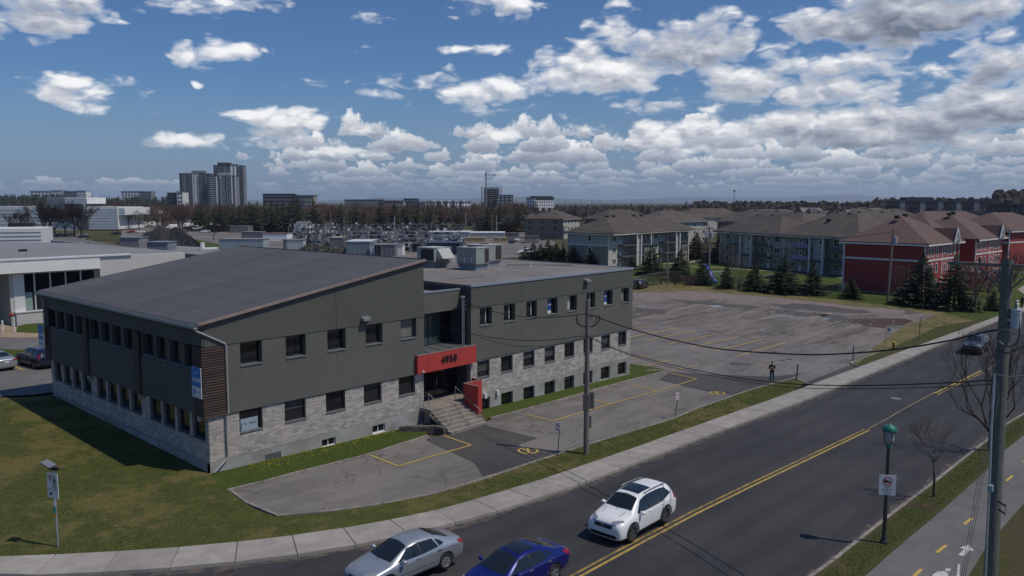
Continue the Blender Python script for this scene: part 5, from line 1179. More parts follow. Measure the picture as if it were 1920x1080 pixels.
# ------------------------------------------------------------------ poles, lamps, signs
def pole_mesh(mb, p0, p1, r0, r1, n=12):
    k = 9; pts = [Vector(p0).lerp(Vector(p1), i/k) for i in range(k+1)]; return mb.tube(pts, [r0+(r1-r0)*i/k for i in range(k+1)], n)
big = empty('utility_pole', (27.5, 4.97, 0), 'tall weathered wooden utility pole with a crossarm and grey transformer at the right edge', 'utility pole')
top = Vector((28.87, 5.33, 13.2)); bot = Vector((27.85, 5.0, -.2))
pole_mesh(MB(), bot, top, .215, .165, 16).build('pole', mat('green_grey_pole', (.155, .16, .135), (.10, .105, .09), 5, .9, .6, 25, stretch=(7, 7, .3)), big)
MB().beam((28.83, 3.9, 13.02), (28.83, 7.0, 13.02), .12, .10).build('crossarm', M['wood'], big)
for s in (-1, 1): MB().beam((28.72, 5.33+s*.75, 12.96), (28.78, 5.33+s*.15, 12.3), .04, .05).build('brace', M['wood'], big)
for y in (4.2, 4.7, 6.1, 6.8): MB().lathe([(.02, -.05), (.05, 0), (.055, .04), (.03, .06), (.05, .1), (.02, .14)], (28.83, y, 13.12), 8).build('insulator', mat('insulator_glaze', (.12, .08, .06), rough=.3) if not bpy.data.materials.get('insulator_glaze') else bpy.data.materials['insulator_glaze'], big)
tr = MB(); tc_ = atD(1905, 590, 24.8); z0 = atD(1905, 616, 24.8).z; z1 = atD(1905, 580, 24.8).z
tr.lathe([(.02, z0), (.145, z0), (.15, z0+.02), (.15, z1-.03), (.16, z1-.02), (.16, z1), (.05, z1+.03), (.02, z1+.03)], (tc_.x, tc_.y, 0), 18); trn = tr.build('transformer', mat('transformer_grey', (.45, .49, .52), (.40, .44, .47), 2, .5), big)
b_ = MB(); b_.lathe([(.03, z1+.03), (.075, z1+.05), (.04, z1+.08), (.075, z1+.11), (.04, z1+.14), (.075, z1+.17), (.04, z1+.2), (.06, z1+.25), (.02, z1+.3)], (tc_.x, tc_.y, 0), 10); b_.build('bushing', M['steel'], trn)
MB().beam((28.6, 5.25, z0+.25), (tc_.x, tc_.y, z0+.25), .06, .06).build('bracket', M['steel'], big)
cd0 = []
for (px, py, D) in ((1872, 700, 24.7), (1866, 800, 24.6), (1862, 915, 24.5), (1858, 1000, 24.5), (1854, 1100, 24.5)): cd0.append(atD(px-7, py, D-.05))
MB().tube(cd0, .035, 8).build('conduit', M['steel'], big)
p = atD(1857, 915, 24.4); MB().obox(p, (.14, .14, .18)).build('junction_box', mat('box_teal', (.28, .36, .38), rough=.5), big)
for py in (940, 955):
    a = atD(1872, py, 24.6); b = atD(1884, py+8, 24.3); MB().beam(a, b, .03, .05).build('pole_step', M['black'], big)
a = atD(1886, 944, 24.3); MB().tube([a, a-Vector((0, 0, .42))], .014, 6).build('antenna', M['steel'], big)
def wire(pts, r, name='overhead_wire', m=None, lab=None, n=5):
    mb = MB(); mb.tube(pts, r, n); o = mb.build(name, m or M['black'], None); tag(o, lab, 'wire'); return o
def sagline(a, b, sag, k=24): return [Vector(a).lerp(Vector(b), i/k)-Vector((0, 0, sag*4*(i/k)*(1-i/k))) for i in range(k+1)]
def thru(pl, k=6):
    """smooth curve through space points"""
    r = []
    P_ = [Vector(q) for q in pl]; P_ = [P_[0]*2-P_[1]]+P_+[P_[-1]*2-P_[-2]]
    for i in range(1, len(P_)-2):
        for j in range(k):
            t = j/k; a, b, c, d = P_[i-1:i+3]
            r.append(.5*((2*b)+(c-a)*t+(2*a-5*b+4*c-d)*t*t+(3*b-a-3*c+d)*t**3))
    return r+[P_[-2]]
# centre pole
cp = Vector((*G(1099, 853), 0)); cp.z = zg(cp.x, cp.y)
cpo = empty('utility_pole', cp, 'slim weathered utility pole on the grass verge in front of the grey office', 'utility pole')
ct = onX(1102, 562, cp.x+.25); pole_mesh(MB(), cp-Vector((0, 0, .3)), ct, .17, .12, 12).build('pole', M['wood'], cpo)
for dx, dy, z, s_b in ((-.21, 0, 3.1, (.06, .34, .95)), (.22, 0, 3.15, (.08, .40, .95)), (.17, 0, 1.9, (.06, .2, .7))):
    zb = cp.z+z; MB().obox((cp.x+.05+dx, cp.y-.0-abs(dx)*.3, zb), s_b, .7).build('pole_sign', mat('brown_board', (.12, .10, .09), rough=.8) if not bpy.data.materials.get('brown_board') else bpy.data.materials['brown_board'], cpo)
lp = MB(); base = onX(1100, 595, cp.x+.2)
lp.tube(thru([base+Vector((-.5, .35, .12)), base+Vector((-.45, .3, -.35)), base+Vector((.0, -.1, -.55)), base+Vector((.5, -.45, -.3)), base+Vector((.45, -.5, .1)), base+Vector((0, -.16, .05))]), .03, 6)
lp.build('cable_loop', M['black'], cpo)
lp = MB(); lp.tube(thru([base+Vector((-.48, .33, 0)), base+Vector((-.3, .2, -.45)), base+Vector((.3, -.3, -.5)), base+Vector((.44, -.4, 0))]), .022, 6); lp.build('cable_loop', M['black'], cpo)
hz = onX(1099, 588, cp.x+.18); lz = onX(1099, 629, cp.x+.12)
mast = Vector((37.98, 38.8, 8.15)); bw = Vector((34.3, 38.9, 7.45))
wire(sagline(mast, hz, .55), .024, lab='upper black cable from the office mast to the centre pole')
wire(sagline(bw, lz, .75), .018, lab='thin cable from the glazed recess to the centre pole')
wire(sagline(Vector((37.0, 38.45, 6.6)), lz-Vector((0, 0, .1)), .9), .014, lab='lowest faint cable from the office front to the centre pole')
pj = lambda px, py, X: onX(px, py, X)
def along_px(l, A, B):
    """points of a span between two supports whose plan positions are A and B"""
    out = []
    for px, py in l:
        d = ray(px, py); n = Vector((B.y-A.y, A.x-B.x, 0)); c = n.dot(Vector((A.x, A.y, 0))); t = c/(n.x*d.x+n.y*d.y); out.append(Vector((0, 0, CH))+d*t)
    return out
bp = Vector((28.6, 5.2, 0))
w1 = along_px([(1100, 588), (1182, 616), (1265, 638), (1357, 655), (1500, 664.5), (1600, 662), (1686, 654), (1773, 640), (1830, 627), (1855, 621), (1876, 618)], cp, bp)
wire(thru(w1), .030, lab='thick black cable sagging from the centre pole across the lot to the big pole')
w2 = along_px([(1100, 629), (1160, 656), (1230, 677), (1335, 700), (1425, 714), (1500, 720.5), (1600, 723), (1750, 719), (1868, 712)], cp, bp)
wire(thru(w2), .021, lab='middle black cable crossing over the road just above its thinner twin')
w3 = along_px([(1100, 631), (1160, 658), (1230, 681), (1335, 705), (1425, 719), (1500, 727), (1600, 729), (1750, 726), (1868, 720)], cp, bp)
wire(thru(w3), .014, lab='thin lower cable crossing over the road below its thicker twin')
w4 = [atD(1872, 622, 24.6), atD(1890, 618, 23), atD(1905, 626, 21), atD(1930, 632, 18), atD(2000, 640, 14)]
wire(thru(w4), .022, lab='cable leaving the big pole to the right, above the others')
w5 = [atD(1870, 702, 24.6), atD(1895, 706, 22), atD(1925, 703, 19), atD(1990, 700, 15)]
wire(thru(w5), .010, m=M['steel'], lab='pale thin wire leaving the big pole to the right at mid height')
w6 = [atD(1912, 590, 24.5), atD(1912, 610, 24.3), atD(1908, 640, 24.3), atD(1890, 650, 24.4), atD(1872, 640, 24.6)]
wire(thru(w6), .022, name='jumper_cable', lab='curling black jumper cable hanging below the grey transformer')
w6 = [atD(1872, 655, 24.5), atD(1888, 662, 24.3), atD(1906, 655, 24.0), atD(1925, 648, 22)]
wire(thru(w6), .022, name='jumper_cable', lab='second black cable loop right of the big pole under the jumper')
gy = Vector((*G(1797, 1120), 0))
for i, (px, py, d2) in enumerate(((1867, 700, 0), (1871, 720, .12), (1873, 742, .24))):
    a = atD(px, py, 24.6); wire([a, Vector((gy.x+d2, gy.y-d2*.3, .9))], .009, 'guy_wire', M['steel'], ['leftmost pale guy wire beside the big pole', 'middle pale guy wire beside the big pole', 'rightmost pale guy wire beside the big pole'][i], 4)
a = atD(1888, 505, 24.8)
wire([Vector((28.83, 6.8, 13.22)), Vector((28.5, 8, 13.3)), Vector((20, -20, 13.6))][:1]+[Vector((45, 7.0, 12.9)), Vector((95, 5, 13.2))], .012, lab='thin overhead wire running from the big crossarm along the road') if False else None
# street lamp
lx = Vector((*G(1657, 1020), 0)); lx.z = zg(lx.x, lx.y)+.03
la = empty('street_lamp', lx, 'dark street lamp post with a green dome and a truck prohibition sign', 'street lamp')
gp = mat('dark_green_post', (.030, .038, .035), rough=.5); gd = mat('green_dome', (.02, .18, .13), (.018, .15, .11), 2, .45)
tz = onX(1666, 840, lx.x).z; MB().lathe([(.17, 0), (.17, .08), (.11, .22), (.10, .3), (.085, .34), (.07, tz-lx.z-.1), (.06, tz-lx.z)], lx, 14).build('post', gp, la)
hh = onX(1667, 796, lx.x).z
MB().lathe([(.07, tz), (.12, tz+.05), (.12, tz+.12), (.06, tz+.16)], (lx.x, lx.y, 0), 14).build('collar', gd, la)
MB().lathe([(.05, tz+.16), (.13, tz+.2), (.2, tz+.34), (.22, hh-.26), (.1, hh-.26)], (lx.x, lx.y, 0), 16).build('lamp_glass', mat('lamp_glass', (.30, .32, .33), rough=.15), la)
for k in range(4):
    t = pi/4+k*pi/2; MB().tube([(lx.x+cos(t)*.08, lx.y+sin(t)*.08, tz+.14), (lx.x+cos(t)*.2, lx.y+sin(t)*.2, tz+.25), (lx.x+cos(t)*.27, lx.y+sin(t)*.27, hh-.27)], .015, 6).build('bracket', gp, la)
MB().lathe([(.27, hh-.28), (.285, hh-.24), (.28, hh-.17), (.24, hh-.08), (.15, hh-.02), (.04, hh+.01), (.03, hh+.05), (.0, hh+.06)], (lx.x, lx.y, 0), 20).build('lamp_shade', gd, la, True)
def facing(p, tilt=0.0): return atan2(-p[1], -p[0])+pi/2+tilt     # turn a board's -Y face to the viewer's side
def board(parent, c, w_, h_, ang, m, name='board', th=.02, off=0.0):
    M3 = Matrix.Rotation(ang, 3, 'Z'); c = Vector(c)+M3@Vector((0, -off, 0))
    return MB().obox(c, (w_, th, h_), mtx=M3).build(name, m, parent)
sgz = onX(1660, 907, lx.x).z; an = facing(lx, .25)
board(la, (lx.x-.02, lx.y-.0, sgz), .66, .86, an, M['white'], 'sign_board', .02, .11)
ink = mat('black_print', (.015, .015, .015), rough=.6); redink = mat('red_print', (.45, .02, .025), rough=.5)
def on_board(parent, c, ang, off, items):
    M3 = Matrix.Rotation(ang, 3, 'Z')
    for it in items:
        m = it[-1]
        if it[0] == 'ring':
            _, u, v_, r0, r1, m = it; mb = MB(); n = 24; vs = []
            for k in range(n):
                t = 2*pi*k/n
                for r in (r0, r1): vs.append(Vector(c)+M3@Vector((u+cos(t)*r, -off, v_+sin(t)*r)))
            mb.add(vs, [(2*k, 2*((k+1) % n), 2*((k+1) % n)+1, 2*k+1) for k in range(n)]); mb.build('print', m, parent)
        elif it[0] == 'poly':
            mb = MB(); mb.add([Vector(c)+M3@Vector((u, -off-it[-2], v_)) for u, v_ in it[1]], [tuple(range(len(it[1])))]); mb.build('print', m, parent)
        elif it[0] == 'text':
            _, s, u, v_, sz, m = it; p = Vector(c)+M3@Vector((u, -off-.002, v_)); o = parent.location
            text_obj(s, sz, m, 'print', parent, (p.x-o.x, p.y-o.y, p.z-o.z), (pi/2, 0, ang), .001, xs=.8)
cc_ = (lx.x-.02, lx.y, sgz)
on_board(la, cc_, an, .123, [('ring', 0, .16, .15, .19, redink), ('poly', [(-.13, .10), (.02, .10), (.02, .22), (-.13, .22)], .001, ink), ('poly', [(.03, .10), (.11, .10), (.11, .17), (.07, .19), (.03, .19)], .001, ink), ('poly', [(-.14, .285), (-.115, .305), (.14, .03), (.115, .01)], .003, redink),
                        ('text', 'EXCEPTÉ', 0, -.10, .075, ink), ('text', 'LIVRAISON LOCALE', 0, -.19, .06, ink), ('text', 'ET BUS', 0, -.27, .06, ink), ('text', 'PLUS DE 4500', 0, -.35, .055, ink)])
# pedestrian crossing sign
cs = Vector((*G(109, 1027), 0)); cs.z = zg(cs.x, cs.y)
c_ = empty('crosswalk_sign', cs, 'solar powered yield to pedestrians crossing sign on a grey post in the lawn', 'road sign')
tz = onX(107, 885, cs.x).z
MB().beam(cs-Vector((0, 0, .2)), (cs.x, cs.y, tz), .07, .07).build('post', M['steel'], c_)
sg_z = onX(107, 913, cs.x).z; an = facing(cs, -.95)
board(c_, (cs.x, cs.y, sg_z), .62, 1.02, an, M['white'], 'sign_board', .02, .06)
cc_ = (cs.x, cs.y, sg_z)
on_board(c_, cc_, an, .074, [('poly', [(-.24, .40), (.02, .40), (-.11, .14)], 0, redink), ('poly', [(-.17, .355), (-.05, .355), (-.11, .225)], .002, M['white']), ('text', 'Y', -.11, .31, .08, redink),
   ('ring', .12, .34, .0, .04, ink), ('poly', [(.07, .29), (.16, .29), (.16, .10), (.08, .10)], .001, ink), ('poly', [(.08, .10), (.12, .11), (.02, -.12), (-.02, -.11)], .001, ink), ('poly', [(.11, .11), (.15, .10), (.22, -.12), (.17, -.12)], .001, ink), ('poly', [(.15, .27), (.17, .24), (.26, .12), (.23, .10)], .001, ink), ('poly', [(.08, .27), (.06, .24), (.0, .12), (.03, .10)], .001, ink),
   ('poly', [(-.24, -.17), (-.12, -.17), (-.12, -.14), (-.24, -.14)], 0, ink), ('poly', [(-.06, -.17), (.06, -.17), (.06, -.14), (-.06, -.14)], 0, ink), ('poly', [(.12, -.17), (.24, -.17), (.24, -.14), (.12, -.14)], 0, ink),
   ('poly', [(-.20, -.42), (-.06, -.42), (-.20, -.28)], 0, ink), ('poly', [(-.15, -.37), (-.11, -.41), (-.01, -.29), (-.05, -.25)], .001, ink)])
sp = Vector((cs.x, cs.y, tz)); MB().obox(sp+Vector((0, 0, .05)), (.55, .10, .12), an).build('beacon_bar', M['black'], c_)
M3 = Matrix.Rotation(an, 3, 'Z'); q0 = sp+Vector((0, 0, .12)); q1 = atD(83, 865, (sp.length**2-(CH-sp.z)**2+0)**.5*0+ (sp-Vector((0, 0, CH))).dot(fw))
MB().beam(q0, q0.lerp(q1, 1.05), .42, .04).build('solar_panel', mat('solar_cell', (.20, .21, .24), (.16, .17, .2), 4, .35), c_)
gl_ = onX(108, 958, cs.x).z
board(c_, (cs.x, cs.y, gl_), .16, .26, an, mat('green_sticker', (.04, .32, .22), rough=.5), 'sticker', .012, .05); board(c_, (cs.x, cs.y, gl_-.22), .14, .14, an, mat('orange_sticker', (.55, .30, .03), rough=.5), 'sticker', .012, .05); board(c_, (cs.x, cs.y, gl_+.26), .13, .22, an, M['white'], 'sticker', .012, .05)
# no parking signs
def nopark(px, py, ptop, lab, dirx, h=.45):
    b = Vector((*G(px, py), 0)); b.z = zg(b.x, b.y)-.05; r = empty('no_parking_sign', b, lab, 'road sign', 'no parking signs along the front lot')
    tp = atD(ptop[0], ptop[1], (b-Vector((0, 0, CH))).dot(fw)); MB().tube([b, tp], .028, 6).build('post', M['darkmetal'], r)
    q = b.lerp(tp, .92); an = facing(b, -.1 if dirx > 0 else .9)
    M3 = Matrix.Rotation(an, 3, 'Z'); c = q+M3@Vector((-.12, 0, 0)); bd = board(r, c, .34, .50, an, M['white'], 'sign_board', .012, .04)
    on_board(r, c, an, .048, [('ring', 0, .08, .10, .135, redink), ('text', 'P', 0, .085, .17, ink), ('poly', [(-.10, .165), (-.08, .18), (.10, -.0), (.08, -.02)], .003, redink), ('poly', [(-.12, -.19), (.12, -.19), (.12, -.13), (-.12, -.13)], .0, ink)])
nopark(1045, 856, (1050, 795), 'no parking sign on a thin post left of the centre pole', 1)
nopark(1265, 785, (1272, 738), 'no parking sign on a thin post beside the front lot, right of the centre pole', -1)
def postobj(px, py, ptop, r_, lab, m=None, name='signpost'):
    b = Vector((*G(px, py), 0)); b.z = zg(b.x, b.y)-.05; tp = atD(ptop[0], ptop[1], (b-Vector((0, 0, CH))).dot(fw))
    mb = MB(); mb.tube([b, tp], r_, 6); return tag(mb.build(name, m or M['darkmetal']), lab, 'post'), b, tp
postobj(1493.5, 713, (1496, 683), .06, 'short dark post at the end of the front verge beside the lot entrance', None, 'bollard_post')
postobj(1599, 678, (1601, 648), .05, 'thin dark post on the kerb tip right of the lot entrance', None, 'bollard_post')
postobj(1723, 637, (1726, 596), .04, 'thin green post in the grass field right of the hydrant', mat('green_metal', (.07, .10, .07), rough=.7))
b = Vector((*G(1659, 655), 0)); sgn = empty('field_sign', b, 'small white sign on a pale post at the edge of the gravel lot', 'sign')
tp = atD(1663, 599, (b-Vector((0, 0, CH))).dot(fw)); MB().tube([b, tp], .04, 6).build('post', mat('pale_wood', (.28, .24, .2), rough=.8), sgn)
an = facing(b); q = atD(1667, 618, (b-Vector((0, 0, CH))).dot(fw)); board(sgn, q, .36, .50, an, M['white'], 'sign_board', .02, .05)
on_board(sgn, q, an, .063, [('poly', [(-.06, -.15), (.03, -.15), (.08, .05), (.0, .16), (-.06, .1)], 0, ink)])
# hydrant
b = Vector((*G(1675, 656), 0)); b.z = .0; hy = empty('fire_hydrant', b, 'red fire hydrant with a yellow cap in the grass by the sidewalk', 'fire hydrant')
hr = mat('hydrant_red', (.26, .04, .02), rough=.6); hyel = mat('hydrant_yellow', (.5, .34, .05), rough=.6)
MB().lathe([(.17, 0), (.17, .06), (.12, .08), (.12, .62), (.15, .64), (.15, .7)], b, 12).build('barrel', hr, hy)
MB().lathe([(.16, .70), (.15, .80), (.09, .88), (.04, .9), (.04, .95), (.0, .95)], b, 12).build('cap', hyel, hy)
MB().obox(b+Vector((0, 0, .5)), (.40, .13, .13), .7).build('nozzle', hr, hy)
# ------------------------------------------------------------------ people
skinm = mat('skin', (.36, .22, .16), rough=.6); hairm = mat('dark_hair', (.015, .012, .01), rough=.7); denim = mat('denim', (.06, .10, .17), (.045, .075, .13), 8, .9); blackc = mat('black_cloth', (.012, .012, .014), rough=.9); shoe = mat('shoe', (.02, .02, .022), rough=.6)
def skin_chain(verts, edges, radii, root, m, name, parent, lev=2):
    me = bpy.data.meshes.new(name); me.from_pydata(verts, edges, []); ob = bpy.data.objects.new('t', me); COL.objects.link(ob)
    sk = ob.modifiers.new('k', 'SKIN'); sk.use_smooth_shade = True
    for i, r in enumerate(radii): me.skin_vertices[0].data[i].radius = (r, r) if not isinstance(r, tuple) else r
    for i, v in enumerate(me.skin_vertices[0].data): v.use_root = (i == root)
    su = ob.modifiers.new('s', 'SUBSURF'); su.levels = lev
    r = evaluated(ob, name); bpy.data.objects.remove(ob); r.materials.clear(); r.materials.append(m)
    r.polygons.foreach_set('use_smooth', [True]*len(r.polygons))
    o = bpy.data.objects.new(name, r); COL.objects.link(o); o.parent = parent; return o
def person(loc, face, lab, top_m, leg_m, walk=False, holding=True):
    r = empty('person', (loc[0], loc[1], loc[2]), lab, 'person', rz=face)
    # body faces +x
    V = [(0, 0, .96), (0, 0, 1.12), (0, 0, 1.30), (0, 0, 1.44), (.01, 0, 1.52), (.02, 0, 1.58),
         (0, .10, .90), (.02 if not walk else .16, .11, .50), (0 if not walk else .22, .12, .09), (.12 if not walk else .36, .13, .04),
         (0, -.10, .90), (.02 if not walk else -.10, -.11, .50), (-.01 if not walk else -.30, -.12, .10), (.12 if not walk else -.2, -.13, .04),
         (0, .19, 1.42), (-.04, .235, 1.16), (.20 if holding else .04, .16, 1.08) if holding else (.02, .27, .90),
         (0, -.19, 1.42), (-.04, -.235, 1.16), (.20, -.12, 1.08) if holding else (.02, -.27, .90), (.28, .10, 1.12) if holding else (.04, .27, .82), (.28, -.08, 1.12) if holding else (.04, -.27, .82)]
    E_ = [(0, 1), (1, 2), (2, 3), (3, 4), (4, 5), (0, 6), (6, 7), (7, 8), (8, 9), (0, 10), (10, 11), (11, 12), (12, 13), (3, 14), (14, 15), (15, 16), (3, 17), (17, 18), (18, 19), (16, 20), (19, 21)]
    Rr = [(.17, .13), (.16, .12), (.19, .13), (.15, .11), .06, .055, .115, .082, .058, .05, .115, .082, .058, .05, .075, .056, .04, .075, .056, .04, .032, .032]
    body = skin_chain(V, E_, Rr, 0, skinm, 'body', r)
    # clothing takes the faces of its zone: shirt above the belt, trousers below
    me = body.data; me.materials.append(top_m); me.materials.append(leg_m); me.materials.append(shoe)
    for p in me.polygons:
        c = p.center
        if c.z < .10: p.material_index = 3
        elif c.z < .95 and abs(c.y) < .22: p.material_index = 2
        elif c.z < 1.49 and not (abs(c.y) > .20 and c.z < 1.14) and c.x < .14: p.material_index = 1
    hd = MB().blob((.035, 0, 1.675), 1, 0, 16, 10, sc=(.098, .077, .118)); hd.blob((.13, 0, 1.66), 1, 0, 6, 4, sc=(.022, .014, .022)); 
    for s in (-1, 1): hd.blob((.03, s*.078, 1.67), 1, 0, 6, 4, sc=(.02, .012, .03)); hd.blob((.118, s*.03, 1.69), 1, 0, 6, 4, sc=(.01, .012, .008))
    hd.obox((.122, 0, 1.618), (.012, .045, .008)); h_ = hd.build('head', skinm, r, True, False)
    MB().blob((.010, 0, 1.705), 1, .02, 14, 8, sc=(.105, .086, .108)).build('hair', hairm, r, True, False)
    for s in (-1, 1):
        base = Vector((.30, s*.085, 1.12)) if holding else Vector((.045, s*.27, .80)); dr_ = Vector((.6, -s*.5, .1)) if holding else Vector((.1, 0, -1)); dr_.normalize()
        hb = MB().blob(base, 1, 0, 8, 5, sc=(.045, .03, .035) if holding else (.03, .02, .05)); sd_ = Vector((0, 0, 1)) if holding else Vector((1, 0, 0))
        for k in range(4):
            o_ = base+sd_*(-.03+.02*k)+dr_*.02; hb.tube([o_, o_+dr_*.04, o_+dr_*(.06+.008*(k % 2))-sd_.cross(dr_)*.02*s], [.009, .008, .007], 6)
        hb.tube([base+sd_*.03, base+sd_*.055+dr_*.02], [.011, .009], 6); hb.build('hand', skinm, r, True, False)
    return r
pz = Vector((*G(1447, 716), 0))
per = person((pz.x, pz.y, zg(pz.x, pz.y)-.02), radians(215), 'person in black T-shirt and jeans holding a controller at the lot edge', blackc, denim)
pp_ = MB().box(.30, -.09, 1.10, .36, .09, 1.15); ctl = pp_.build('controller', M['black'], None, world=False)
tag(ctl, 'small dark remote controller held by the person in the lot', 'controller'); ctl.location = per.location; ctl.rotation_euler = per.rotation_euler
wz = Vector((*G(1916, 578), 0))
person((wz.x, wz.y, .06), radians(150), 'person in dark clothes walking on the sidewalk at the far right edge', navy if False else mat('navy_cloth', (.015, .018, .04), rough=.9), blackc, True, False)
# ------------------------------------------------------------------ trees
bark = mat('bark', (.10, .085, .075), (.06, .05, .045), 5, .95); barkd = mat('dark_bark', (.045, .038, .034), (.03, .025, .022), 5, .95)
def twigm(n, c, v=.2): return mat(n, c, (c[0]*.7, c[1]*.7, c[2]*.7), .5, .95, obj_rand=v)
tw_red = twigm('reddish_twigs', (.155, .095, .078)); tw_gr = twigm('grey_twigs', (.15, .125, .105)); tw_br = twigm('brown_twigs', (.12, .09, .072)); tw_gold = twigm('golden_twigs', (.17, .13, .065)); tw_dk = twigm('dark_twigs', (.040, .032, .030), .1); tw_pink = twigm('pinkish_twigs', (.17, .085, .075))
needle = mat('spruce_needles', (.022, .038, .018), (.040, .058, .026), 1.3, .9, obj_rand=.25); needle2 = mat('spruce_needles_light', (.040, .055, .024), (.06, .075, .03), 1.3, .9, obj_rand=.25)
def sliver(mb, a, b, w_, rnd):
    d = (b-a); s = d.cross(Vector((rnd.uniform(-1, 1), rnd.uniform(-1, 1), rnd.uniform(-1, 1)))); s.normalize(); s *= w_/2
    mb.add([a-s, a+s, b], [(0, 1, 2)])
def grow(mb, mt, p, d, L, r, lev, rnd, spread=.6, upw=.25, nch=3, minr=.012, fine=True, seg=3):
    pts = [p]; q = p.copy(); dd = d.copy()
    for i in range(seg):
        dd = (dd+Vector((rnd.gauss(0, .12), rnd.gauss(0, .12), rnd.gauss(0, .08)+.04))).normalized(); q = q+dd*(L/seg); pts.append(q.copy())
    if r > minr*1.3 or lev > 1: mt.tube(pts, [r*(1-.45*i/seg) for i in range(seg+1)], 5 if r > .04 else 3, False)
    else:
        for a, b in zip(pts, pts[1:]): sliver(mb, a, b+(b-a)*.2, minr*2, rnd)
    if lev <= 0: return
    n = nch+(1 if rnd.random() < .4 else 0)
    for k in range(n):
        t = rnd.uniform(.45, 1.0) if k else 1.0; idx = min(seg-1, int(t*seg)); base = pts[idx].lerp(pts[idx+1], t*seg-idx) if idx < seg else pts[-1]
        ax = Vector((rnd.gauss(0, 1), rnd.gauss(0, 1), rnd.gauss(0, .4))).normalized(); nd = (dd+ax*spread*rnd.uniform(.6, 1.2)+Vector((0, 0, upw))).normalized()
        grow(mb, mt, base, nd, L*rnd.uniform(.62, .8), max(r*.58, minr), lev-1, rnd, spread, upw, nch, minr, fine, 2 if lev < 3 else 3)
def tree_proto(name, seed, h, trunk_h, levels, spread, tm, bm_, upw=.25, nch=3, r0=.16, minr=.012, stems=1):
    rnd = random.Random(seed); root = bpy.data.objects.new(name, None); COL.objects.link(root)
    a = MB(); b = MB()
    if stems == 1:
        pts = [Vector((0, 0, -.3)), Vector((rnd.uniform(-.05, .05), rnd.uniform(-.05, .05), trunk_h*.5)), Vector((rnd.uniform(-.1, .1), rnd.uniform(-.1, .1), trunk_h))]
        a.tube(pts, [r0*1.25, r0, r0*.85], 8); st = [(pts[-1], Vector((0, 0, 1)))]
        for k in range(4): t = 2*pi*k/4+rnd.random(); st.append((pts[-1]-Vector((0, 0, trunk_h*.15*rnd.random())), Vector((cos(t)*spread, sin(t)*spread, .75)).normalized()))
    else:
        a.tube([Vector((0, 0, -.3)), Vector((0, 0, trunk_h))], [r0*1.2, r0], 8); st = []
        for k in range(stems): t = 2*pi*k/stems+rnd.uniform(-.3, .3); st.append((Vector((0, 0, trunk_h*.8)), Vector((cos(t)*spread*1.1, sin(t)*spread*1.1, .8+rnd.uniform(-.2, .5))).normalized()))
    for p, d in st: grow(b, b if stems != 1 else b, p, d, (h-trunk_h)*.40, r0*.55, levels, rnd, spread, upw, nch, minr)
    zmax = max(v[2] for v in b.v); s = h/zmax
    b.v = [(v[0]*s, v[1]*s, v[2]*s) if True else v for v in b.v]; a.v = [(v[0]*s, v[1]*s, v[2]*s) for v in a.v]
    a.build('trunk', tm, root, True, False); b.build('crown', bm_, root, False, False); return root
def far_bare(seed, m, n=520, w_=.13, tall=1.0):
    rnd = random.Random(seed); root = bpy.data.objects.new('bare_tree', None); COL.objects.link(root)
    a = MB().tube([(0, 0, -.5), (0, 0, .45)], [.030, .018], 5); b = MB()
    for k in range(9): t = rnd.random()*2*pi; b.tube([(0, 0, .25+.02*k), (cos(t)*.12, sin(t)*.12, .5+.03*k), (cos(t)*.2, sin(t)*.2, .7+.03*k)], [.012, .008, .003], 3, False)
    for k in range(n):
        u = rnd.random()**.45; t = rnd.random()*2*pi; z = rnd.uniform(-1, 1); q = sqrt(max(0, 1-z*z)); lob = 1+.22*sin(3*t+seed)+.15*sin(5*t+z*4)
        p = Vector((cos(t)*q*.33*u*lob, sin(t)*q*.33*u*lob, .63+z*.36*u*tall)); d = (p-Vector((0, 0, .3))).normalized()+Vector((rnd.gauss(0, .35), rnd.gauss(0, .35), rnd.gauss(0, .25)+.2))
        sliver(b, p, p+d.normalized()*rnd.uniform(.06, .14), w_/8*rnd.uniform(.5, 1.2), rnd)
    a.build('trunk', bark, root, True, False); b.build('crown', m, root, False, False); return root
def spruce(seed, m, whorls=26, nb=10, wid=.26, low=.06):
    """unit height"""
    rnd = random.Random(seed); root = bpy.data.objects.new('spruce_tree', None); COL.objects.link(root)
    MB().tube([(0, 0, -.05), (0, 0, .5), (0, 0, .97)], [.018, .010, .002], 6).build('trunk', barkd, root, True, False); b = MB()
    for i in range(whorls):
        f = i/(whorls-1); z = low+(1-low-.02)*f**.92; R = wid*(1-f)**1.05*(.9+.2*rnd.random())+.012
        for k in range(max(4, int(nb*(1-f*.45)))):
            t = rnd.random()*2*pi; r = R*rnd.uniform(.72, 1.12); dr = -.10*r/wid*.6+.05*f+rnd.uniform(-.02, .01); o = Vector((0, 0, z+rnd.uniform(-.012, .012)))
            d = Vector((cos(t), sin(t), 0)); s = Vector((-sin(t), cos(t), 0)); tip = o+d*r+Vector((0, 0, dr))
            wv = r*.34+.010
            for j in range(5):
                u = .18+.19*j; c = o.lerp(tip, u)+Vector((0, 0, -.02*u*(1-u)*4*r/wid)); ww = wv*(1-.55*u)*rnd.uniform(.7, 1.25)
                for sd in (-1, 1):
                    e = c+s*sd*ww+d*(r*.22)+Vector((0, 0, -.016-.02*rnd.random())); b.add([c, c+d*r*.2+Vector((0, 0, .004)), e], [(0, 1, 2)])
                b.add([c+Vector((0, 0, .008)), c+d*r*.26+s*.006, c+s*ww*.3+Vector((0, 0, -.03*r/wid-.008))], [(0, 1, 2)])
    for k in range(10): t = k*.63; b.add([(0, 0, 1.0), (cos(t)*.012, sin(t)*.012, .93), (cos(t+.6)*.01, sin(t+.6)*.01, .93)], [(0, 1, 2)])
    b.build('crown', m, root, False, False); return root
PROTOS = []
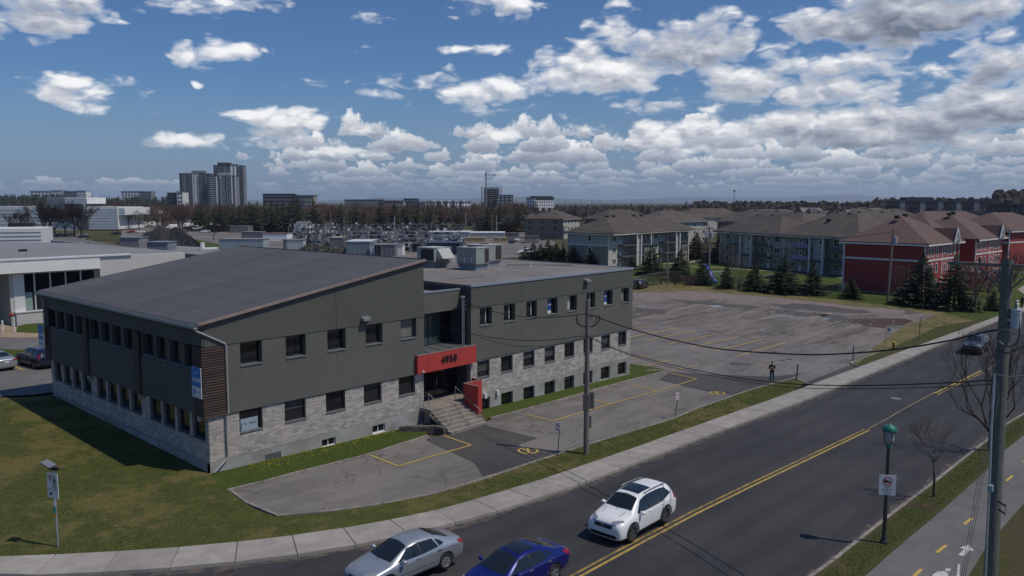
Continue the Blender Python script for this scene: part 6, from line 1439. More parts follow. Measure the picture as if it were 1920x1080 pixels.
def plant(proto, loc, h, lab, cat='tree', group=None, rz=None, wide=1.0, name=None, rnd=random):
    used = proto.get('used', 0)
    o = proto if not used else copy_tree(proto); proto['used'] = 1
    if used and 'used' in o: pass
    s = h/proto['h0'] if 'h0' in proto else h
    if name: o.name = name
    o.location = loc; o.rotation_euler = (0, 0, rnd.uniform(0, 6.28) if rz is None else rz); o.scale = (s*wide, s*wide, s)
    tag(o, lab, cat, group); return o
def gp0(px, py, z=0.0): v = onZ(px, py, z); return (v.x, v.y, z)
# the big bare tree beside the road and the small one
tA = tree_proto('bare_tree', 11, 8.2, 1.5, 6, .66, barkd, tw_dk, .28, 2, .17, .009, 7); x, y = G(1856, 846)
plant(tA, (x, y, zg(x, y)), 1.0, 'big bare many-stemmed tree on the verge beside the tall utility pole', rz=.6, wide=.74)
tB = tree_proto('bare_tree', 9, 4.3, 1.9, 4, .75, bark, twigm('pale_twigs', (.24, .20, .175)), .08, 3, .085, .006); x, y = G(1750, 933)
plant(tB, (x, y, zg(x, y)), 1.0, 'small bare young tree on the verge right of the street lamp', wide=.68)
# spruces along the fence, position from the photograph's ground points
spr = [spruce(i*7+1, needle if i < 3 else needle2, 26+i, 11, .27+.02*(i % 3)) for i in range(4)]
fl_ = [(1222, 462, 516, 1.25, 'dark spruce nearest the office roof corner, first of the fence row'), (1275, 472, 526, 1.15, 'second dark spruce of the fence row beside the twin transformer pole'), (1315, 492, 534, 1.2, 'small wide spruce just left of the blue slide'),
       (1362, 497, 541, 1.0, 'dark spruce right of the blue slide behind the mesh fence'), (1414, 496, 546, 1.1, 'spruce in front of the garden table behind the fence'), (1469, 485, 550, 1.15, 'spruce in front of the beige blocks middle downpipe'),
       (1524, 497, 553, 1.15, 'spruce in front of the beige blocks right end'), (1596, 520, 560, 1.2, 'small dark spruce at the left corner of the red block'), (1727, 482, 573, 1.05, 'tall dark spruce at the near corner of the red block'),
       (1788, 485, 580, 1.1, 'widest tall spruce in front of the red block entrance'), (1862, 548, 582, 1.3, 'smallest spruce on the lawn right of the two tall ones')]
for i, (px, pt_, pb, wd, lab) in enumerate(fl_):
    g0 = gp0(px, pb); D = (Vector(g0)-Vector((0, 0, CH))).dot(fw); plant(spr[i % 3], g0, (pb-pt_)*1.08*D/FPX, lab, group='spruces along the fence', wide=wd*1.45, name='spruce_tree', rz=i*1.3)
more = [(985, 462, 502), (1000, 455, 503), (1014, 458, 503), (1028, 450, 503), (1042, 456, 504), (1056, 462, 504), (1074, 462, 506), (1108, 470, 508), (1185, 480, 512), (1306, 436, 492), (1348, 445, 497), (1322, 470, 492)]
for i, (px, pt_, pb) in enumerate(more):
    g0 = gp0(px, pb-6); D = (Vector(g0)-Vector((0, 0, CH))).dot(fw); plant(spr[i % 4], g0, (pb-6-pt_)*D/FPX, ['leftmost', 'second', 'third', 'fourth', 'fifth', 'sixth', 'seventh', 'grey wall', 'office corner', 'tall hidden', 'far right', 'low right'][i]+' dark spruce between the office roof and the apartments', group='spruces behind the office roof', wide=2.0, name='spruce_tree', rz=i)
back_sp = [(372, 384), (381, 386), (392, 392), (404, 390), (414, 386), (425, 388), (438, 383), (450, 385), (462, 384), (474, 382), (484, 377), (498, 378), (510, 378), (521, 381), (533, 380), (544, 381), (552, 366), (559, 372), (590, 376), (641, 380), (668, 382), (714, 377), (740, 378), (758, 385),
           (763, 385), (783, 385), (805, 390), (826, 395), (858, 395), (915, 382), (925, 380), (936, 384), (948, 384), (965, 384), (895, 412), (1004, 378), (985, 392), (972, 388), (1068, 386), (1078, 388)]
cons = [spruce(50+i, needle, 18, 9, .24) for i in range(3)]
for i, (px, pt_) in enumerate(back_sp):
    pb = 433+(i*7 % 5)-2 if px < 990 else 424; g0 = gp0(px, pb); D = (Vector(g0)-Vector((0, 0, CH))).dot(fw)
    plant(cons[i % 3], g0, (pb-pt_)*D/FPX, next(s for lim, s in ((485, 'tall dark conifer in the dense clump left of the white wall building'), (560, 'tall dark conifer right of the dense clump'), (720, 'dark conifer above the middle of the racks'), (870, 'dark conifer above the long pale warehouse'), (975, 'dark conifer in the clump beside the crossarm pole'), (2000, 'dark conifer left of the brown brick block')) if px < lim), group='conifers beyond the storage yard', wide=1.6, name='conifer_tree', rz=i*.7)
rc_ = random.Random(77)
for k in range(46):
    px = rc_.uniform(360, 1010) if k < 34 else rc_.uniform(1180, 1900); D = rc_.uniform(440, 640); g0 = atD(px, 378, D)
    plant(cons[k % 3], (g0.x, g0.y, -.5), rc_.uniform(9, 16), '%s dark conifer among the leafless trees %s' % ('tall' if k % 2 else 'low', next(s for lim, s in ((480, 'below the tower trio'), (620, 'left of the racks'), (760, 'behind the racks'), (900, 'behind the warehouse'), (1100, 'by the crane horizon'), (1500, 'beyond the grey apartments'), (2000, 'beyond the red blocks')) if px < lim)), group='conifers among the leafless trees', wide=rc_.uniform(1.3, 1.8), name='conifer_tree', rnd=rc_)
# dark bare trees in front of the white factory
bd = [tree_proto('bare_tree', 21+i, 1.0*17, 4.0, 5, .62, barkd, tw_dk, .2, 3, .42, .06) for i in range(2)]
for p_ in bd: p_['h0'] = 17.0
for i, (px, pt_, pb, lab) in enumerate(((7, 382, 425, 'bare tree at the very left edge behind the ribbed white roof'), (36, 385, 440, 'bare tree behind the ribbed white roof box'), (80, 378, 452, 'bare dark tree just right of the ribbed white box'), (90, 385, 452, 'slim leaning bare tree, second right of the ribbed white box'), (103, 388, 451, 'short bare tree in the middle of the row before the factory'),
        (123, 376, 452, 'widest bare dark tree before the factory'), (140, 380, 452, 'bare dark tree, second from the right of the factory row'), (153, 381, 452, 'rightmost bare dark tree of the factory row'), (401, 418, 458, 'small round dark bare tree beside the green lawn strip'), (350, 415, 442, 'small reddish bare tree behind the gravel heap'))):
    g0 = gp0(px, pb-8 if pb > 445 else pb); D = (Vector(g0)-Vector((0, 0, CH))).dot(fw); plant(bd[i % 2], g0, (pb-6-pt_)*D/FPX, lab, name='bare_tree', rz=i*1.1)
# ------------------------------------------------------------------ neighbouring shop
wpaintd = mat('cream_fascia', (.78, .775, .72), (.72, .715, .67), 1, .7, coords='World'); wbrick = mat('painted_white_brick', (.60, .575, .54), (.47, .45, .425), 7, .9, .8, 6, coords='World', stretch=(1, 1, 3)); groof = mat('pale_roof', (.245, .25, .255), (.22, .225, .228), .3, .9, coords='World', c3=(.2, .2, .2), s3=.08)
shop = empty('shop_building', (30, 112, 1.0), 'low white shop building with dark showroom windows beyond the parked cars', 'shop')
MB().box(-30, 101.4, 7.02, 37.7, 102.4, 8.45).build('fascia', wpaintd, shop); MB().box(-30, 101.3, 8.452, 41.5, 102.6, 8.62).build('roof_edge', M['white'], shop)
MB().box(28.8, 102.6, -.2, 48.3, 103, 2.35).build('base_wall', wbrick, shop); MB().box(28.7, 102.5, 2.36, 37.7, 103, 2.5).build('sill', M['white'], shop)
MB().box(37.72, 101.55, 1.0, 48.3, 103, 8.44).build('brick_wall', wbrick, shop); MB().box(48.0, 103.01, -.2, 48.3, 150, 8.5).build('side_wall', wbrick, shop)
MB().box(28.4, 103.01, -.2, 28.8, 110, 6.95).build('corner_wall', wbrick, shop); MB().box(-30, 109, -.2, 28.39, 110, 6.95).build('recess_wall', wbrick, shop)
MB().prism([(-30, 102.6), (48.1, 102.6), (48.3, 135), (40, 150), (-30, 150)], 8.3, 8.5).build('flat_roof', groof, shop)
MB().box(28.9, 103.2, 2.5, 37.7, 103.4, 7.0).build('showroom_glass', M['glass'], shop); MB().box(28.6, 102.9, 6.75, 37.75, 103.1, 7.01).build('window_head', wbrick, shop)
for i in range(6):
    x = 29.3+i*1.68; MB().box(x-.05 if i else 28.8, 102.95, 2.5, x+.05 if i else 29.9, 103.2, 6.75).build('mullion' if i else 'column', M['white'], shop)
for i in range(5): MB().box(29.95+i*1.68 if i == 0 else 29.35+i*1.68, 103.25, 2.55, 30.9+i*1.68, 103.27, 6.7).build('pane', M['glass'], shop)
MB().box(29.95, 103.1, 2.55, 30.7, 103.19, 4.6).build('display_panel', mat('pale_green_panel', (.25, .33, .30), rough=.6), shop)
MB().box(34, 118, 8.5, 34.9, 118.6, 8.8).build('roof_vent', M['black'], shop)
for nm, px0, px1, pt_, pb, dep, m_, lab in (('roof_box', 234, 270, 447, 460, 4, mat('mauve_metal', (.26, .25, .27), (.22, .21, .23), 1, .6), 'boxy grey metal housing behind the white shop roof'), ('roof_box', 285, 323, 455.5, 466, 4, mat('grey_metal', (.20, .215, .25), (.18, .19, .22), 1, .6), 'wide low blue-grey metal housing behind the white shop roof')):
    a = onZ(px0, pb, 6.5); b = onZ(px1, pb, 6.5); h = (pb-pt_)*((a-Vector((0, 0, CH))).dot(fw))/FPX; r = empty(nm, ((a.x+b.x)/2, (a.y+b.y)/2, 6.0), lab, 'roof housing')
    ang = atan2(b.y-a.y, b.x-a.x); MB().obox(((a.x+b.x)/2, (a.y+b.y)/2, 6.4+h/2), ((b-a).length, dep, h+.6), ang).build('cabinet', m_, r); MB().obox(((a.x+b.x)/2, (a.y+b.y)/2, 6.74+h), ((b-a).length+.3, dep+.3, .08), ang).build('lid', M['steel'], r)
rear = empty('rear_building', (62, 150, 0), 'flat grey roof extension behind the white shop, with a tilted dish', 'building')
pr = [tuple(onZ(x, y, 6.2))[:2] for x, y in ((325, 461), (372, 463), (430, 470), (420, 482), (345, 475), (300, 466))]; MB().prism(pr, -.2, 6.2).build('block', groof, rear)
a = onZ(380, 468, 6.2); MB().obox((a.x, a.y, 6.7), (2.2, .3, 1.6), .9).build('dish', M['white'], rear); MB().obox((a.x+1.5, a.y+.5, 6.35), (3.2, 1.2, .3), .2).build('mount', M['white'], rear)
# standpipe by the shop
x, y = G(27.5, 622); sp_ = empty('siamese_connection', (x, y, zg(x, y)), 'red fire connection on a post between two pale bollards by the shop wall', 'fire connection')
MB().cyl(x, y, zg(x, y)-.1, zg(x, y)+1.6, .09, n=8).build('post', M['white'], sp_); MB().blob((x-.2, y, zg(x, y)+1.85), .24, 0, 8, 6).build('red_cap', hr, sp_)
MB().cyl(x-1.0, y+.4, zg(x, y)-.1, zg(x, y)+1.3, .10, n=8).build('bollard', M['white'], sp_)
# ------------------------------------------------------------------ generic far buildings
wg = M['glass']; dark_glass = mat('far_glass', (.035, .042, .055), rough=.15)
def bldg(name, pL, pR, pT, D, floors, cols, wallm, lab, cat='apartment building', dep=18, ang=0.0, zb=-2, roofm_=None, winm=None, ww=.55, wh=.55, grp=None, side=True, balc=None, cap=True):
    a = atD(pL, 378, D); b = atD(pR, 378, D); top = atD((pL+pR)/2, pT, D).z; wd = (b-a).length; c = (a+b)/2; base = Vector((c.x, c.y, zb))
    th = atan2(b.y-a.y, b.x-a.x)+ang; wd /= cos(ang)*1.0 if ang else 1.0; r = empty(name, base, lab, cat, grp, rz=th); H_ = top-zb
    MB().box(-wd/2, 0, 0, wd/2, dep, H_).build('wall', wallm, r, world=False)
    if cap: MB().box(-wd/2-.4, -.4, H_+.001, wd/2+.4, dep+.4, H_+.6).build('roof', roofm_ or M['darkmetal'], r, world=False)
    vis = H_-max(0, zb) ; fh = H_/floors; cw_ = wd/cols; me = MB().box(-cw_*ww/2, -.06, 0, cw_*ww/2, .05, fh*wh).mesh('window', winm or dark_glass)
    for i in range(cols):
        for j in range(floors):
            if (j+.5)*fh < 4: continue
            inst('window', me, r, (-wd/2+(i+.5)*cw_, 0, j*fh+fh*.28))
    if side:
        nc = max(2, int(dep/ (cw_*1.2))); sw = dep/nc; me2 = MB().box(-.05, -sw*ww/2, 0, .06, sw*ww/2, fh*wh).mesh('window', winm or dark_glass)
        for i in range(nc):
            for j in range(floors):
                if (j+.5)*fh < 4: continue
                for sx in ((wd/2,) if ang < 0 else (-wd/2,)): inst('window', me2, r, (sx, (i+.5)*sw, j*fh+fh*.28))
    if balc:
        for (u0, u1) in balc[0]:
            mb_ = MB().box(wd*(u0-.5), -1.3, 0, wd*(u1-.5), -.02, .22).box(wd*(u0-.5), -1.3, .22, wd*(u1-.5), -1.22, 1.1).mesh('balcony', balc[1])
            for j in range(1, floors): inst('balcony', mb_, r, (0, 0, j*fh))
    return r
wht = mat('white_cladding', (.80, .80, .80), (.74, .74, .74), .3, .7); gry = mat('grey_cladding', (.22, .23, .25), (.19, .20, .22), .3, .7); drk = mat('dark_cladding', (.045, .05, .065), (.035, .04, .05), .3, .6); bei = mat('beige_cladding', (.34, .31, .27), (.30, .275, .24), .3, .8); lgr = mat('light_grey_cladding', (.38, .39, .40), rough=.7)
def stripe(r, u0, u1, wd, H_, m, z0=0, off=.12, y=0): MB().box(wd*(u0-.5), y-off, z0, wd*(u1-.5), y+.02, H_).build('facade_strip', m, r, world=False)
def dims(pL, pR, pT, D, zb=-2): return (atD(pR, 378, D)-atD(pL, 378, D)).length, atD((pL+pR)/2, pT, D).z-zb
def winstrip(r, u0, u1, wd, H_, floors, n, m, off=.22, z0=6):
    fh = H_/floors; cw_ = wd*(u1-u0)/n; me = MB().box(-cw_*.28, -off, 0, cw_*.28, 0, fh*.5).mesh('window', m)
    for i in range(n):
        for j in range(floors):
            if j*fh > z0: inst('window', me, r, (wd*(u0-.5)+(i+.5)*cw_, 0, j*fh+fh*.3))
t3 = bldg('apartment_tower', 404, 456, 311, 1045, 22, 5, gry, 'tallest dark and white apartment tower of the trio on the left horizon', ang=.16, dep=26, ww=.7, balc=(((.02, .3), (.86, 1.06)), gry)); wd, H_ = dims(404, 456, 311, 1045)
stripe(t3, .58, .66, wd, H_, wht, 0, .3); stripe(t3, .70, .78, wd, H_, wht, 0, .3); stripe(t3, .80, .92, wd, H_, drk, 0, .25); winstrip(t3, .80, .92, wd, H_, 22, 1, lgr, .36); MB().box(-wd*.38, 3, H_+.6, wd*.05, 18, H_+4.2).build('penthouse', drk, t3, world=False); MB().box(-wd*.02, 6, H_+.6, wd*.30, 14, H_+2.6).build('penthouse', gry, t3, world=False)
t1 = bldg('apartment_tower', 340, 394, 326, 1000, 19, 6, gry, 'left apartment tower with a bright white window strip on the left horizon', ang=.16, dep=24, ww=.72, balc=(((.26, .42), (.62, .78)), gry)); wd, H_ = dims(340, 394, 326, 1000)
stripe(t1, .42, .62, wd, H_, wht, 0, .3); winstrip(t1, .43, .61, wd, H_, 19, 2, drk, .42); stripe(t1, .80, .92, wd, H_, drk, 0, .25); winstrip(t1, .82, .9, wd, H_, 19, 1, lgr, .36); stripe(t1, .0, .06, wd, H_, drk); MB().box(-wd*.1, 3, H_+.6, wd*.32, 14, H_+4).build('penthouse', gry, t1, world=False); MB().box(-wd*.38, 3, H_+.6, -wd*.12, 12, H_+2.8).build('penthouse', wht, t1, world=False)
t2 = bldg('apartment_tower', 392, 442, 330, 985, 18, 6, gry, 'front right apartment tower with pale balconies, standing before the tallest one', ang=.16, dep=24, ww=.75, balc=(((.06, .28), (.46, .62)), lgr)); wd, H_ = dims(392, 442, 330, 985)
stripe(t2, .30, .34, wd, H_, wht, 0, .3); stripe(t2, .44, .48, wd, H_, wht, 0, .3); stripe(t2, .64, .82, wd, H_, drk, 0, .25); winstrip(t2, .65, .81, wd, H_, 18, 2, lgr, .36); stripe(t2, .84, .88, wd, H_, wht, 0, .3); stripe(t2, .97, 1.0, wd, H_, wht, 0, .3); MB().box(-wd*.15, 3, H_+.6, wd*.30, 14, H_+4).build('penthouse', lgr, t2, world=False)
bldg('apartment_building', 314, 336, 362, 980, 6, 4, drk, 'small dark block at the left foot of the apartment towers', balc=None); bldg('apartment_building', 332, 343, 360, 975, 6, 2, wht, 'narrow white block squeezed beside the left apartment tower')
bldg('office_block', 493, 548, 364, 900, 6, 9, drk, 'dark glazed block on the horizon right of the tower trio', 'office block', ww=.8, winm=mat('grey_pane', (.16, .17, .19), rough=.3)); bldg('apartment_building', 549, 570, 367, 890, 5, 4, gry, 'grey block between the dark glazed block and a pale one'); bldg('apartment_building', 569, 588, 367, 880, 5, 4, bei, 'pale beige block on the horizon above the dark conifers')
bldg('apartment_building', 646, 715, 375, 900, 4, 12, gry, 'long low grey block on the horizon above reddish bare trees', winm=lgr); bldg('apartment_building', 716, 756, 377, 870, 4, 6, bei, 'low beige block hidden among bare trees on the horizon')
bldg('apartment_building', 757, 782, 373, 900, 5, 5, drk, 'dark stepped block on the horizon left of the white striped block', winm=lgr); bldg('apartment_building', 782, 799, 381, 880, 4, 4, gry, 'low grey block directly left of the white striped block')
b4 = bldg('apartment_building', 800, 882, 379, 800, 6, 14, wht, 'white block with dark vertical stripes on the horizon', ang=.45, ww=.45); wd, H_ = dims(800, 882, 379, 800)
for u in (.22, .40, .58, .76): stripe(b4, u, u+.07, wd, H_, drk, 0, .3)
for u in (.12, .30, .48, .66, .86): MB().box(wd*(u-.5), 1, H_, wd*(u-.42), 8, H_+1.4).build('stair_head', wht, b4, world=False)
cs_ = bldg('construction_tower', 902, 941, 352, 1300, 11, 1, gry, 'unfinished concrete high-rise under construction with open floors', 'construction site', ww=.01, side=False, cap=False); wd, H_ = dims(902, 941, 352, 1300)
for ch in [c for c in cs_.children]: bpy.data.objects.remove(ch)
for k in range(12):
    MB().box(-wd/2, 0, H_-k*3.2, wd/2, 22, H_-k*3.2+.7).build('floor_slab', bei, cs_, world=False)
    for u in (-.48, -.25, 0, .25, .48): MB().box(wd*u-.4, .5, H_-k*3.2+.7, wd*u+.4, 1.4, H_-k*3.2+3.2).build('column', gry, cs_, world=False)
MB().box(-wd*.35, 5, -2, wd*.35, 18, H_-1).build('core', drk, cs_, world=False); MB().box(-wd/2, .2, -2, wd*.1, 1, H_*.42).build('cladding', drk, cs_, world=False)
cr_ = atD(911.5, 378, 1290); ch_ = atD(911.5, 322, 1290).z; cn = empty('tower_crane', (cr_.x, cr_.y, 0), 'thin tower crane rising over the unfinished high-rise', 'crane')
MB().box(cr_.x-.8, cr_.y-.8, 0, cr_.x+.8, cr_.y+.8, ch_).build('mast', gry, cn); j0 = atD(908, 328, 1290); j1 = atD(928, 328, 1290); MB().beam(j0, j1, 1.2, 1.4).build('jib', gry, cn); MB().beam(j1-Vector((0, 0, 2)), j1+Vector((0, 0, 1)), 1.5, 1.5).build('counterweight', gry, cn)
bldg('office_block', 931, 962, 366, 1280, 6, 4, drk, 'dark block at the right foot of the unfinished high-rise', 'office block', winm=lgr)
b5 = bldg('apartment_building', 1002, 1040, 371, 800, 7, 9, wht, 'white block with a black roof line standing alone on the centre horizon', ang=.45, ww=.5, roofm_=drk); wd, H_ = dims(1002, 1040, 371, 800); stripe(b5, 0, 1, wd, H_, drk, H_-2.2, .2); MB().box(-wd/2, 1, H_+.6, wd/2, 12, H_+1.8).build('penthouse', drk, b5, world=False)
lo_ = bldg('apartment_building', 1684, 1872, 378, 470, 5, 26, mat('dark_brick_far', (.075, .075, .08), (.05, .052, .058), .2, .9), 'long dark five-storey block on the right horizon beyond the small houses', winm=dark_glass, dep=16, ww=.6, balc=(((.12, .2), (.3, .37), (.47, .55), (.66, .74), (.84, .92)), drk))
wd, H_ = dims(1684, 1872, 378, 470)
for u in (.02, .22, .4, .58, .76, .94): stripe(lo_, u, u+.05, wd, H_, gry, 2, .2)
MB().box(-wd*.42, 0, H_+.6, -wd*.15, 8, H_+2.6).build('penthouse', drk, lo_, world=False)
for u in (.55, .75, .9): MB().box(wd*(u-.5), 0, H_+.6, wd*(u-.42), 6, H_+1.6).build('penthouse', drk, lo_, world=False)
bldg('apartment_building', 1893, 1925, 384, 300, 4, 3, mat('black_cladding', (.02, .022, .026), rough=.6), 'black modern block at the right edge above the red roofs', dep=14)
# factory on the left
ribbed = mat('white_ribbed_cladding', (.76, .77, .75), (.70, .71, .69), .3, .6)
fa = empty('factory_building', gp0(160, 428), 'white horizontally clad factory with a raised roof box at the left horizon', 'factory')
def fbox(px0, px1, pt_, pb, D, dep, m_, nm, ribs=0):
    a = atD(px0, pb, D); b = atD(px1, pb, D); t_ = atD(px0, pt_, D); h = t_.z-a.z; ang = atan2(b.y-a.y, b.x-a.x); c = (a+b)/2; n = Vector((-sin(ang), cos(ang), 0))
    o = MB().obox((c.x+n.x*dep/2, c.y+n.y*dep/2, a.z+h/2), ((b-a).length, dep, h), ang).build(nm, m_, fa)
    for k in range(1, ribs): MB().obox((c.x-n.x*.04, c.y-n.y*.04, a.z+h*k/ribs), ((b-a).length, .12, .10), ang).build('cladding_joint', gry, o)
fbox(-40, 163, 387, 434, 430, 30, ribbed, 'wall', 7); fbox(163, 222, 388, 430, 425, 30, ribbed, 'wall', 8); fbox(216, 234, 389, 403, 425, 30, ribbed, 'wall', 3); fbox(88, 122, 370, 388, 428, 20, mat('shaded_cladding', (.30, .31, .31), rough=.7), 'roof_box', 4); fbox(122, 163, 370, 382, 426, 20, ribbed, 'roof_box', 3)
fbox(84, 140, 397, 404, 424, 2, drk, 'window_band'); fbox(145, 166, 404, 432, 424, 2, mat('grey_door', (.12, .12, .125), rough=.7), 'dock_recess'); fbox(15, 62, 418, 430, 424, 2, drk, 'window_band')
rib = empty('ribbed_roof_box', (50, 190, 5), 'ribbed white metal upper storey at the left edge behind the shop roof', 'building')
a = onZ(-60, 452, 7.5); b = onZ(78, 450, 7.5); ang = atan2(b.y-a.y, b.x-a.x); D_ = (a+b)/2; ln = (b-a).length; h = 5.2; n = Vector((-sin(ang), cos(ang), 0))
MB().obox((D_.x+n.x*6, D_.y+n.y*6, 5+h/2-2.0+1.6), (ln, 12, h), ang).build('wall', ribbed, rib)
for k in range(1, 7): MB().obox((D_.x-n.x*.03, D_.y-n.y*.03, 5-.4+h*k/7), (ln, .1, .09), ang).build('rib', gry, rib)
MB().obox((D_.x+n.x*5, D_.y+n.y*5, 2.2), (ln, 10, 4.4), ang).build('lower_wall', drk, rib)
# ------------------------------------------------------------------ apartment blocks with hip roofs
shingle = mat('brown_shingle', (.102, .085, .074), (.078, .065, .057), 3, .95, .4, 20, coords='World', obj_rand=.1, c3=(.12, .10, .086), s3=.3); shr = mat('red_brown_shingle', (.15, .098, .085), (.11, .07, .062), 3, .95, .4, 20, coords='World')
sid_g = mat('pale_grey_siding', (.38, .385, .37), (.345, .35, .335), .5, .8, coords='World'); sid_b = mat('taupe_siding', (.27, .24, .205), (.245, .22, .19), .5, .85, coords='World'); sid_c = mat('cream_siding', (.50, .48, .43), (.46, .445, .40), .5, .85, coords='World')
red_s = mat('red_siding', (.30, .038, .036), (.27, .033, .031), .4, .75, coords='World'); red_l = mat('rose_siding', (.38, .10, .092), (.34, .09, .08), .4, .75, coords='World'); brick_b = mat('brown_block', (.20, .18, .155), (.16, .145, .125), 1, .9, coords='World')
deck = mat('deck_grey', (.13, .125, .12), rough=.9); drk_in = mat('porch_shade_wall', (.16, .15, .13), rough=.9)
def hip(mb, x0, y0, x1, y1, z, h, e=.7, t=.22):
    x0 -= e; y0 -= e; x1 += e; y1 += e; w_, d_ = x1-x0, y1-y0; r = min(w_, d_)/2
    if w_ >= d_: a, b = (x0+r, (y0+y1)/2), (x1-r, (y0+y1)/2)
    else: a, b = ((x0+x1)/2, y0+r), ((x0+x1)/2, y1-r)
    v = [(x0, y0, z), (x1, y0, z), (x1, y1, z), (x0, y1, z), (x0, y0, z+t), (x1, y0, z+t), (x1, y1, z+t), (x0, y1, z+t), (a[0], a[1], z+h), (b[0], b[1], z+h)]
    f = [(0, 3, 2, 1), (0, 1, 5, 4), (1, 2, 6, 5), (2, 3, 7, 6), (3, 0, 4, 7)]
    f += [(4, 5, 9, 8), (5, 6, 9), (6, 7, 8, 9), (7, 4, 8)] if w_ >= d_ else [(4, 5, 8), (5, 6, 9, 8), (6, 7, 9), (7, 4, 8, 9)]
    mb.add(v, f); return mb
WM = {}
def win(r, x, y, z, w_, h_, axis='x', s=-1, par=None, fm=None):
    """white framed window standing proud of a wall whose outward side is s along the other axis"""
    k = (w_, h_, axis, s, fm.name if fm else '')
    if k not in WM:
        f = MB(); g_ = MB(); t = .12
        def bb(mb, a, b, c, d, n0, n1):
            n0, n1 = sorted((n0*s, n1*s)); mb.box(a, n0, c, b, n1, d) if axis == 'x' else mb.box(n0, a, c, n1, b, d)
        bb(f, -w_/2, -w_/2+t, 0, h_, 0, .07); bb(f, w_/2-t, w_/2, 0, h_, 0, .07); bb(f, -w_/2+t, w_/2-t, 0, t, 0, .07); bb(f, -w_/2+t, w_/2-t, h_-t, h_, 0, .07)
        if w_ > 1.1: bb(f, -.05, .05, t, h_-t, 0, .065)
        bb(g_, -w_/2+t, w_/2-t, t, h_-t, 0, .03); WM[k] = (f.mesh('window', fm or M['white']), g_.mesh('pane', M['glass']))
    o = inst('window', WM[k][0], par or r, (x, y, z)); inst('pane', WM[k][1], o)
    return o
def vents(r, pts):
    for (x, y, z) in pts: MB().box(x-.35, y-.35, z, x+.35, y+.35, z+.55).build('roof_vent', M['black'], r, world=False)
# --- A: grey block, end wall toward the viewer, balconies along its right side
def balcony_side(r, x0, n, y, H_, units, face=-1, col=(sid_c, sid_b)):
    pass
A_ = empty('apartment_block', (148.1, 105.3, 0), 'three-storey grey and cream apartment block with white posts behind the office roof', 'apartment block', rz=radians(1.1))
L_, Wd_, H_ = 36.3, 11.6, 7.7; st = H_/3
MB().box(0, 0, -.5, L_, Wd_, st*2).build('lower_wall', sid_b, A_, world=False); MB().box(.001, .001, st*2+.001, L_-.001, Wd_-.001, H_).build('upper_wall', sid_g, A_, world=False)
MB().box(-.05, -.05, st*2-.12, .0, Wd_+.05, st*2+.12).build('trim', M['white'], A_, world=False); MB().box(-.06, -.06, -.5, .14, .14, H_).build('corner_trim', M['white'], A_, world=False)
hip(MB(), 0, -1.2, L_, Wd_, H_, 3.9).build('roof', shingle, A_, world=False); MB().box(-.75, -1.95, H_-.16, L_+.75, -1.88, H_+.02).build('eaves_board', M['white'], A_, world=False); MB().box(-.75, -1.87, H_-.16, -.68, Wd_+.7, H_+.02).build('eaves_board', M['white'], A_, world=False)
for z in (st*2+.75, st+.6): win(A_, 0, 5.2, z, 1.0, 1.5, 'y', -1)
def balc_unit(r, x, z, w_, dep=1.6, m=None, slab=deck):
    MB().box(x, -dep, z-.2, x+w_, -.01, z).build('balcony', slab, r, world=False)
    b = MB(); b.box(x, -dep, z+.95, x+w_, -dep+.06, z+1.02)
    for k in range(int(w_/.22)+1): b.box(x+k*.22, -dep+.01, z, x+k*.22+.035, -dep+.05, z+.95)
    b.build('railing', m or M['darkmetal'], r, world=False)
purple = mat('lilac_screen', (.30, .26, .42), rough=.8)
def door(r, x, y, z, s=-1): 
    o = MB().box(x-.45, y-.06, z, x+.45, y, z+2.05).build('door', M['white'], r, world=False); MB().box(x-.2, y-.08, z+1.1, x+.2, y-.061, z+1.8).build('pane', M['glass'], o, world=False)
for k in range(2):
    x0 = k*18.0
    for f in range(3):
        z = f*st
        win(A_, x0+2.2, 0, z+.8, 1.5, 1.35); win(A_, x0+6.8, 0, z+.7, 1.2, 1.5); door(A_, x0+4.8, 0, z+.05); win(A_, x0+14.6, 0, z+.8, 1.3, 1.35); win(A_, x0+16.6, 0, z+.8, 1.0, 1.35)
        if f: balc_unit(A_, x0+4.0, z, 5.2); balc_unit(A_, x0+11.2, z, 4.2)
    for xx in (x0+9.1, x0+11.0, x0+15.3): MB().box(xx, -1.75, -.4, xx+.32, -1.45, H_-.02).build('post', M['white'], A_, world=False)
    MB().box(x0+9.45, -1.3, -.4, x0+10.95, -.02, H_-.05).build('stair_bay', sid_c, A_, world=False)
    MB().box(x0+.15, -.03, -.4, x0+3.6, -.005, H_-.03).build('facade_panel', sid_c, A_, world=False)
vents(A_, [(6.5, 5, H_+3.5), (9.0, 5, H_+3.6), (18, 5, H_+3.6), (21.5, 5, H_+3.6)])
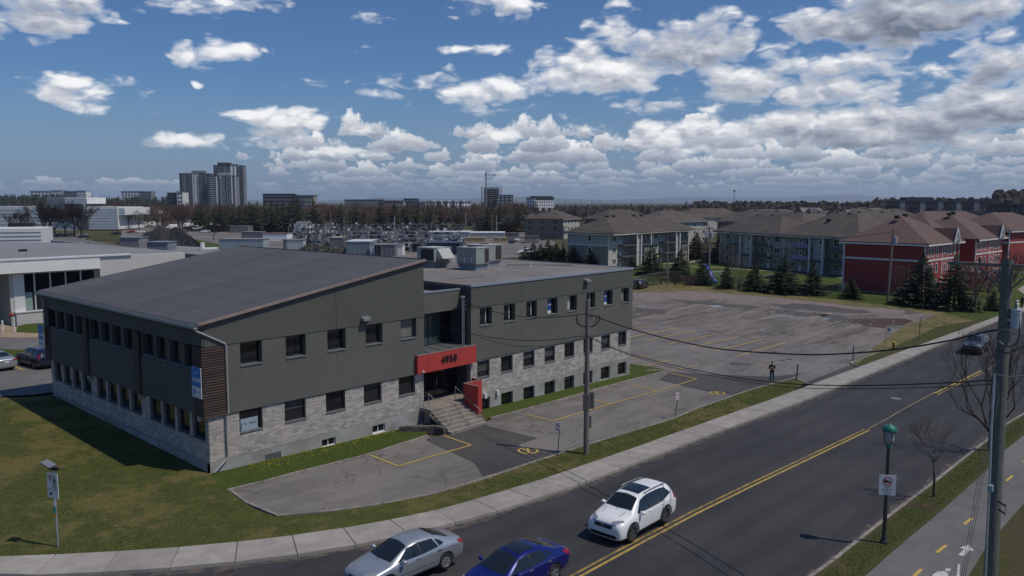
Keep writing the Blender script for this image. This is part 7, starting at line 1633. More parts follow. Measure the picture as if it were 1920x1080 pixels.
# --- B: long beige block facing the viewer
ang = radians(-112.5); B_ = empty('apartment_block', (179.8, 94.5, 0), 'long three-storey beige apartment block with balconies facing the lawn', 'apartment block', rz=ang)
L_, Wd_ = 43.0, 12.5
MB().box(0, 0, -.5, L_, Wd_, st*2).build('lower_wall', sid_b, B_, world=False); MB().box(.001, .001, st*2+.001, L_-.001, Wd_-.001, H_).build('upper_wall', sid_g, B_, world=False)
hip(MB(), 0, -1.3, L_*.5, Wd_, H_, 4.3).build('roof', shingle, B_, world=False); hip(MB(), L_*.5+.01, -1.3, L_, Wd_+1.0, H_, 4.9).build('roof', shingle, B_, world=False)
MB().box(-.7, -2.02, H_-.16, L_+.7, -1.95, H_+.04).build('eaves_board', M['white'], B_, world=False)
for k in range(2):
    x0 = k*21.4
    for f in range(3):
        z = f*st; win(B_, x0+2.6, 0, z+.75, 1.6, 1.5); door(B_, x0+5.0, 0, z+.05); win(B_, x0+7.2, 0, z+.7, 1.5, 1.5); win(B_, x0+11.2, -.0, z+.9, .8, 1.0); win(B_, x0+14.8, 0, z+.7, 1.5, 1.5); door(B_, x0+16.7, 0, z+.05); win(B_, x0+19.4, 0, z+.75, 1.6, 1.5)
        if f:
            balc_unit(B_, x0+4.0, z, 4.5, 1.6, purple if k else mat('blue_grey_rail', (.20, .23, .26), rough=.6)); balc_unit(B_, x0+13.2, z, 4.9)
            if k: MB().box(x0+4.05, -1.62, z+.1, x0+8.4, -1.605, z+.95).build('privacy_screen', purple, B_, world=False)
    for xx in (x0+8.9, x0+12.6): MB().box(xx, -1.8, -.4, xx+.34, -1.45, H_-.02).build('post', M['white'], B_, world=False)
    MB().box(x0+9.25, -.9, -.4, x0+12.55, -.005, H_-.05).build('stair_bay', sid_g if k else sid_c, B_, world=False); MB().box(x0+9.25, -1.6, 2.5, x0+12.55, -.905, 2.85).build('porch_roof', drk, B_, world=False)
    for f in (1, 2): win(B_, x0+11.4, -.905, f*st+1.0, .9, .95)
    MB().box(x0-.08, -.05, -.4, x0+.12, .0, H_).build('corner_trim', M['white'], B_, world=False)
MB().box(0, -.04, st*2-.1, L_, -.004, st*2+.06).build('trim', sid_c, B_, world=False)
vents(B_, [(7, 5.5, H_+3.7), (12, 5.5, H_+3.7), (28, 6, H_+4.2), (34, 6, H_+4.4), (31, 3, H_+3.2)])
# --- R: the red block
def redblock(loc, rz, lab, L_=40.0, Wd_=13.0, detail=True):
    R_ = empty('apartment_block', loc, lab, 'apartment block', rz=rz); H_ = 8.2; s1 = 5.6
    MB().box(0, 0, -.4, L_, Wd_, .15).build('plinth', M['conc2'], R_, world=False)
    parts = [(0, 0, 15.5, Wd_), (15.5, 3.2, 24.5, Wd_), (24.5, 0, L_, Wd_)] if detail else [(0, 0, L_, Wd_)]
    for (a, b, c, d) in parts:
        MB().box(a, b, .151, c, d, s1).build('lower_wall', red_s, R_, world=False); MB().box(a+.001, b+.001, s1+.001, c-.001, d-.001, H_).build('upper_wall', red_s if not detail else red_l if False else red_s, R_, world=False)
        MB().box(a-.04, b-.05, s1-.14, c+.04, b-.002, s1+.14).build('trim', M['white'], R_, world=False)
        hip(MB(), a, b, c, d, H_, 4.4 if detail else 4.2).build('roof', shr, R_, world=False)
        MB().box(a-.75, b-.78, H_-.2, c+.75, b-.71, H_+.05).build('eaves_board', M['white'], R_, world=False)
        MB().box(a-.05, b-.05, .1, a+.16, b+.12, H_).build('corner_trim', M['white'], R_, world=False)
    MB().box(-.05, 0, s1-.14, -.002, Wd_, s1+.14).build('trim', M['white'], R_, world=False); MB().box(-.78, -.7, H_-.2, -.71, Wd_+.7, H_+.05).build('eaves_board', M['white'], R_, world=False); MB().box(-.06, Wd_-.15, .1, .1, Wd_+.06, H_).build('corner_trim', M['white'], R_, world=False)
    if not detail: return R_
    for (x0, y0) in ((0, 0), (24.5, 0)):
        for f in range(3):
            z = .35+f*2.62+.55
            for xx in (1.6, 3.2, 5.2): win(R_, x0+xx, y0, z, .95, 1.55)
            win(R_, x0+8.9, y0, z+.25, .9, 1.1); win(R_, x0+11.6, y0, z, 1.0, 1.55); win(R_, x0+13.4, y0, z, .9, 1.55)
        for xx in (7.6, 10.2): MB().box(x0+xx-.1, y0-.07, .2, x0+xx+.1, y0-.001, H_-.21).build('pilaster_trim', M['white'], R_, world=False)
        MB().box(x0+7.71, y0-.03, .2, x0+10.09, y0-.001, H_-.21).build('rose_panel', red_l, R_, world=False); MB().box(x0+.2, y0-.03, s1+.15, x0+7.49, y0-.001, H_-.21).build('rose_panel', red_l, R_, world=False)
        g = MB(); gx, gw, gh = x0+11.4, 2.6, 2.4; g.add([(gx-gw/2, -.95, H_), (gx+gw/2, -.95, H_), (gx, -.95, H_+gh), (gx-gw/2, 4.5, H_+.3), (gx+gw/2, 4.5, H_+.3), (gx, 4.8, H_+gh)], [(0, 1, 2), (0, 2, 5, 3), (1, 4, 5, 2)]); g.build('gable_roof', shr, R_, world=False)
        f_ = MB(); f_.beam((gx-gw/2-.05, -1.02, H_), (gx, -1.02, H_+gh+.08), .12, .24); f_.beam((gx+gw/2+.05, -1.02, H_), (gx, -1.02, H_+gh+.08), .12, .24); f_.box(gx-.05, -1.05, H_+.2, gx+.05, -.97, H_+gh-.3); f_.beam((gx-.6, -1.02, H_+.1), (gx+.1, -1.02, H_+1.2), .08, .12); f_.beam((gx+.6, -1.02, H_+.1), (gx-.1, -1.02, H_+1.2), .08, .12); f_.build('gable_trim', M['white'], R_, world=False)
    p = MB().box(16.6, -1.5, 0, 21, 3.1, 3.0); p.build('porch', red_s, R_, world=False); g = MB(); g.add([(16.2, -2, 3.0), (21.4, -2, 3.0), (18.8, -2, 4.6), (16.2, 3.15, 3.0), (21.4, 3.15, 3.0), (18.8, 3.15, 4.6)], [(0, 1, 2), (0, 2, 5, 3), (1, 4, 5, 2), (0, 3, 4, 1)]); g.build('porch_roof', shr, R_, world=False)
    f_ = MB(); f_.beam((16.2, -2.05, 3.0), (18.8, -2.05, 4.7), .1, .22); f_.beam((21.4, -2.05, 3.0), (18.8, -2.05, 4.7), .1, .22); f_.box(18.7, -2.1, 3.1, 18.9, -2.02, 4.4); f_.build('porch_trim', M['white'], R_, world=False)
    vents(R_, [(5, 6.5, H_+4.0), (8.5, 6.5, H_+4.2), (30, 6.5, H_+4.2), (32, 6.5, H_+4.4)])
    MB().tube([(15.4, -.1, H_-.2), (15.4, -.1, .3)], .07, 6).build('downspout', M['white'], R_, world=False)
    return R_
redblock((137.7, 36.8, 0), radians(-4.2), 'red three-storey block with white window frames and two white gables')
redblock((214, 39.5, 0), radians(-14), 'red block cut by the right edge of the picture', 26, 16, False)
I_ = redblock((233, 62, 0), radians(-24), 'red block with a brown roof behind the main red block', 30, 14, False)
for x in (3, 6, 22, 25): win(I_, x, 0, 6.0, 1.0, 1.4)
# --- beige blocks behind
def beige(loc, rz, L_, Wd_, lab, walls=(brick_b, sid_c), H_=7.9, rh=4.0, nw=5, roof=shingle):
    b = empty('apartment_block', loc, lab, 'apartment block', rz=rz)
    MB().box(0, 0, -1, L_, Wd_, H_).build('wall', walls[0], b, world=False); MB().box(.4, -.04, 0, L_-.4, -.002, H_-.05).build('front_panel', walls[1], b, world=False) if walls[1] else None
    hip(MB(), 0, 0, L_, Wd_, H_, rh).build('roof', roof, b, world=False); MB().box(-.72, -.75, H_-.14, L_+.72, -.70, H_+.06).build('eaves_board', sid_c, b, world=False)
    for f in range(3):
        for k in range(nw): win(b, L_*(k+.6)/nw, -.04, f*2.62+.9, 1.1, 1.3)
        for k in range(3): win(b, 0, Wd_*(k+.6)/3, f*2.62+.9, 1.0, 1.3, 'y', -1, None, sill_m)
    vents(b, [(L_*.35, Wd_*.5, H_+rh-.3), (L_*.65, Wd_*.5, H_+rh-.3)])
    return b
beige((253.8, 203.2, 0), radians(15), 18, 17, 'brown brick block with a beige front left of the grey apartments')
beige((262, 186, 0), radians(-8), 26, 14, 'brown roofed block directly behind the grey apartments, left part')
beige((243, 151, 0), radians(-14), 24, 16, 'brown roofed block with cream walls behind the grey apartments, right part')
beige((267.5, 141.9, 0), radians(-113), 34, 15, 'dark brick block seen between the grey and the beige apartments', (brick_b, None))
beige((236, 113, 0), radians(-113), 30, 15, 'brown roofed block directly behind the long beige apartments')
beige((205, 84, 0), radians(-20), 26, 14, 'brown roofed block behind the right end of the long beige apartments', (sid_b, None))
beige((228, 80, 0), radians(-24), 30, 15, 'brown roofed block right behind the red block roof ridge', (sid_b, None), roof=shingle)
beige((290, 100, 0), radians(-30), 34, 15, 'far brown roofed block above the red block', (sid_b, sid_c))
beige((310, 150, 0), radians(-20), 36, 15, 'far brown roofed block with cream gable above the beige apartments', (sid_b, sid_c))
beige((330, 190, 0), radians(-20), 36, 15, 'far brown roofed block in the middle of the housing estate', (sid_b, sid_c))
beige((345, 120, 0), radians(-25), 40, 15, 'farthest long brown roofed block of the housing estate', (sid_b, sid_c))
# --- small houses
def house(w_, d_, h_, wallm, roofm2, gables=1):
    r = bpy.data.objects.new('house', None); COL.objects.link(r)
    MB().box(-w_/2, 0, -1, w_/2, d_, h_).build('wall', wallm, r, world=False)
    g = MB(); e = .4; rh = w_*.42; g.add([(-w_/2-e, -e, h_-.1), (w_/2+e, -e, h_-.1), (0, -e, h_+rh), (-w_/2-e, d_+e, h_-.1), (w_/2+e, d_+e, h_-.1), (0, d_+e, h_+rh)], [(0, 2, 5, 3), (2, 1, 4, 5)])
    g.add([(-w_/2, -.02, h_), (w_/2, -.02, h_), (0, -.02, h_+rh-.3), (-w_/2, d_, h_), (w_/2, d_, h_), (0, d_, h_+rh-.3)], [(0, 1, 2), (3, 5, 4)]); g.build('roof', roofm2, r, world=False)
    f_ = MB(); f_.beam((-w_/2-e, -e-.03, h_-.1), (0, -e-.03, h_+rh), .1, .25); f_.beam((w_/2+e, -e-.03, h_-.1), (0, -e-.03, h_+rh), .1, .25); f_.build('gable_trim', M['white'], r, world=False)
    for x in (-w_*.25, w_*.25):
        for z in (1.0, 3.4):
            if z+1.2 < h_: win(r, x, 0, z, 1.2, 1.2)
    return r
rdk = mat('dark_roof', (.07, .068, .07), (.05, .05, .052), 2, .9, obj_rand=.3); rbr = mat('brown_roof', (.14, .115, .10), (.11, .09, .08), 2, .9, obj_rand=.3); rgr = mat('grey_roof', (.19, .185, .18), (.15, .147, .143), 2, .9, obj_rand=.3)
hs = [house(9, 11, 5.5, sid_c, rdk), house(11, 10, 4.5, mat('red_brick_far', (.20, .09, .07), rough=.9), rbr), house(8, 12, 6, wht, rgr), house(12, 9, 4.5, bei, rgr)]
rh_ = random.Random(4); hl = [('pale', 'dark'), ('red brick', 'brown'), ('white', 'grey'), ('beige', 'grey')]
n_h = 0
for k in range(64):
    px = rh_.uniform(1500, 1925); D = rh_.uniform(330, 560); g0 = atD(px, 378, D); i = k % 4
    o = hs[i] if k < 4 else copy_tree(hs[i]); o.location = (g0.x, g0.y, -1+(D-330)*.012); o.rotation_euler = (0, 0, rh_.uniform(-2.2, -.4)); o.name = 'house'
    tag(o, 'small %s house with %s gabled roof in the far estate, %s' % (hl[i][0], hl[i][1], 'left part' if px < 1620 else 'middle part' if px < 1770 else 'right part'), 'house', 'small houses of the far estate')
for k, (px, py, i) in enumerate(((980, 428, 2), (1000, 424, 3), (965, 430, 1), (580, 434, 2), (900, 425, 3), (1055, 415, 3), (70, 398, 1), (30, 400, 2), (265, 402, 0), (315, 398, 3))):
    g0 = gp0(px, py+4); o = copy_tree(hs[i]); o.location = g0; o.rotation_euler = (0, 0, -1.0+.4*(k % 4)); o.name = 'house'; o.scale = (.62, .62, .62) if k == 3 else (.85, .85, .85)
    tag(o, ['white house with a grey gable roof left of the brown brick block', 'low beige house beside the white gabled one, left of the brick block', 'red brick bungalow half hidden behind conifers left of the brick block', 'white gabled house seen over the storage racks', 'low beige house behind the last conifers of the yard', 'beige house behind the brown brick block roof', 'red brick house behind the factory roof', 'white house behind the factory near the left edge', 'pale house right of the factory among bare trees', 'beige house among bare trees behind the white vans'][k], 'house')
tm_ = copy_tree(hs[0])
for k, (px, D) in enumerate([(1795+9*i, 345-5*i) for i in range(9)]):
    g0 = atD(px, 378, D); o = tm_ if k == 0 else copy_tree(hs[0]); o.location = (g0.x, g0.y, 1.5); o.rotation_euler = (0, 0, -1.0); o.scale = (.6, 1, 1.05); o.name = 'row_house'
    tag(o, 'dark pointed gable house in the row above the red roofs on the right', 'row house', 'row houses with pointed gables')
# ------------------------------------------------------------------ yard behind the office
yard = sheet('yard', [gp0(x, y)[:2] for x, y in ((225, 470), (225, 452), (230, 425), (360, 424), (470, 434), (560, 432), (880, 431), (990, 436), (1045, 455), (1000, 480), (800, 492), (560, 490), (350, 480))], -.05, mat('yard_ground', (.20, .18, .165), (.14, .125, .115), .05, .95, coords='World'))
sheet('grass_strip', [gp0(x, y)[:2] for x, y in ((362, 448), (430, 462), (425, 470), (385, 470), (370, 462))], 0.0, M['grass2']); sheet('grass_strip', [gp0(x, y)[:2] for x, y in ((165, 440), (228, 436), (222, 450), (160, 450))], 0.0, M['verge'])
sheet('parking_lot', [gp0(x, y)[:2] for x, y in ((-20, 462), (-20, 442), (165, 438), (175, 452), (240, 462), (100, 468))], -.03, M['path'])
mb = MB(); rr = random.Random(8)
hp = [(214, 455, .3), (240, 455, 1.5), (262, 456, 2.6), (282, 457, 4.8), (302, 458, 6.6), (317, 458, 5.5), (334, 459, 6.5), (350, 460, 4.4), (366, 461, 2.4), (383, 462, .3)]
N = 40; MX = 26; vs = []; import bisect
for i in range(N+1):
    t = i/N*(len(hp)-1); k = min(int(t), len(hp)-2); f = t-k; a, b = hp[k], hp[k+1]; px = a[0]+(b[0]-a[0])*f; pb = a[1]+(b[1]-a[1])*f+3; h = a[2]+(b[2]-a[2])*f; h *= 1+rr.uniform(-.06, .06)
    g0 = Vector(gp0(px, pb)); d = Vector((g0.x, g0.y, 0)).normalized()
    for j in range(MX+1):
        s = (j/MX*2-1); rad = h*1.45+1.5; q = g0+d*(rad+s*rad); z = max(0, h*(.5+.5*cos(pi*abs(s)))**.85)+(rr.uniform(-.28, .28) if 0 < j < MX and 0 < i < N else -.1)
        vs.append((q.x, q.y, z-.05))
mb.add(vs, [(i*(MX+1)+j, (i+1)*(MX+1)+j, (i+1)*(MX+1)+j+1, i*(MX+1)+j+1) for i in range(N) for j in range(MX)])
tag(mb.build('gravel_heap', mat('dark_gravel', (.050, .050, .048), (.035, .035, .034), .8, .95, .8, 6, coords='World')), 'big two-peaked heap of dark gravel beyond the shop roof', 'gravel heap')
mb = MB()
for k in range(130):
    px = rr.uniform(548, 650); pb = 466+(px-548)*.085+rr.uniform(-3, 2); g0 = gp0(px, pb); mb.blob((g0[0], g0[1], rr.uniform(.1, .5)), rr.uniform(.5, 1.1), .35, 6, 4, rr)
tag(mb.build('rubble_pile', mat('rubble', (.10, .09, .08), (.05, .045, .04), 1, .95)), 'long low pile of broken stone along the yard edge', 'stones', kind='stuff')
def ybox(name, px0, px1, pt_, pb, dep, wm, lab, cat, roofm2=None, door_=None, rot=0.0, zl=0.0, ribs=0):
    a = Vector(gp0(px0, pb)); b = Vector(gp0(px1, pb)); D = (a-Vector((0, 0, CH))).dot(fw); h = (pb-pt_)*D/FPX; c = (a+b)/2; ang = atan2(b.y-a.y, b.x-a.x)+rot; ln = (b-a).length
    r = empty(name, c, lab, cat, rz=ang); MB().box(-ln/2, 0, -.1, ln/2, dep, h).build('wall', wm, r, world=False); MB().box(-ln/2-.15, -.15, h+.001, ln/2+.15, dep+.15, h+.18).build('roof', roofm2 or groof, r, world=False)
    for k in range(ribs): x = -ln/2+ln*(k+.5)/ribs; MB().box(x-.05, -.06, 0, x+.05, -.002, h-.05).build('rib', wm, r, world=False)
    if door_: MB().box(-ln/2+ln*door_[0], -.05, 0, -ln/2+ln*door_[1], -.003, h*door_[2]).build('door', door_[3], r, world=False)
    return r
pblue = mat('pale_blue_metal', (.33, .385, .40), (.30, .35, .365), .6, .6); cmetal = mat('container_grey', (.24, .27, .29), (.20, .225, .24), .6, .6); corr = mat('corrugated_grey', (.20, .21, .215), (.15, .155, .16), .6, .6)
ybox('shed', 411, 494, 449, 471, 6, pblue, 'long pale blue shed behind the grey office ridge, left end', 'shed', ribs=8); ybox('container', 538, 569, 450.5, 469, 3, mat('pale_container', (.50, .52, .50), rough=.6), 'pale container end facing the office ridge', 'container', ribs=6)
ybox('container', 531, 538, 450, 467, 3, cmetal, 'blue-grey container beside the pale one', 'container', ribs=3)
wh_ = ybox('storage_building', 493, 538, 438.5, 452, 8, wht, 'white wall building with brown roof and dark graffiti strokes', 'building', shr); ybox('shed', 431, 465, 424.5, 436, 8, corr, 'grey corrugated shed below the conifers', 'shed', ribs=10)
ybox('container', 453, 490, 435.5, 447, 6, corr, 'container with white block lettering below the conifers', 'container', ribs=8); ybox('storage_building', 619, 644, 446, 463, 8, corr, 'grey building with a cream flat roof among the racks', 'building', mat('cream_roof', (.42, .37, .31), rough=.9), ribs=6)
ybox('shed', 649, 694, 453.5, 477, 12, mat('blue_grey_metal', (.22, .27, .30), (.19, .235, .26), .6, .6), 'blue-grey metal shed with a white roof in the yard', 'shed', M['white'], ribs=5)
ybox('shed', 694, 703, 456, 479, 4, M['white'], 'narrow white unit beside the blue-grey shed', 'shed'); ybox('shed', 703, 741, 459.5, 480, 6, mat('mauve_grey_metal', (.17, .16, .18), rough=.7), 'mauve-grey shed with a dark opening in the yard', 'shed', None, (0, .3, .95, M['black']), ribs=5)
ybox('shed', 741, 755, 460, 478, 5, wht, 'white unit with graffiti right of the mauve-grey shed', 'shed'); ybox('dumpster', 773, 788, 458, 472, 3, M['black'], 'black dumpster left of the rooftop air units', 'dumpster', M['darkmetal'])
ybox('warehouse', 804, 880, 435.5, 449, 14, pblue, 'long pale warehouse with roller doors right of the racks', 'warehouse', M['white'], (.33, .42, .7, M['white']), ribs=9); ybox('warehouse', 880, 946, 437, 448, 14, lgr, 'lower extension of the pale warehouse', 'warehouse', M['white'], ribs=8)
ybox('shed', 800, 866, 456, 477, 8, mat('navy_metal', (.025, .04, .08), (.02, .03, .06), 1, .6), 'navy blue shed behind the rooftop air units', 'shed', mat('navy_roof', (.06, .08, .13), rough=.6), ribs=8)
ybox('shed', 947, 973, 439, 452, 9, sid_b, 'small brown roofed shed right of the warehouse', 'shed', rdk); ybox('shed', 985, 1010, 444, 456, 9, sid_b, 'small dark roofed shed left of the brown brick block', 'shed', rdk)
orange = mat('timber_bundle', (.50, .33, .19), (.42, .27, .15), 2, .9)
for k, (x0, x1, lab) in enumerate(((872, 882, 'leftmost orange timber stack beside the warehouse'), (884, 896, 'second orange timber stack beside the warehouse'), (897, 910, 'third orange timber stack beside the warehouse'), (926, 937, 'orange timber stack right of the group of three'), (940, 950, 'rightmost orange timber stack'))): ybox('timber_stack', x0, x1, 446.5, 454, 3, orange, lab, 'timber stack', orange)
# racks with goods
rk = mat('rack_steel', (.30, .30, .30), rough=.6, metal=.3); goods = [mat('goods_grey', (.25, .26, .27), (.12, .12, .13), .4, .8), mat('goods_white', (.55, .55, .54), rough=.8), mat('goods_black', (.02, .02, .022), rough=.8), mat('goods_blue', (.06, .09, .14), rough=.8)]
rr = random.Random(12); gmb = MB(); racks = [(541, 700, 441), (560, 800, 446), (570, 860, 453), (650, 800, 462), (752, 800, 470), (585, 640, 458), (560, 870, 436.5)]
for k, (x0, x1, pb) in enumerate(racks):
    a = Vector(gp0(x0, pb)); b = Vector(gp0(x1, pb)); n = max(3, int((b-a).length/3.2)); r = empty('storage_rack', a, ['steel rack row at the left of the yard, second row from the back', 'long steel rack row in the middle of the yard', 'longest steel rack row of the yard in front of the warehouse', 'steel rack row right of the blue-grey shed', 'short steel rack bay beside the black dumpster', 'short steel rack bay behind the stone pile', 'rearmost steel rack row below the conifers'][k], 'storage rack', 'steel racks of the yard')
    hh = 4.2; pm_ = MB().box(-.07, -.07, -.1, .07, .07, 4.2).mesh('post', rk)
    for i in range(n+1): q = a.lerp(b, i/n)-a; inst('post', pm_, r, q); inst('post', pm_, r, q+Vector((.7, .7, 0)))
    for lv in (1.3, 2.7, 4.05): MB().beam(a+Vector((0, 0, lv)), b+Vector((0, 0, lv)), .12, .14).build('beam', rk, r)
    for i in range(n*3):
        for lv in (0, 1.4, 2.8, 4.15):
            if rr.random() < .72:
                q = a.lerp(b, (i+rr.random())/(n*3)); gmb.m = rr.choice((0, 0, 1, 2, 2, 3)); s = rr.uniform(.3, .8); gmb.obox((q.x+.4, q.y+.4, lv+s*.6), (s*1.4, .9, s*1.1), rr.uniform(0, 3))
for k in range(900):
    px = rr.uniform(545, 870); pb = rr.uniform(434, 470) if px > 650 else rr.uniform(434, 462); g0 = gp0(px, pb); gmb.m = rr.choice((0, 0, 1, 2, 2, 3)); s = rr.uniform(.4, 1.2); gmb.obox((g0[0], g0[1], s*.5), (s*1.5, s, s), rr.uniform(0, 3))
tag(gmb.build('stored_goods', goods), 'grey, white and black goods piled on the yard racks', 'goods', kind='stuff')
# trucks, vans and cars
rr = random.Random(15)
for k, (px, pb, rzd) in enumerate(((236, 424, 140), (247, 423, 150), (262, 423, 130), (278, 422, 160), (291, 423, 150), (322, 427, 165), (344, 427, 20), (352, 426, 150), (372, 430, 170), (400, 427, 160), (412, 427, 10), (420, 428, 150))):
    g0 = gp0(px, pb+2)
    if k == 5: van0.location = g0; van0.rotation_euler = (0, 0, radians(rzd)); van0['label'] = 'white van among the vehicles parked beyond the gravel heap'; continue
    o = copy_tree(van0); o.location = g0; o.rotation_euler = (0, 0, radians(rzd)); o.name = 'van'; s = rr.uniform(.85, 1.25); o.scale = (s, s, s)
    tag(o, 'white van among the vehicles parked beyond the gravel heap', 'van', 'white vans beyond the gravel heap')
redcar = car('car', SED, red_p, sedspec(M['alloy']), 'small red car parked left of the gravel heap peaks', 'car', loc=gp0(247, 437)[:2], heading=150)
wc = car('car', SED, white_p, sedspec(M['alloy']), 'white car parked under the bare trees behind the shop', 'car', loc=gp0(95, 458)[:2], heading=20)
bc = car('car', SED, black_p, sedspec(M['alloy']), 'black car parked under the bare trees before the factory', 'car', loc=gp0(157, 446)[:2], heading=10)
for src, px, pb, hd_, lab in ((wc, 85, 462, 15, 'second white car, partly hidden by the ribbed white box'), (bc, 132, 442, 12, 'black car behind the widest bare tree'), (bc, 113, 443, 12, 'black car left of the widest bare tree'), (wc, 263, 437, 150, 'white car beside the red one near the gravel heap'), (bc, 218, 440, 150, 'dark car beside the white factory end'),
                              (wc, 970, 453, 30, 'white car parked right of the warehouse'), (bc, 960, 456, 30, 'dark car parked right of the warehouse'), (wc, 1000, 449, 30, 'white car parked left of the brown brick block'), (bc, 1020, 450, 20, 'dark car parked before the brown brick block'), (wc, 1030, 447, 10, 'pale car parked before the brown brick block'), (wc, 385, 436, 160, 'white car beside the white vans'), (bc, 362, 434, 160, 'dark car beside the white vans')):
    o = copy_tree(src); g0 = gp0(px, pb); o.location = g0; o.rotation_euler = (0, 0, radians(hd_)); tag(o, lab, 'car'); o.name = 'car'
gh = ybox('hoop_shelter', 292, 352, 406.5, 418, 12, lgr, 'pale hooped shelter with an orange end behind the white vans', 'shelter', groof, (0, .35, .7, orange), ribs=12)
# far poles
def fpole(px, pt_, pb, lab, r_=.17, arm=0, tr_=0, m=None, zb=0.0, lean=0, arm2=0):
    b = Vector(gp0(px, pb, zb)); D = (b-Vector((0, 0, CH))).dot(fw); t_ = atD(px+lean, pt_, D); r = empty('utility_pole', b, lab, 'utility pole'); MB().tube([b-Vector((0, 0, .5)), t_], [r_, r_*.75], 8).build('pole', m or M['wood'], r)
    h = (t_-b)
    if arm: p = b+h*.97; MB().beam(p-rt*arm, p+rt*arm, .14, .12).build('crossarm', M['wood'], r)
    if arm2: p = b+h*.88; MB().beam(p-rt*arm2, p+rt*arm2, .14, .12).build('crossarm', M['wood'], r)
    for k in range(tr_):
        sx = (.45 if k == 0 else -.45); p = b+h*.86+rt*sx; MB().lathe([(.02, -.5), (.28, -.5), (.28, .45), (.05, .5)], p, 12).build('transformer', bpy.data.materials['transformer_grey'], r)
    return r, b, t_
fp = [fpole(300, 388, 456, 'pole with two pale transformers in front of the gravel heap', .2, 1.2, 2), fpole(242, 382, 425, 'bare lamp pole right of the factory', .14, 0, 0, M['steel']), fpole(268, 426, 458, 'short pale pole left of the gravel heap', .14, 0, 0, M['steel']), fpole(389, 396, 428, 'pale pole before the dark conifers, left one', .2, 0, 0, M['steel']), fpole(443, 394, 430, 'pale pole before the dark conifers, right one', .2, 0, 0, M['steel']),
      fpole(491, 396, 452, 'dark pole left of the white wall building', .18, 0, 0, M['darkmetal']), fpole(578, 418, 466, 'black pole in front of the racks', .2, 0, 0, M['black']), fpole(609, 414, 462, 'grey pole behind the stone pile', .18, .9), fpole(620, 397, 433, 'tall pale pole between the conifers', .2, 0, 0, M['steel']), fpole(645, 406, 476, 'pole with a wide crossarm beside the blue-grey shed', .18, 1.6),
      fpole(740, 405, 478, 'pale pole behind the white pickup truck', .18, 0, 0, M['steel']), fpole(863, 424, 478, 'dark pole at the right end of the navy shed', .18, 1.1), fpole(923, 403, 440, 'pole with crossarm before the last conifers', .2, 1.5), fpole(931, 404, 446, 'pale pole right of the crossarm pole before the conifers', .18, 0, 0, M['steel']), fpole(873, 398, 436, 'pale pole behind the warehouse', .2, 0, 0, M['steel']),
      fpole(1056, 423, 497, 'grey pole with a blue transformer behind the office roof', .18, 1.0, 1), fpole(1252, 449, 536, 'wooden pole between the first two fence spruces', .16, 0), fpole(1330, 425, 534, 'pole with twin pale transformers beside the second spruce', .2, .8, 2, None, 0, 0, 1.2), fpole(1664, 431, 566, 'leaning pole with a pale transformer before the red block', .18, .5, 1, None, 0, 11), fpole(1805, 560, 580, 'thin stake by the spruce', .05)][:19]
for (a, b, s_, lab) in ((15, 17, 1.2, 'distant wire from the office roof pole to the twin transformer pole'), (17, 18, 1.5, 'distant wire from the twin transformer pole to the red block pole'), (9, 10, .6, 'distant wire over the yard sheds'), (0, 9, 1.5, 'distant wire from the heap pole to the yard pole')):
    wire(sagline(fp[a][2]-Vector((0, 0, .3)), fp[b][2]-Vector((0, 0, .3)), s_), .035, lab=lab, n=4)
wire(sagline(fp[15][2]-Vector((0, 0, 4.2)), fp[17][2]-Vector((0, 0, 5)), .8), .04, lab='lower black cable crossing the grey apartments', n=4)
# ------------------------------------------------------------------ fence, garden, shrubs
def chainlink(pts, h, lab, colr=None):
    r = empty('chain_link_fence', (pts[0][0], pts[0][1], 0), lab, 'fence'); g_ = colr or M['steel']
    mesh_ = bpy.data.materials.get('wire_mesh')
    if not mesh_:
        mesh_ = bpy.data.materials.new('wire_mesh'); mesh_.use_nodes = True; t = NT(mesh_.node_tree); b = t.n['Principled BSDF']; b.inputs['Base Color'].default_value = rgb(.07, .10, .08); b.inputs['Roughness'].default_value = .6
    for a, b in zip(pts, pts[1:]):
        A = Vector((a[0], a[1], 0)); B = Vector((b[0], b[1], 0)); L = (B-A).length; n = max(1, round(L/2.7)); d = (B-A).normalized()
        for i in range(n+1): q = A.lerp(B, i/n); MB().cyl(q.x, q.y, -.2, h+.05, .035, n=6).build('post', g_, r)
        MB().beam(A+Vector((0, 0, h)), B+Vector((0, 0, h)), .045, .045).build('top_rail', g_, r)
        mb = MB(); s = .11; k = int((L+h)/s); nn = Vector((-d.y, d.x, 0))*.004
        for sg in (1, -1):
            for i in range(k):
                u0 = i*s-(h if sg > 0 else 0); p0 = [u0, 0.05] ; p1 = [u0+h*sg, h] if sg > 0 else [u0-h, h]
                if sg < 0: p0 = [i*s, .05]; p1 = [i*s-h, h]
                def cl(p, q):
                    for x in (0, L):
                        pass
                    return p
                (ua, za), (ub, zb2) = p0, p1
                if ua > ub: ua, za, ub, zb2 = ub, zb2, ua, za
                if ub <= 0 or ua >= L: continue
                if ua < 0: za += (zb2-za)*(0-ua)/(ub-ua); ua = 0
                if ub > L: zb2 += (za-zb2)*(ub-L)/(ub-ua); ub = L
                P0 = A+d*ua+Vector((0, 0, za)); P1 = A+d*ub+Vector((0, 0, zb2)); w2 = Vector((0, 0, .008)); mb.add([P0-w2+nn*sg, P1-w2+nn*sg, P1+w2+nn*sg, P0+w2+nn*sg], [(0, 1, 2, 3)])
        tag(mb.build('wire_mesh', mesh_, r), kind='stuff')
fx = [gp0(x, y)[:2] for x, y in ((1295, 533), (1360, 540), (1472, 551), (1572, 557), (1590, 552))]
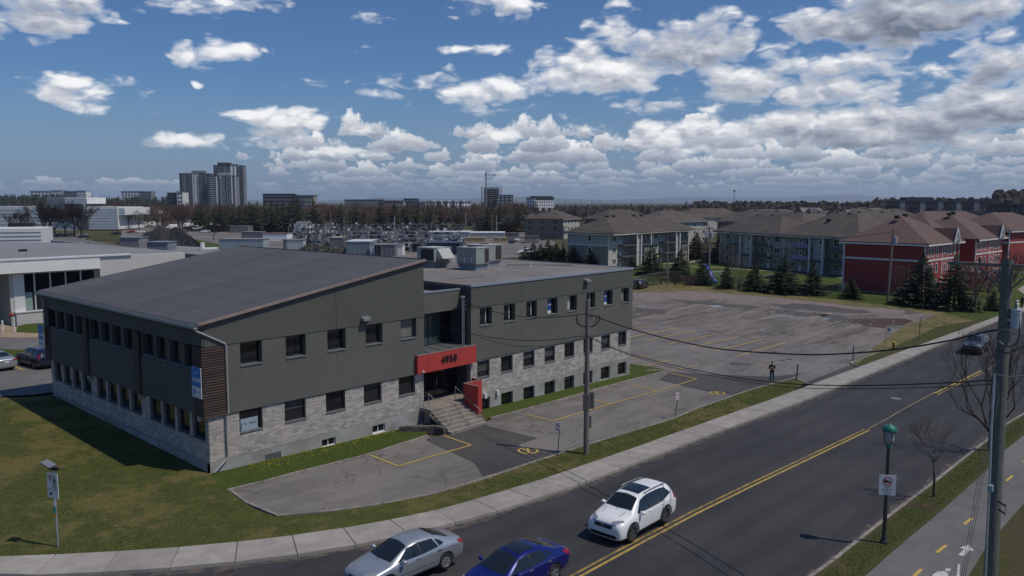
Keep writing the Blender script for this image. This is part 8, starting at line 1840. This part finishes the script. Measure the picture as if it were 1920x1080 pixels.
chainlink(fx, 1.9, 'green chain-link fence between the gravel lot and the spruces'); chainlink([gp0(1186, 545)[:2], gp0(1216, 537)[:2], gp0(1250, 531)[:2], gp0(1294, 532)[:2]], 2.2, 'grey chain-link fence behind the right end of the office', M['steel'])
def shrub(px, pb, h, w_, m, lab, n=500, seed=0, cat='shrub'):
    rnd = random.Random(seed+px); g0 = gp0(px, pb); r = empty('shrub', g0, lab, cat); a = MB(); b = MB()
    for k in range(14): t = rnd.random()*6.28; s = rnd.uniform(.2, 1)*w_/2; a.tube([(0, 0, -.1), (cos(t)*s*.5, sin(t)*s*.5, h*.5), (cos(t)*s, sin(t)*s, h*rnd.uniform(.7, 1))], [.03, .02, .008], 4, False)
    for k in range(n):
        t = rnd.random()*6.28; u = sqrt(rnd.random()); z = rnd.random()**.7*h; q = w_/2*u*(1-.4*(z/h)**2); p = Vector((cos(t)*q, sin(t)*q, z)); sliver(b, p, p+Vector((cos(t)*.2, sin(t)*.2, .35))*rnd.uniform(.5, 1.3), .035, rnd)
    a.build('stem', bark, r, False, False); b.build('crown', m, r, False, False)
shrub(1693, 562, 5.2, 5.5, tw_gr, 'wide bare shrub leaning on the red wall beside the pole', 900); shrub(1385, 545, 6.0, 4.0, tw_gr, 'tall bare twiggy shrub by the fence left of the table', 900); shrub(1372, 505, 5.0, 3.2, tw_pink, 'pinkish bare shrub by the beige block corner', 700)
for i, (px, pb, h, w_, m) in enumerate(((1265, 534, 2.2, 4, tw_red), (1285, 535, 1.8, 4, tw_red), (1240, 533, 2.2, 3, tw_gold), (1225, 534, 2.0, 3, tw_gold), (1210, 536, 1.6, 3, tw_gold), (1300, 536, 1.4, 3, tw_red))):
    shrub(px, pb, h, w_, m, ['left reddish shrub at the foot of the fence', 'middle reddish shrub at the foot of the fence', 'golden shrub at the foot of the fence nearest the spruces', 'middle golden shrub at the foot of the fence', 'leftmost golden shrub at the foot of the fence by the black car', 'rightmost low reddish shrub at the foot of the fence'][i], 450, i); COL.objects[-1]
for o in COL.objects:
    if o.name.startswith('shrub') and 'foot of the fence' in (o.get('label') or ''): o['group'] = 'wild shrubs at the foot of the fence'
fbs = [far_bare(100+i, m) for i, m in enumerate((tw_red, tw_gr, tw_br, tw_pink, tw_gold))]
for i, (px, pt_, pb, lab) in enumerate(((1829, 490, 585, 'slim bare tree left of the two walking lawns near the red block'), (1806, 500, 576, 'thin bare tree beside the widest spruce'), (1852, 500, 575, 'bare young tree left of the tall utility pole top'), (1325, 455, 492, 'pinkish round tree behind the twin transformer pole'), (1500+395, 470, 560, 'bare reddish tree right of the tall utility pole'))):
    g0 = gp0(px, pb); D = (Vector(g0)-Vector((0, 0, CH))).dot(fw); plant(fbs[(3, 1, 1, 3, 0, 1)[i]], g0, (pb-pt_)*D/FPX, lab, name='bare_tree')
# playground slide and garden furniture
bl = mat('slide_blue', (.02, .05, .45), (.02, .045, .40), 1, .4); g0 = Vector(gp0(1338, 533)); D = (g0-Vector((0, 0, CH))).dot(fw)
sl_ = empty('playground_slide', g0, 'blue plastic spiral slide behind the mesh fence', 'slide'); a0 = atD(1323, 500, D+2); a1 = atD(1330, 512, D+1.4); a2 = atD(1333, 520, D+.8); a3 = atD(1342, 531, D)
MB().tube(thru([a0, a1, a2, a3]), [.55]*13+[.55]*0+[.5]*6 if False else .50, 10).build('chute', bl, sl_, True)
for p in (a0, a1): MB().beam(Vector((p.x, p.y, 0)), p, .12, .12).build('support', M['white'], sl_)
MB().obox(a0+Vector((0, 0, .4)), (1.2, 1.2, .1), .4).build('platform', bl, sl_)
sw = empty('garden_swing', gp0(1345, 520), 'low white framed climbing bars on the lawn beside the slide', 'climbing frame'); a = Vector(gp0(1335, 522)); b = Vector(gp0(1360, 520)); MB().beam(a+Vector((0, 0, 1.3)), b+Vector((0, 0, 1.3)), .1, .1).build('bar', mat('mint_paint', (.4, .6, .5), rough=.6), sw)
for k in range(7): p = a.lerp(b, k/6); MB().cyl(p.x, p.y, -.1, 1.3, .04, n=6).build('leg', M['white'], sw)
tb = Vector(gp0(1443, 522)); t_ = empty('picnic_table', tb, 'dark picnic table on the lawn before the beige block', 'picnic table'); MB().box(tb.x-.9, tb.y-.4, .72, tb.x+.9, tb.y+.4, .8).build('tabletop', M['wood'], t_)
for s in (-1, 1): MB().box(tb.x-.9, tb.y+s*.85-.14, .42, tb.x+.9, tb.y+s*.85+.14, .48).build('bench', M['wood'], t_); MB().box(tb.x+s*.6-.05, tb.y-.8, 0, tb.x+s*.6+.05, tb.y+.8, .42).build('leg', M['wood'], t_)
sh = ybox('garden_shed', 1323, 1343, 474, 492, 5, M['darkmetal'], 'dark bin shelter behind the pinkish tree', 'shelter', rgr)
yf = Vector(gp0(1874, 548)); yt = empty('wrapped_statue', yf, 'grey wrapped lawn figure on a post before the red block', 'garden figure'); MB().tube([yf, yf+Vector((0, 0, 1.2))], .12, 6).build('post', barkd, yt); MB().blob(yf+Vector((0, 0, 2.6)), 1, .12, 8, 6, sc=(.7, .7, 1.5)).build('cover', corr, yt)
# ------------------------------------------------------------------ tree belts
rb = random.Random(31); cnt = 0
labs = ['reddish', 'grey', 'brown', 'pinkish', 'golden']
for k in range(285):
    if k < 150: px = rb.uniform(-20, 1000); D = rb.uniform(415, 700); h = rb.uniform(9, 15)
    elif k < 215: px = rb.uniform(960, 1930); D = rb.uniform(400, 640); h = rb.uniform(8, 13)
    else: px = rb.uniform(180, 480) if k < 250 else rb.uniform(560, 1010); D = rb.uniform(425, 520); h = rb.uniform(10, 16)
    if 340 < px < 456 and D > 600: continue
    g0 = atD(px, 378, D); i = rb.choice((0, 0, 1, 2, 2, 3) if k % 17 else (4,))
    plant(fbs[i], (g0.x, g0.y, -.5), h, '%s %s leafless tree %s' % ('tall' if h > 12.5 else 'low' if h < 10.5 else 'middling', labs[i], next(s for lim, s in ((180, 'behind the white factory'), (340, 'beyond the gravel heap'), (470, 'below the tower trio'), (600, 'behind the left conifers'), (760, 'behind the storage racks'), (900, 'behind the warehouse conifers'), (1060, 'left of the brown brick block'), (1300, 'beyond the grey apartments'), (1600, 'beyond the beige apartments'), (2100, 'beyond the red blocks')) if px < lim)), group='leafless trees before the horizon', wide=rb.uniform(1.0, 1.6), name='bare_tree', rnd=rb)
def woods(name, spec, m, lab, kinds=('b',), seed=0):
    rnd = random.Random(seed); mb = MB()
    for (pL, pR, Dn, Df, n, hmin, hmax, z0, z1) in spec:
        for k in range(n):
            px = rnd.uniform(pL, pR); f = rnd.random(); D = Dn+(Df-Dn)*f; zb = z0+(z1-z0)*f; c = atD(px, 378, D); h = rnd.uniform(hmin, hmax); r = h*rnd.uniform(.22, .42)
            if kinds[0] == 'c' and rnd.random() < .9:
                for j in range(3):
                    zz = zb+h*(.15+.27*j); q = r*.62*(1-.3*j); nn = 6; o = rnd.random()
                    mb.add([(c.x+cos(2*pi*i/nn+o)*q*rnd.uniform(.75, 1.2), c.y+sin(2*pi*i/nn+o)*q*rnd.uniform(.75, 1.2), zz) for i in range(nn)]+[(c.x, c.y, zz+h*.42)], [(i, (i+1) % nn, nn) for i in range(nn)])
            else:
                mb.blob((c.x, c.y, zb+h*.55), 1, .28, 7, 5, rnd, sc=(r, r, h*.45))
                for j in range(26):
                    t = rnd.random()*6.28; u = rnd.uniform(-.2, 1); q = sqrt(max(0, 1-u*u)); p = Vector((c.x+cos(t)*q*r*.8, c.y+sin(t)*q*r*.8, zb+h*(.55+.36*u))); d = Vector((cos(t)*q, sin(t)*q, .6+u)); d.normalize(); sliver(mb, p, p+d*h*.2, h*.035, rnd)
    return tag(mb.build(name, m), lab, 'wood', kind='stuff')
wm = twigm('far_wood_brown', (.075, .058, .05)); wm2 = twigm('far_wood_grey', (.10, .085, .072)); wm3 = mat('far_conifers', (.022, .034, .022), (.035, .045, .028), .05, .95, coords='World'); wm4 = mat('far_wood_red', (.105, .065, .055), (.07, .055, .045), .02, .95, coords='World')
woods('far_wood', [(-40, 2000, 720, 1150, 900, 8, 13, -3, -3), (640, 1960, 1200, 2600, 700, 9, 14, -4, -8), (560, 1960, 2600, 5200, 500, 12, 18, -12, -30)], wm, 'brown leafless woodland filling the plain up to the horizon', seed=1)
woods('far_wood', [(-40, 1960, 640, 1000, 420, 8, 12, -2, -3), (-40, 1960, 560, 700, 60, 6, 9, -1, -1)], wm4, 'reddish leafless woodland among the far houses', seed=2)
woods('far_wood', [(1300, 1700, 620, 900, 420, 9, 14, 0, 2), (1640, 1960, 760, 1100, 260, 9, 14, 2, 8), (1870, 1990, 600, 900, 160, 10, 15, 6, 14)], wm, 'dark brown wooded rise on the right horizon', seed=3)
woods('far_wood', [(-60, 320, 900, 1500, 700, 10, 15, 0, 12), (-60, 120, 1100, 1500, 150, 10, 15, 9, 16)], wm3, 'dark conifer ridge on the left horizon', ('c',), 4)
woods('far_wood', [(440, 1120, 460, 900, 60, 9, 14, -2, -2), (1200, 1700, 450, 700, 22, 7, 10, -1, -1)], wm3, 'scattered far conifers among the leafless woodland', ('c',), 5)
# low white blocks on the left ridge
for (a, b, t_, D, lab) in ((58, 98, 358.5, 1500, 'leftmost pale block on the conifer ridge'), (98, 118, 357.5, 1500, 'second pale block on the conifer ridge'), (120, 145, 359, 1500, 'grey block in the middle of the conifer ridge'), (145, 162, 358, 1500, 'bright white block on the conifer ridge'), (228, 262, 359, 1500, 'white block on the ridge nearer the towers'), (262, 284, 359.5, 1500, 'grey block at the right end of the ridge')):
    bldg('ridge_building', a, b, t_, D, 6, 6, wht if 'white' in lab or 'pale' in lab else gry, lab, 'building', zb=5)
tp_ = atD(1376.5, 378, 1500); tt_ = empty('telecom_tower', (tp_.x, tp_.y, 0), 'thin lattice telecom tower on the wooded right horizon', 'telecom tower'); hh = atD(1376.5, 356, 1500).z
for k in range(3): t = k*2.09; MB().beam((tp_.x+cos(t)*1.6, tp_.y+sin(t)*1.6, 0), (tp_.x+cos(t)*.5, tp_.y+sin(t)*.5, hh), .3, .3).build('leg', gry, tt_)
for k in range(8): z = hh*(k+.5)/8; MB().obox((tp_.x, tp_.y, z), (2.2-.2*k, 2.2-.2*k, .25), k).build('brace', gry, tt_)
MB().obox((tp_.x, tp_.y, hh-2), (3.4, 3.4, 3), .3).build('antenna_cluster', gry, tt_)
for k, (px, lab) in enumerate(((1060, 'leftmost tiny power pylon on the horizon'), (1090, 'second tiny power pylon on the horizon'), (1110, 'third tiny power pylon on the horizon'), (1125, 'rightmost tiny power pylon on the horizon'))):
    c = atD(px, 378, 3500); h = atD(px, 374, 3500).z; r = empty('power_pylon', (c.x, c.y, -20), lab, 'pylon'); MB().beam((c.x-3, c.y, -20), (c.x, c.y, h), 1, 1).beam((c.x+3, c.y, -20), (c.x, c.y, h), 1, 1).build('frame', gry, r); MB().beam(Vector((c.x, c.y, h-4))-rt*9, Vector((c.x, c.y, h-4))+rt*9, .9, .9).build('crossarm', gry, r)
# far hills
hill = mat('hill_land', (.045, .06, .045), (.06, .07, .05), .0008, .95, coords='World')
mb = MB(); rr = random.Random(77); n = 90; V = []
for i in range(n+1):
    px = 300+i*(2300-300)/n; D = 16000; f = i/n; h = 60+70*abs(sin(f*7.3+.4))*(.6+.4*sin(f*23))+30*sin(f*41)+rr.uniform(-6, 6); 
    if px < 700: h *= .3
    for (dd, hh) in ((0, -60), (900, h*.55), (1900, h), (5000, h*.4-40)): c = atD(px, 378, D+dd); V.append((c.x, c.y, hh+20))
mb.add(V, [(i*4+j, (i+1)*4+j, (i+1)*4+j+1, i*4+j+1) for i in range(n) for j in range(3)])
struct(mb.build('hills', hill, None, True))
# ------------------------------------------------------------------ fine ground cover
def blades(name, region, n, h, m, lab, seed, dense=None):
    rnd = random.Random(seed); mb = MB(); xs = [p[0] for p in region]; ys = [p[1] for p in region]
    def inside(x, y):
        c = False; j = len(region)-1
        for i in range(len(region)):
            xi, yi = region[i]; xj, yj = region[j]
            if (yi > y) != (yj > y) and x < (xj-xi)*(y-yi)/(yj-yi)+xi: c = not c
            j = i
        return c
    k = 0; vs = []; fs = []
    while k < n:
        x = rnd.uniform(min(xs), max(xs)); y = rnd.uniform(min(ys), max(ys))
        if not inside(x, y): 
            k += .05; continue
        t = rnd.random()*3.14; w_ = rnd.uniform(.012, .03); hh = h*rnd.uniform(.5, 1.4); z = zg(x, y)+.04; lx_, ly_ = rnd.uniform(-.04, .04), rnd.uniform(-.04, .04); b = len(vs)
        vs += [(x-cos(t)*w_, y-sin(t)*w_, z), (x+cos(t)*w_, y+sin(t)*w_, z), (x+lx_, y+ly_, z+hh)]; fs.append((b, b+1, b+2)); k += 1
    mb.v = vs; mb.f = fs; mb.mi = [0]*len(fs); return tag(mb.build(name, m), lab, 'grass', kind='stuff')
lw = [(-2, 46), (4, 41)]+[q for q in WL if 7 < q[0] < 18.8]+[(18.6, 30.4), (18.3, 31.5), (18.7, 36), (18.8, 60), (12, 62)]
blades('grass', lw, 26000, .045, M['grass'], 'short patchy grass of the left lawn', 1)
blades('grass', [(19.4, 38.3)]+lot_up[1:6]+P((800, 806))+[(33.0, 38.3)], 4500, .04, M['grass2'], 'fresh green grass along the office foundation', 2)
blades('grass', vg[:]+[(q[0]-.2, q[1]+.2) for q in lot_low[5:][::-1]], 9000, .05, M['verge'], 'worn verge grass between the lot and the sidewalk', 3)
blades('grass', [(q[0], q[1]-.35) for q in KR if 17 <= q[0] < 70]+[(q[0], q[1]+.2) for q in VR if 17 <= q[0] < 70][::-1], 6000, .045, M['verge'], 'verge grass between the road and the cycle path', 4)
blades('dry_grass', P((1200, 548), (1300, 544), (1450, 556), (1600, 572), (1680, 580), (1757, 590), (1700, 610), (1655, 640), (1700, 640), (1800, 606), (1870, 590), (1760, 566), (1600, 561), (1400, 545), (1240, 531)), 9000, .11, mat('straw', (.26, .20, .10), (.16, .14, .06), .5, .95, coords='World'), 'dry straw coloured grass around the gravel lot', 5)
dn = MB(); rr = random.Random(6)
for k in range(170):
    x = rr.uniform(21, 31); y = 38.45-rr.random()**2*1.6*(.3+.7*(31-x)/10)
    dn.blob((x, y, zg(x, y)+.10), .028, 0, 5, 3)
tag(dn.build('dandelions', mat('dandelion_yellow', (.55, .42, .02), rough=.8)), 'yellow dandelions along the office foundation', 'flowers', kind='stuff')
# litter and chips of stone
lt = MB()
for k in range(60):
    px, py = rr.choice(((1540, 590), (1620, 605), (1450, 585), (1380, 572))); x, y = G(px+rr.gauss(0, 40), py+rr.gauss(0, 6)); lt.blob((x, y, .05), rr.uniform(.05, .16), .3, 5, 3)
tag(lt.build('rubble', mat('pale_rubble', (.35, .33, .30), rough=.9)), 'pale broken stones scattered on the gravel lot', 'stones', kind='stuff')
# unused prototypes must not stay at the origin
for pr_ in spr+cons+bd+fbs:
    if not pr_.get('used'):
        for c in list(pr_.children): bpy.data.objects.remove(c)
        bpy.data.objects.remove(pr_)
for o in COL.objects:
    for k in ('used', 'h0'):
        if k in o: del o[k]

# ------------------------------------------------------------------ air
hm = bpy.data.materials.new('haze_air'); hm.use_nodes = True; ht = NT(hm.node_tree); ht.n.clear(); ho = ht.node('ShaderNodeOutputMaterial'); hv = ht.node('ShaderNodeVolumePrincipled')
hv.inputs['Color'].default_value = (.80, .88, 1.0, 1); hv.inputs['Density'].default_value = 1/14000; hv.inputs['Anisotropy'].default_value = .2; ht.l.new(hv.outputs[0], ho.inputs['Volume'])
tag(MB().box(-900, -900, -75, 24000, 24000, 190).build('haze', hm), 'thin even haze over the whole plain', kind='stuff')
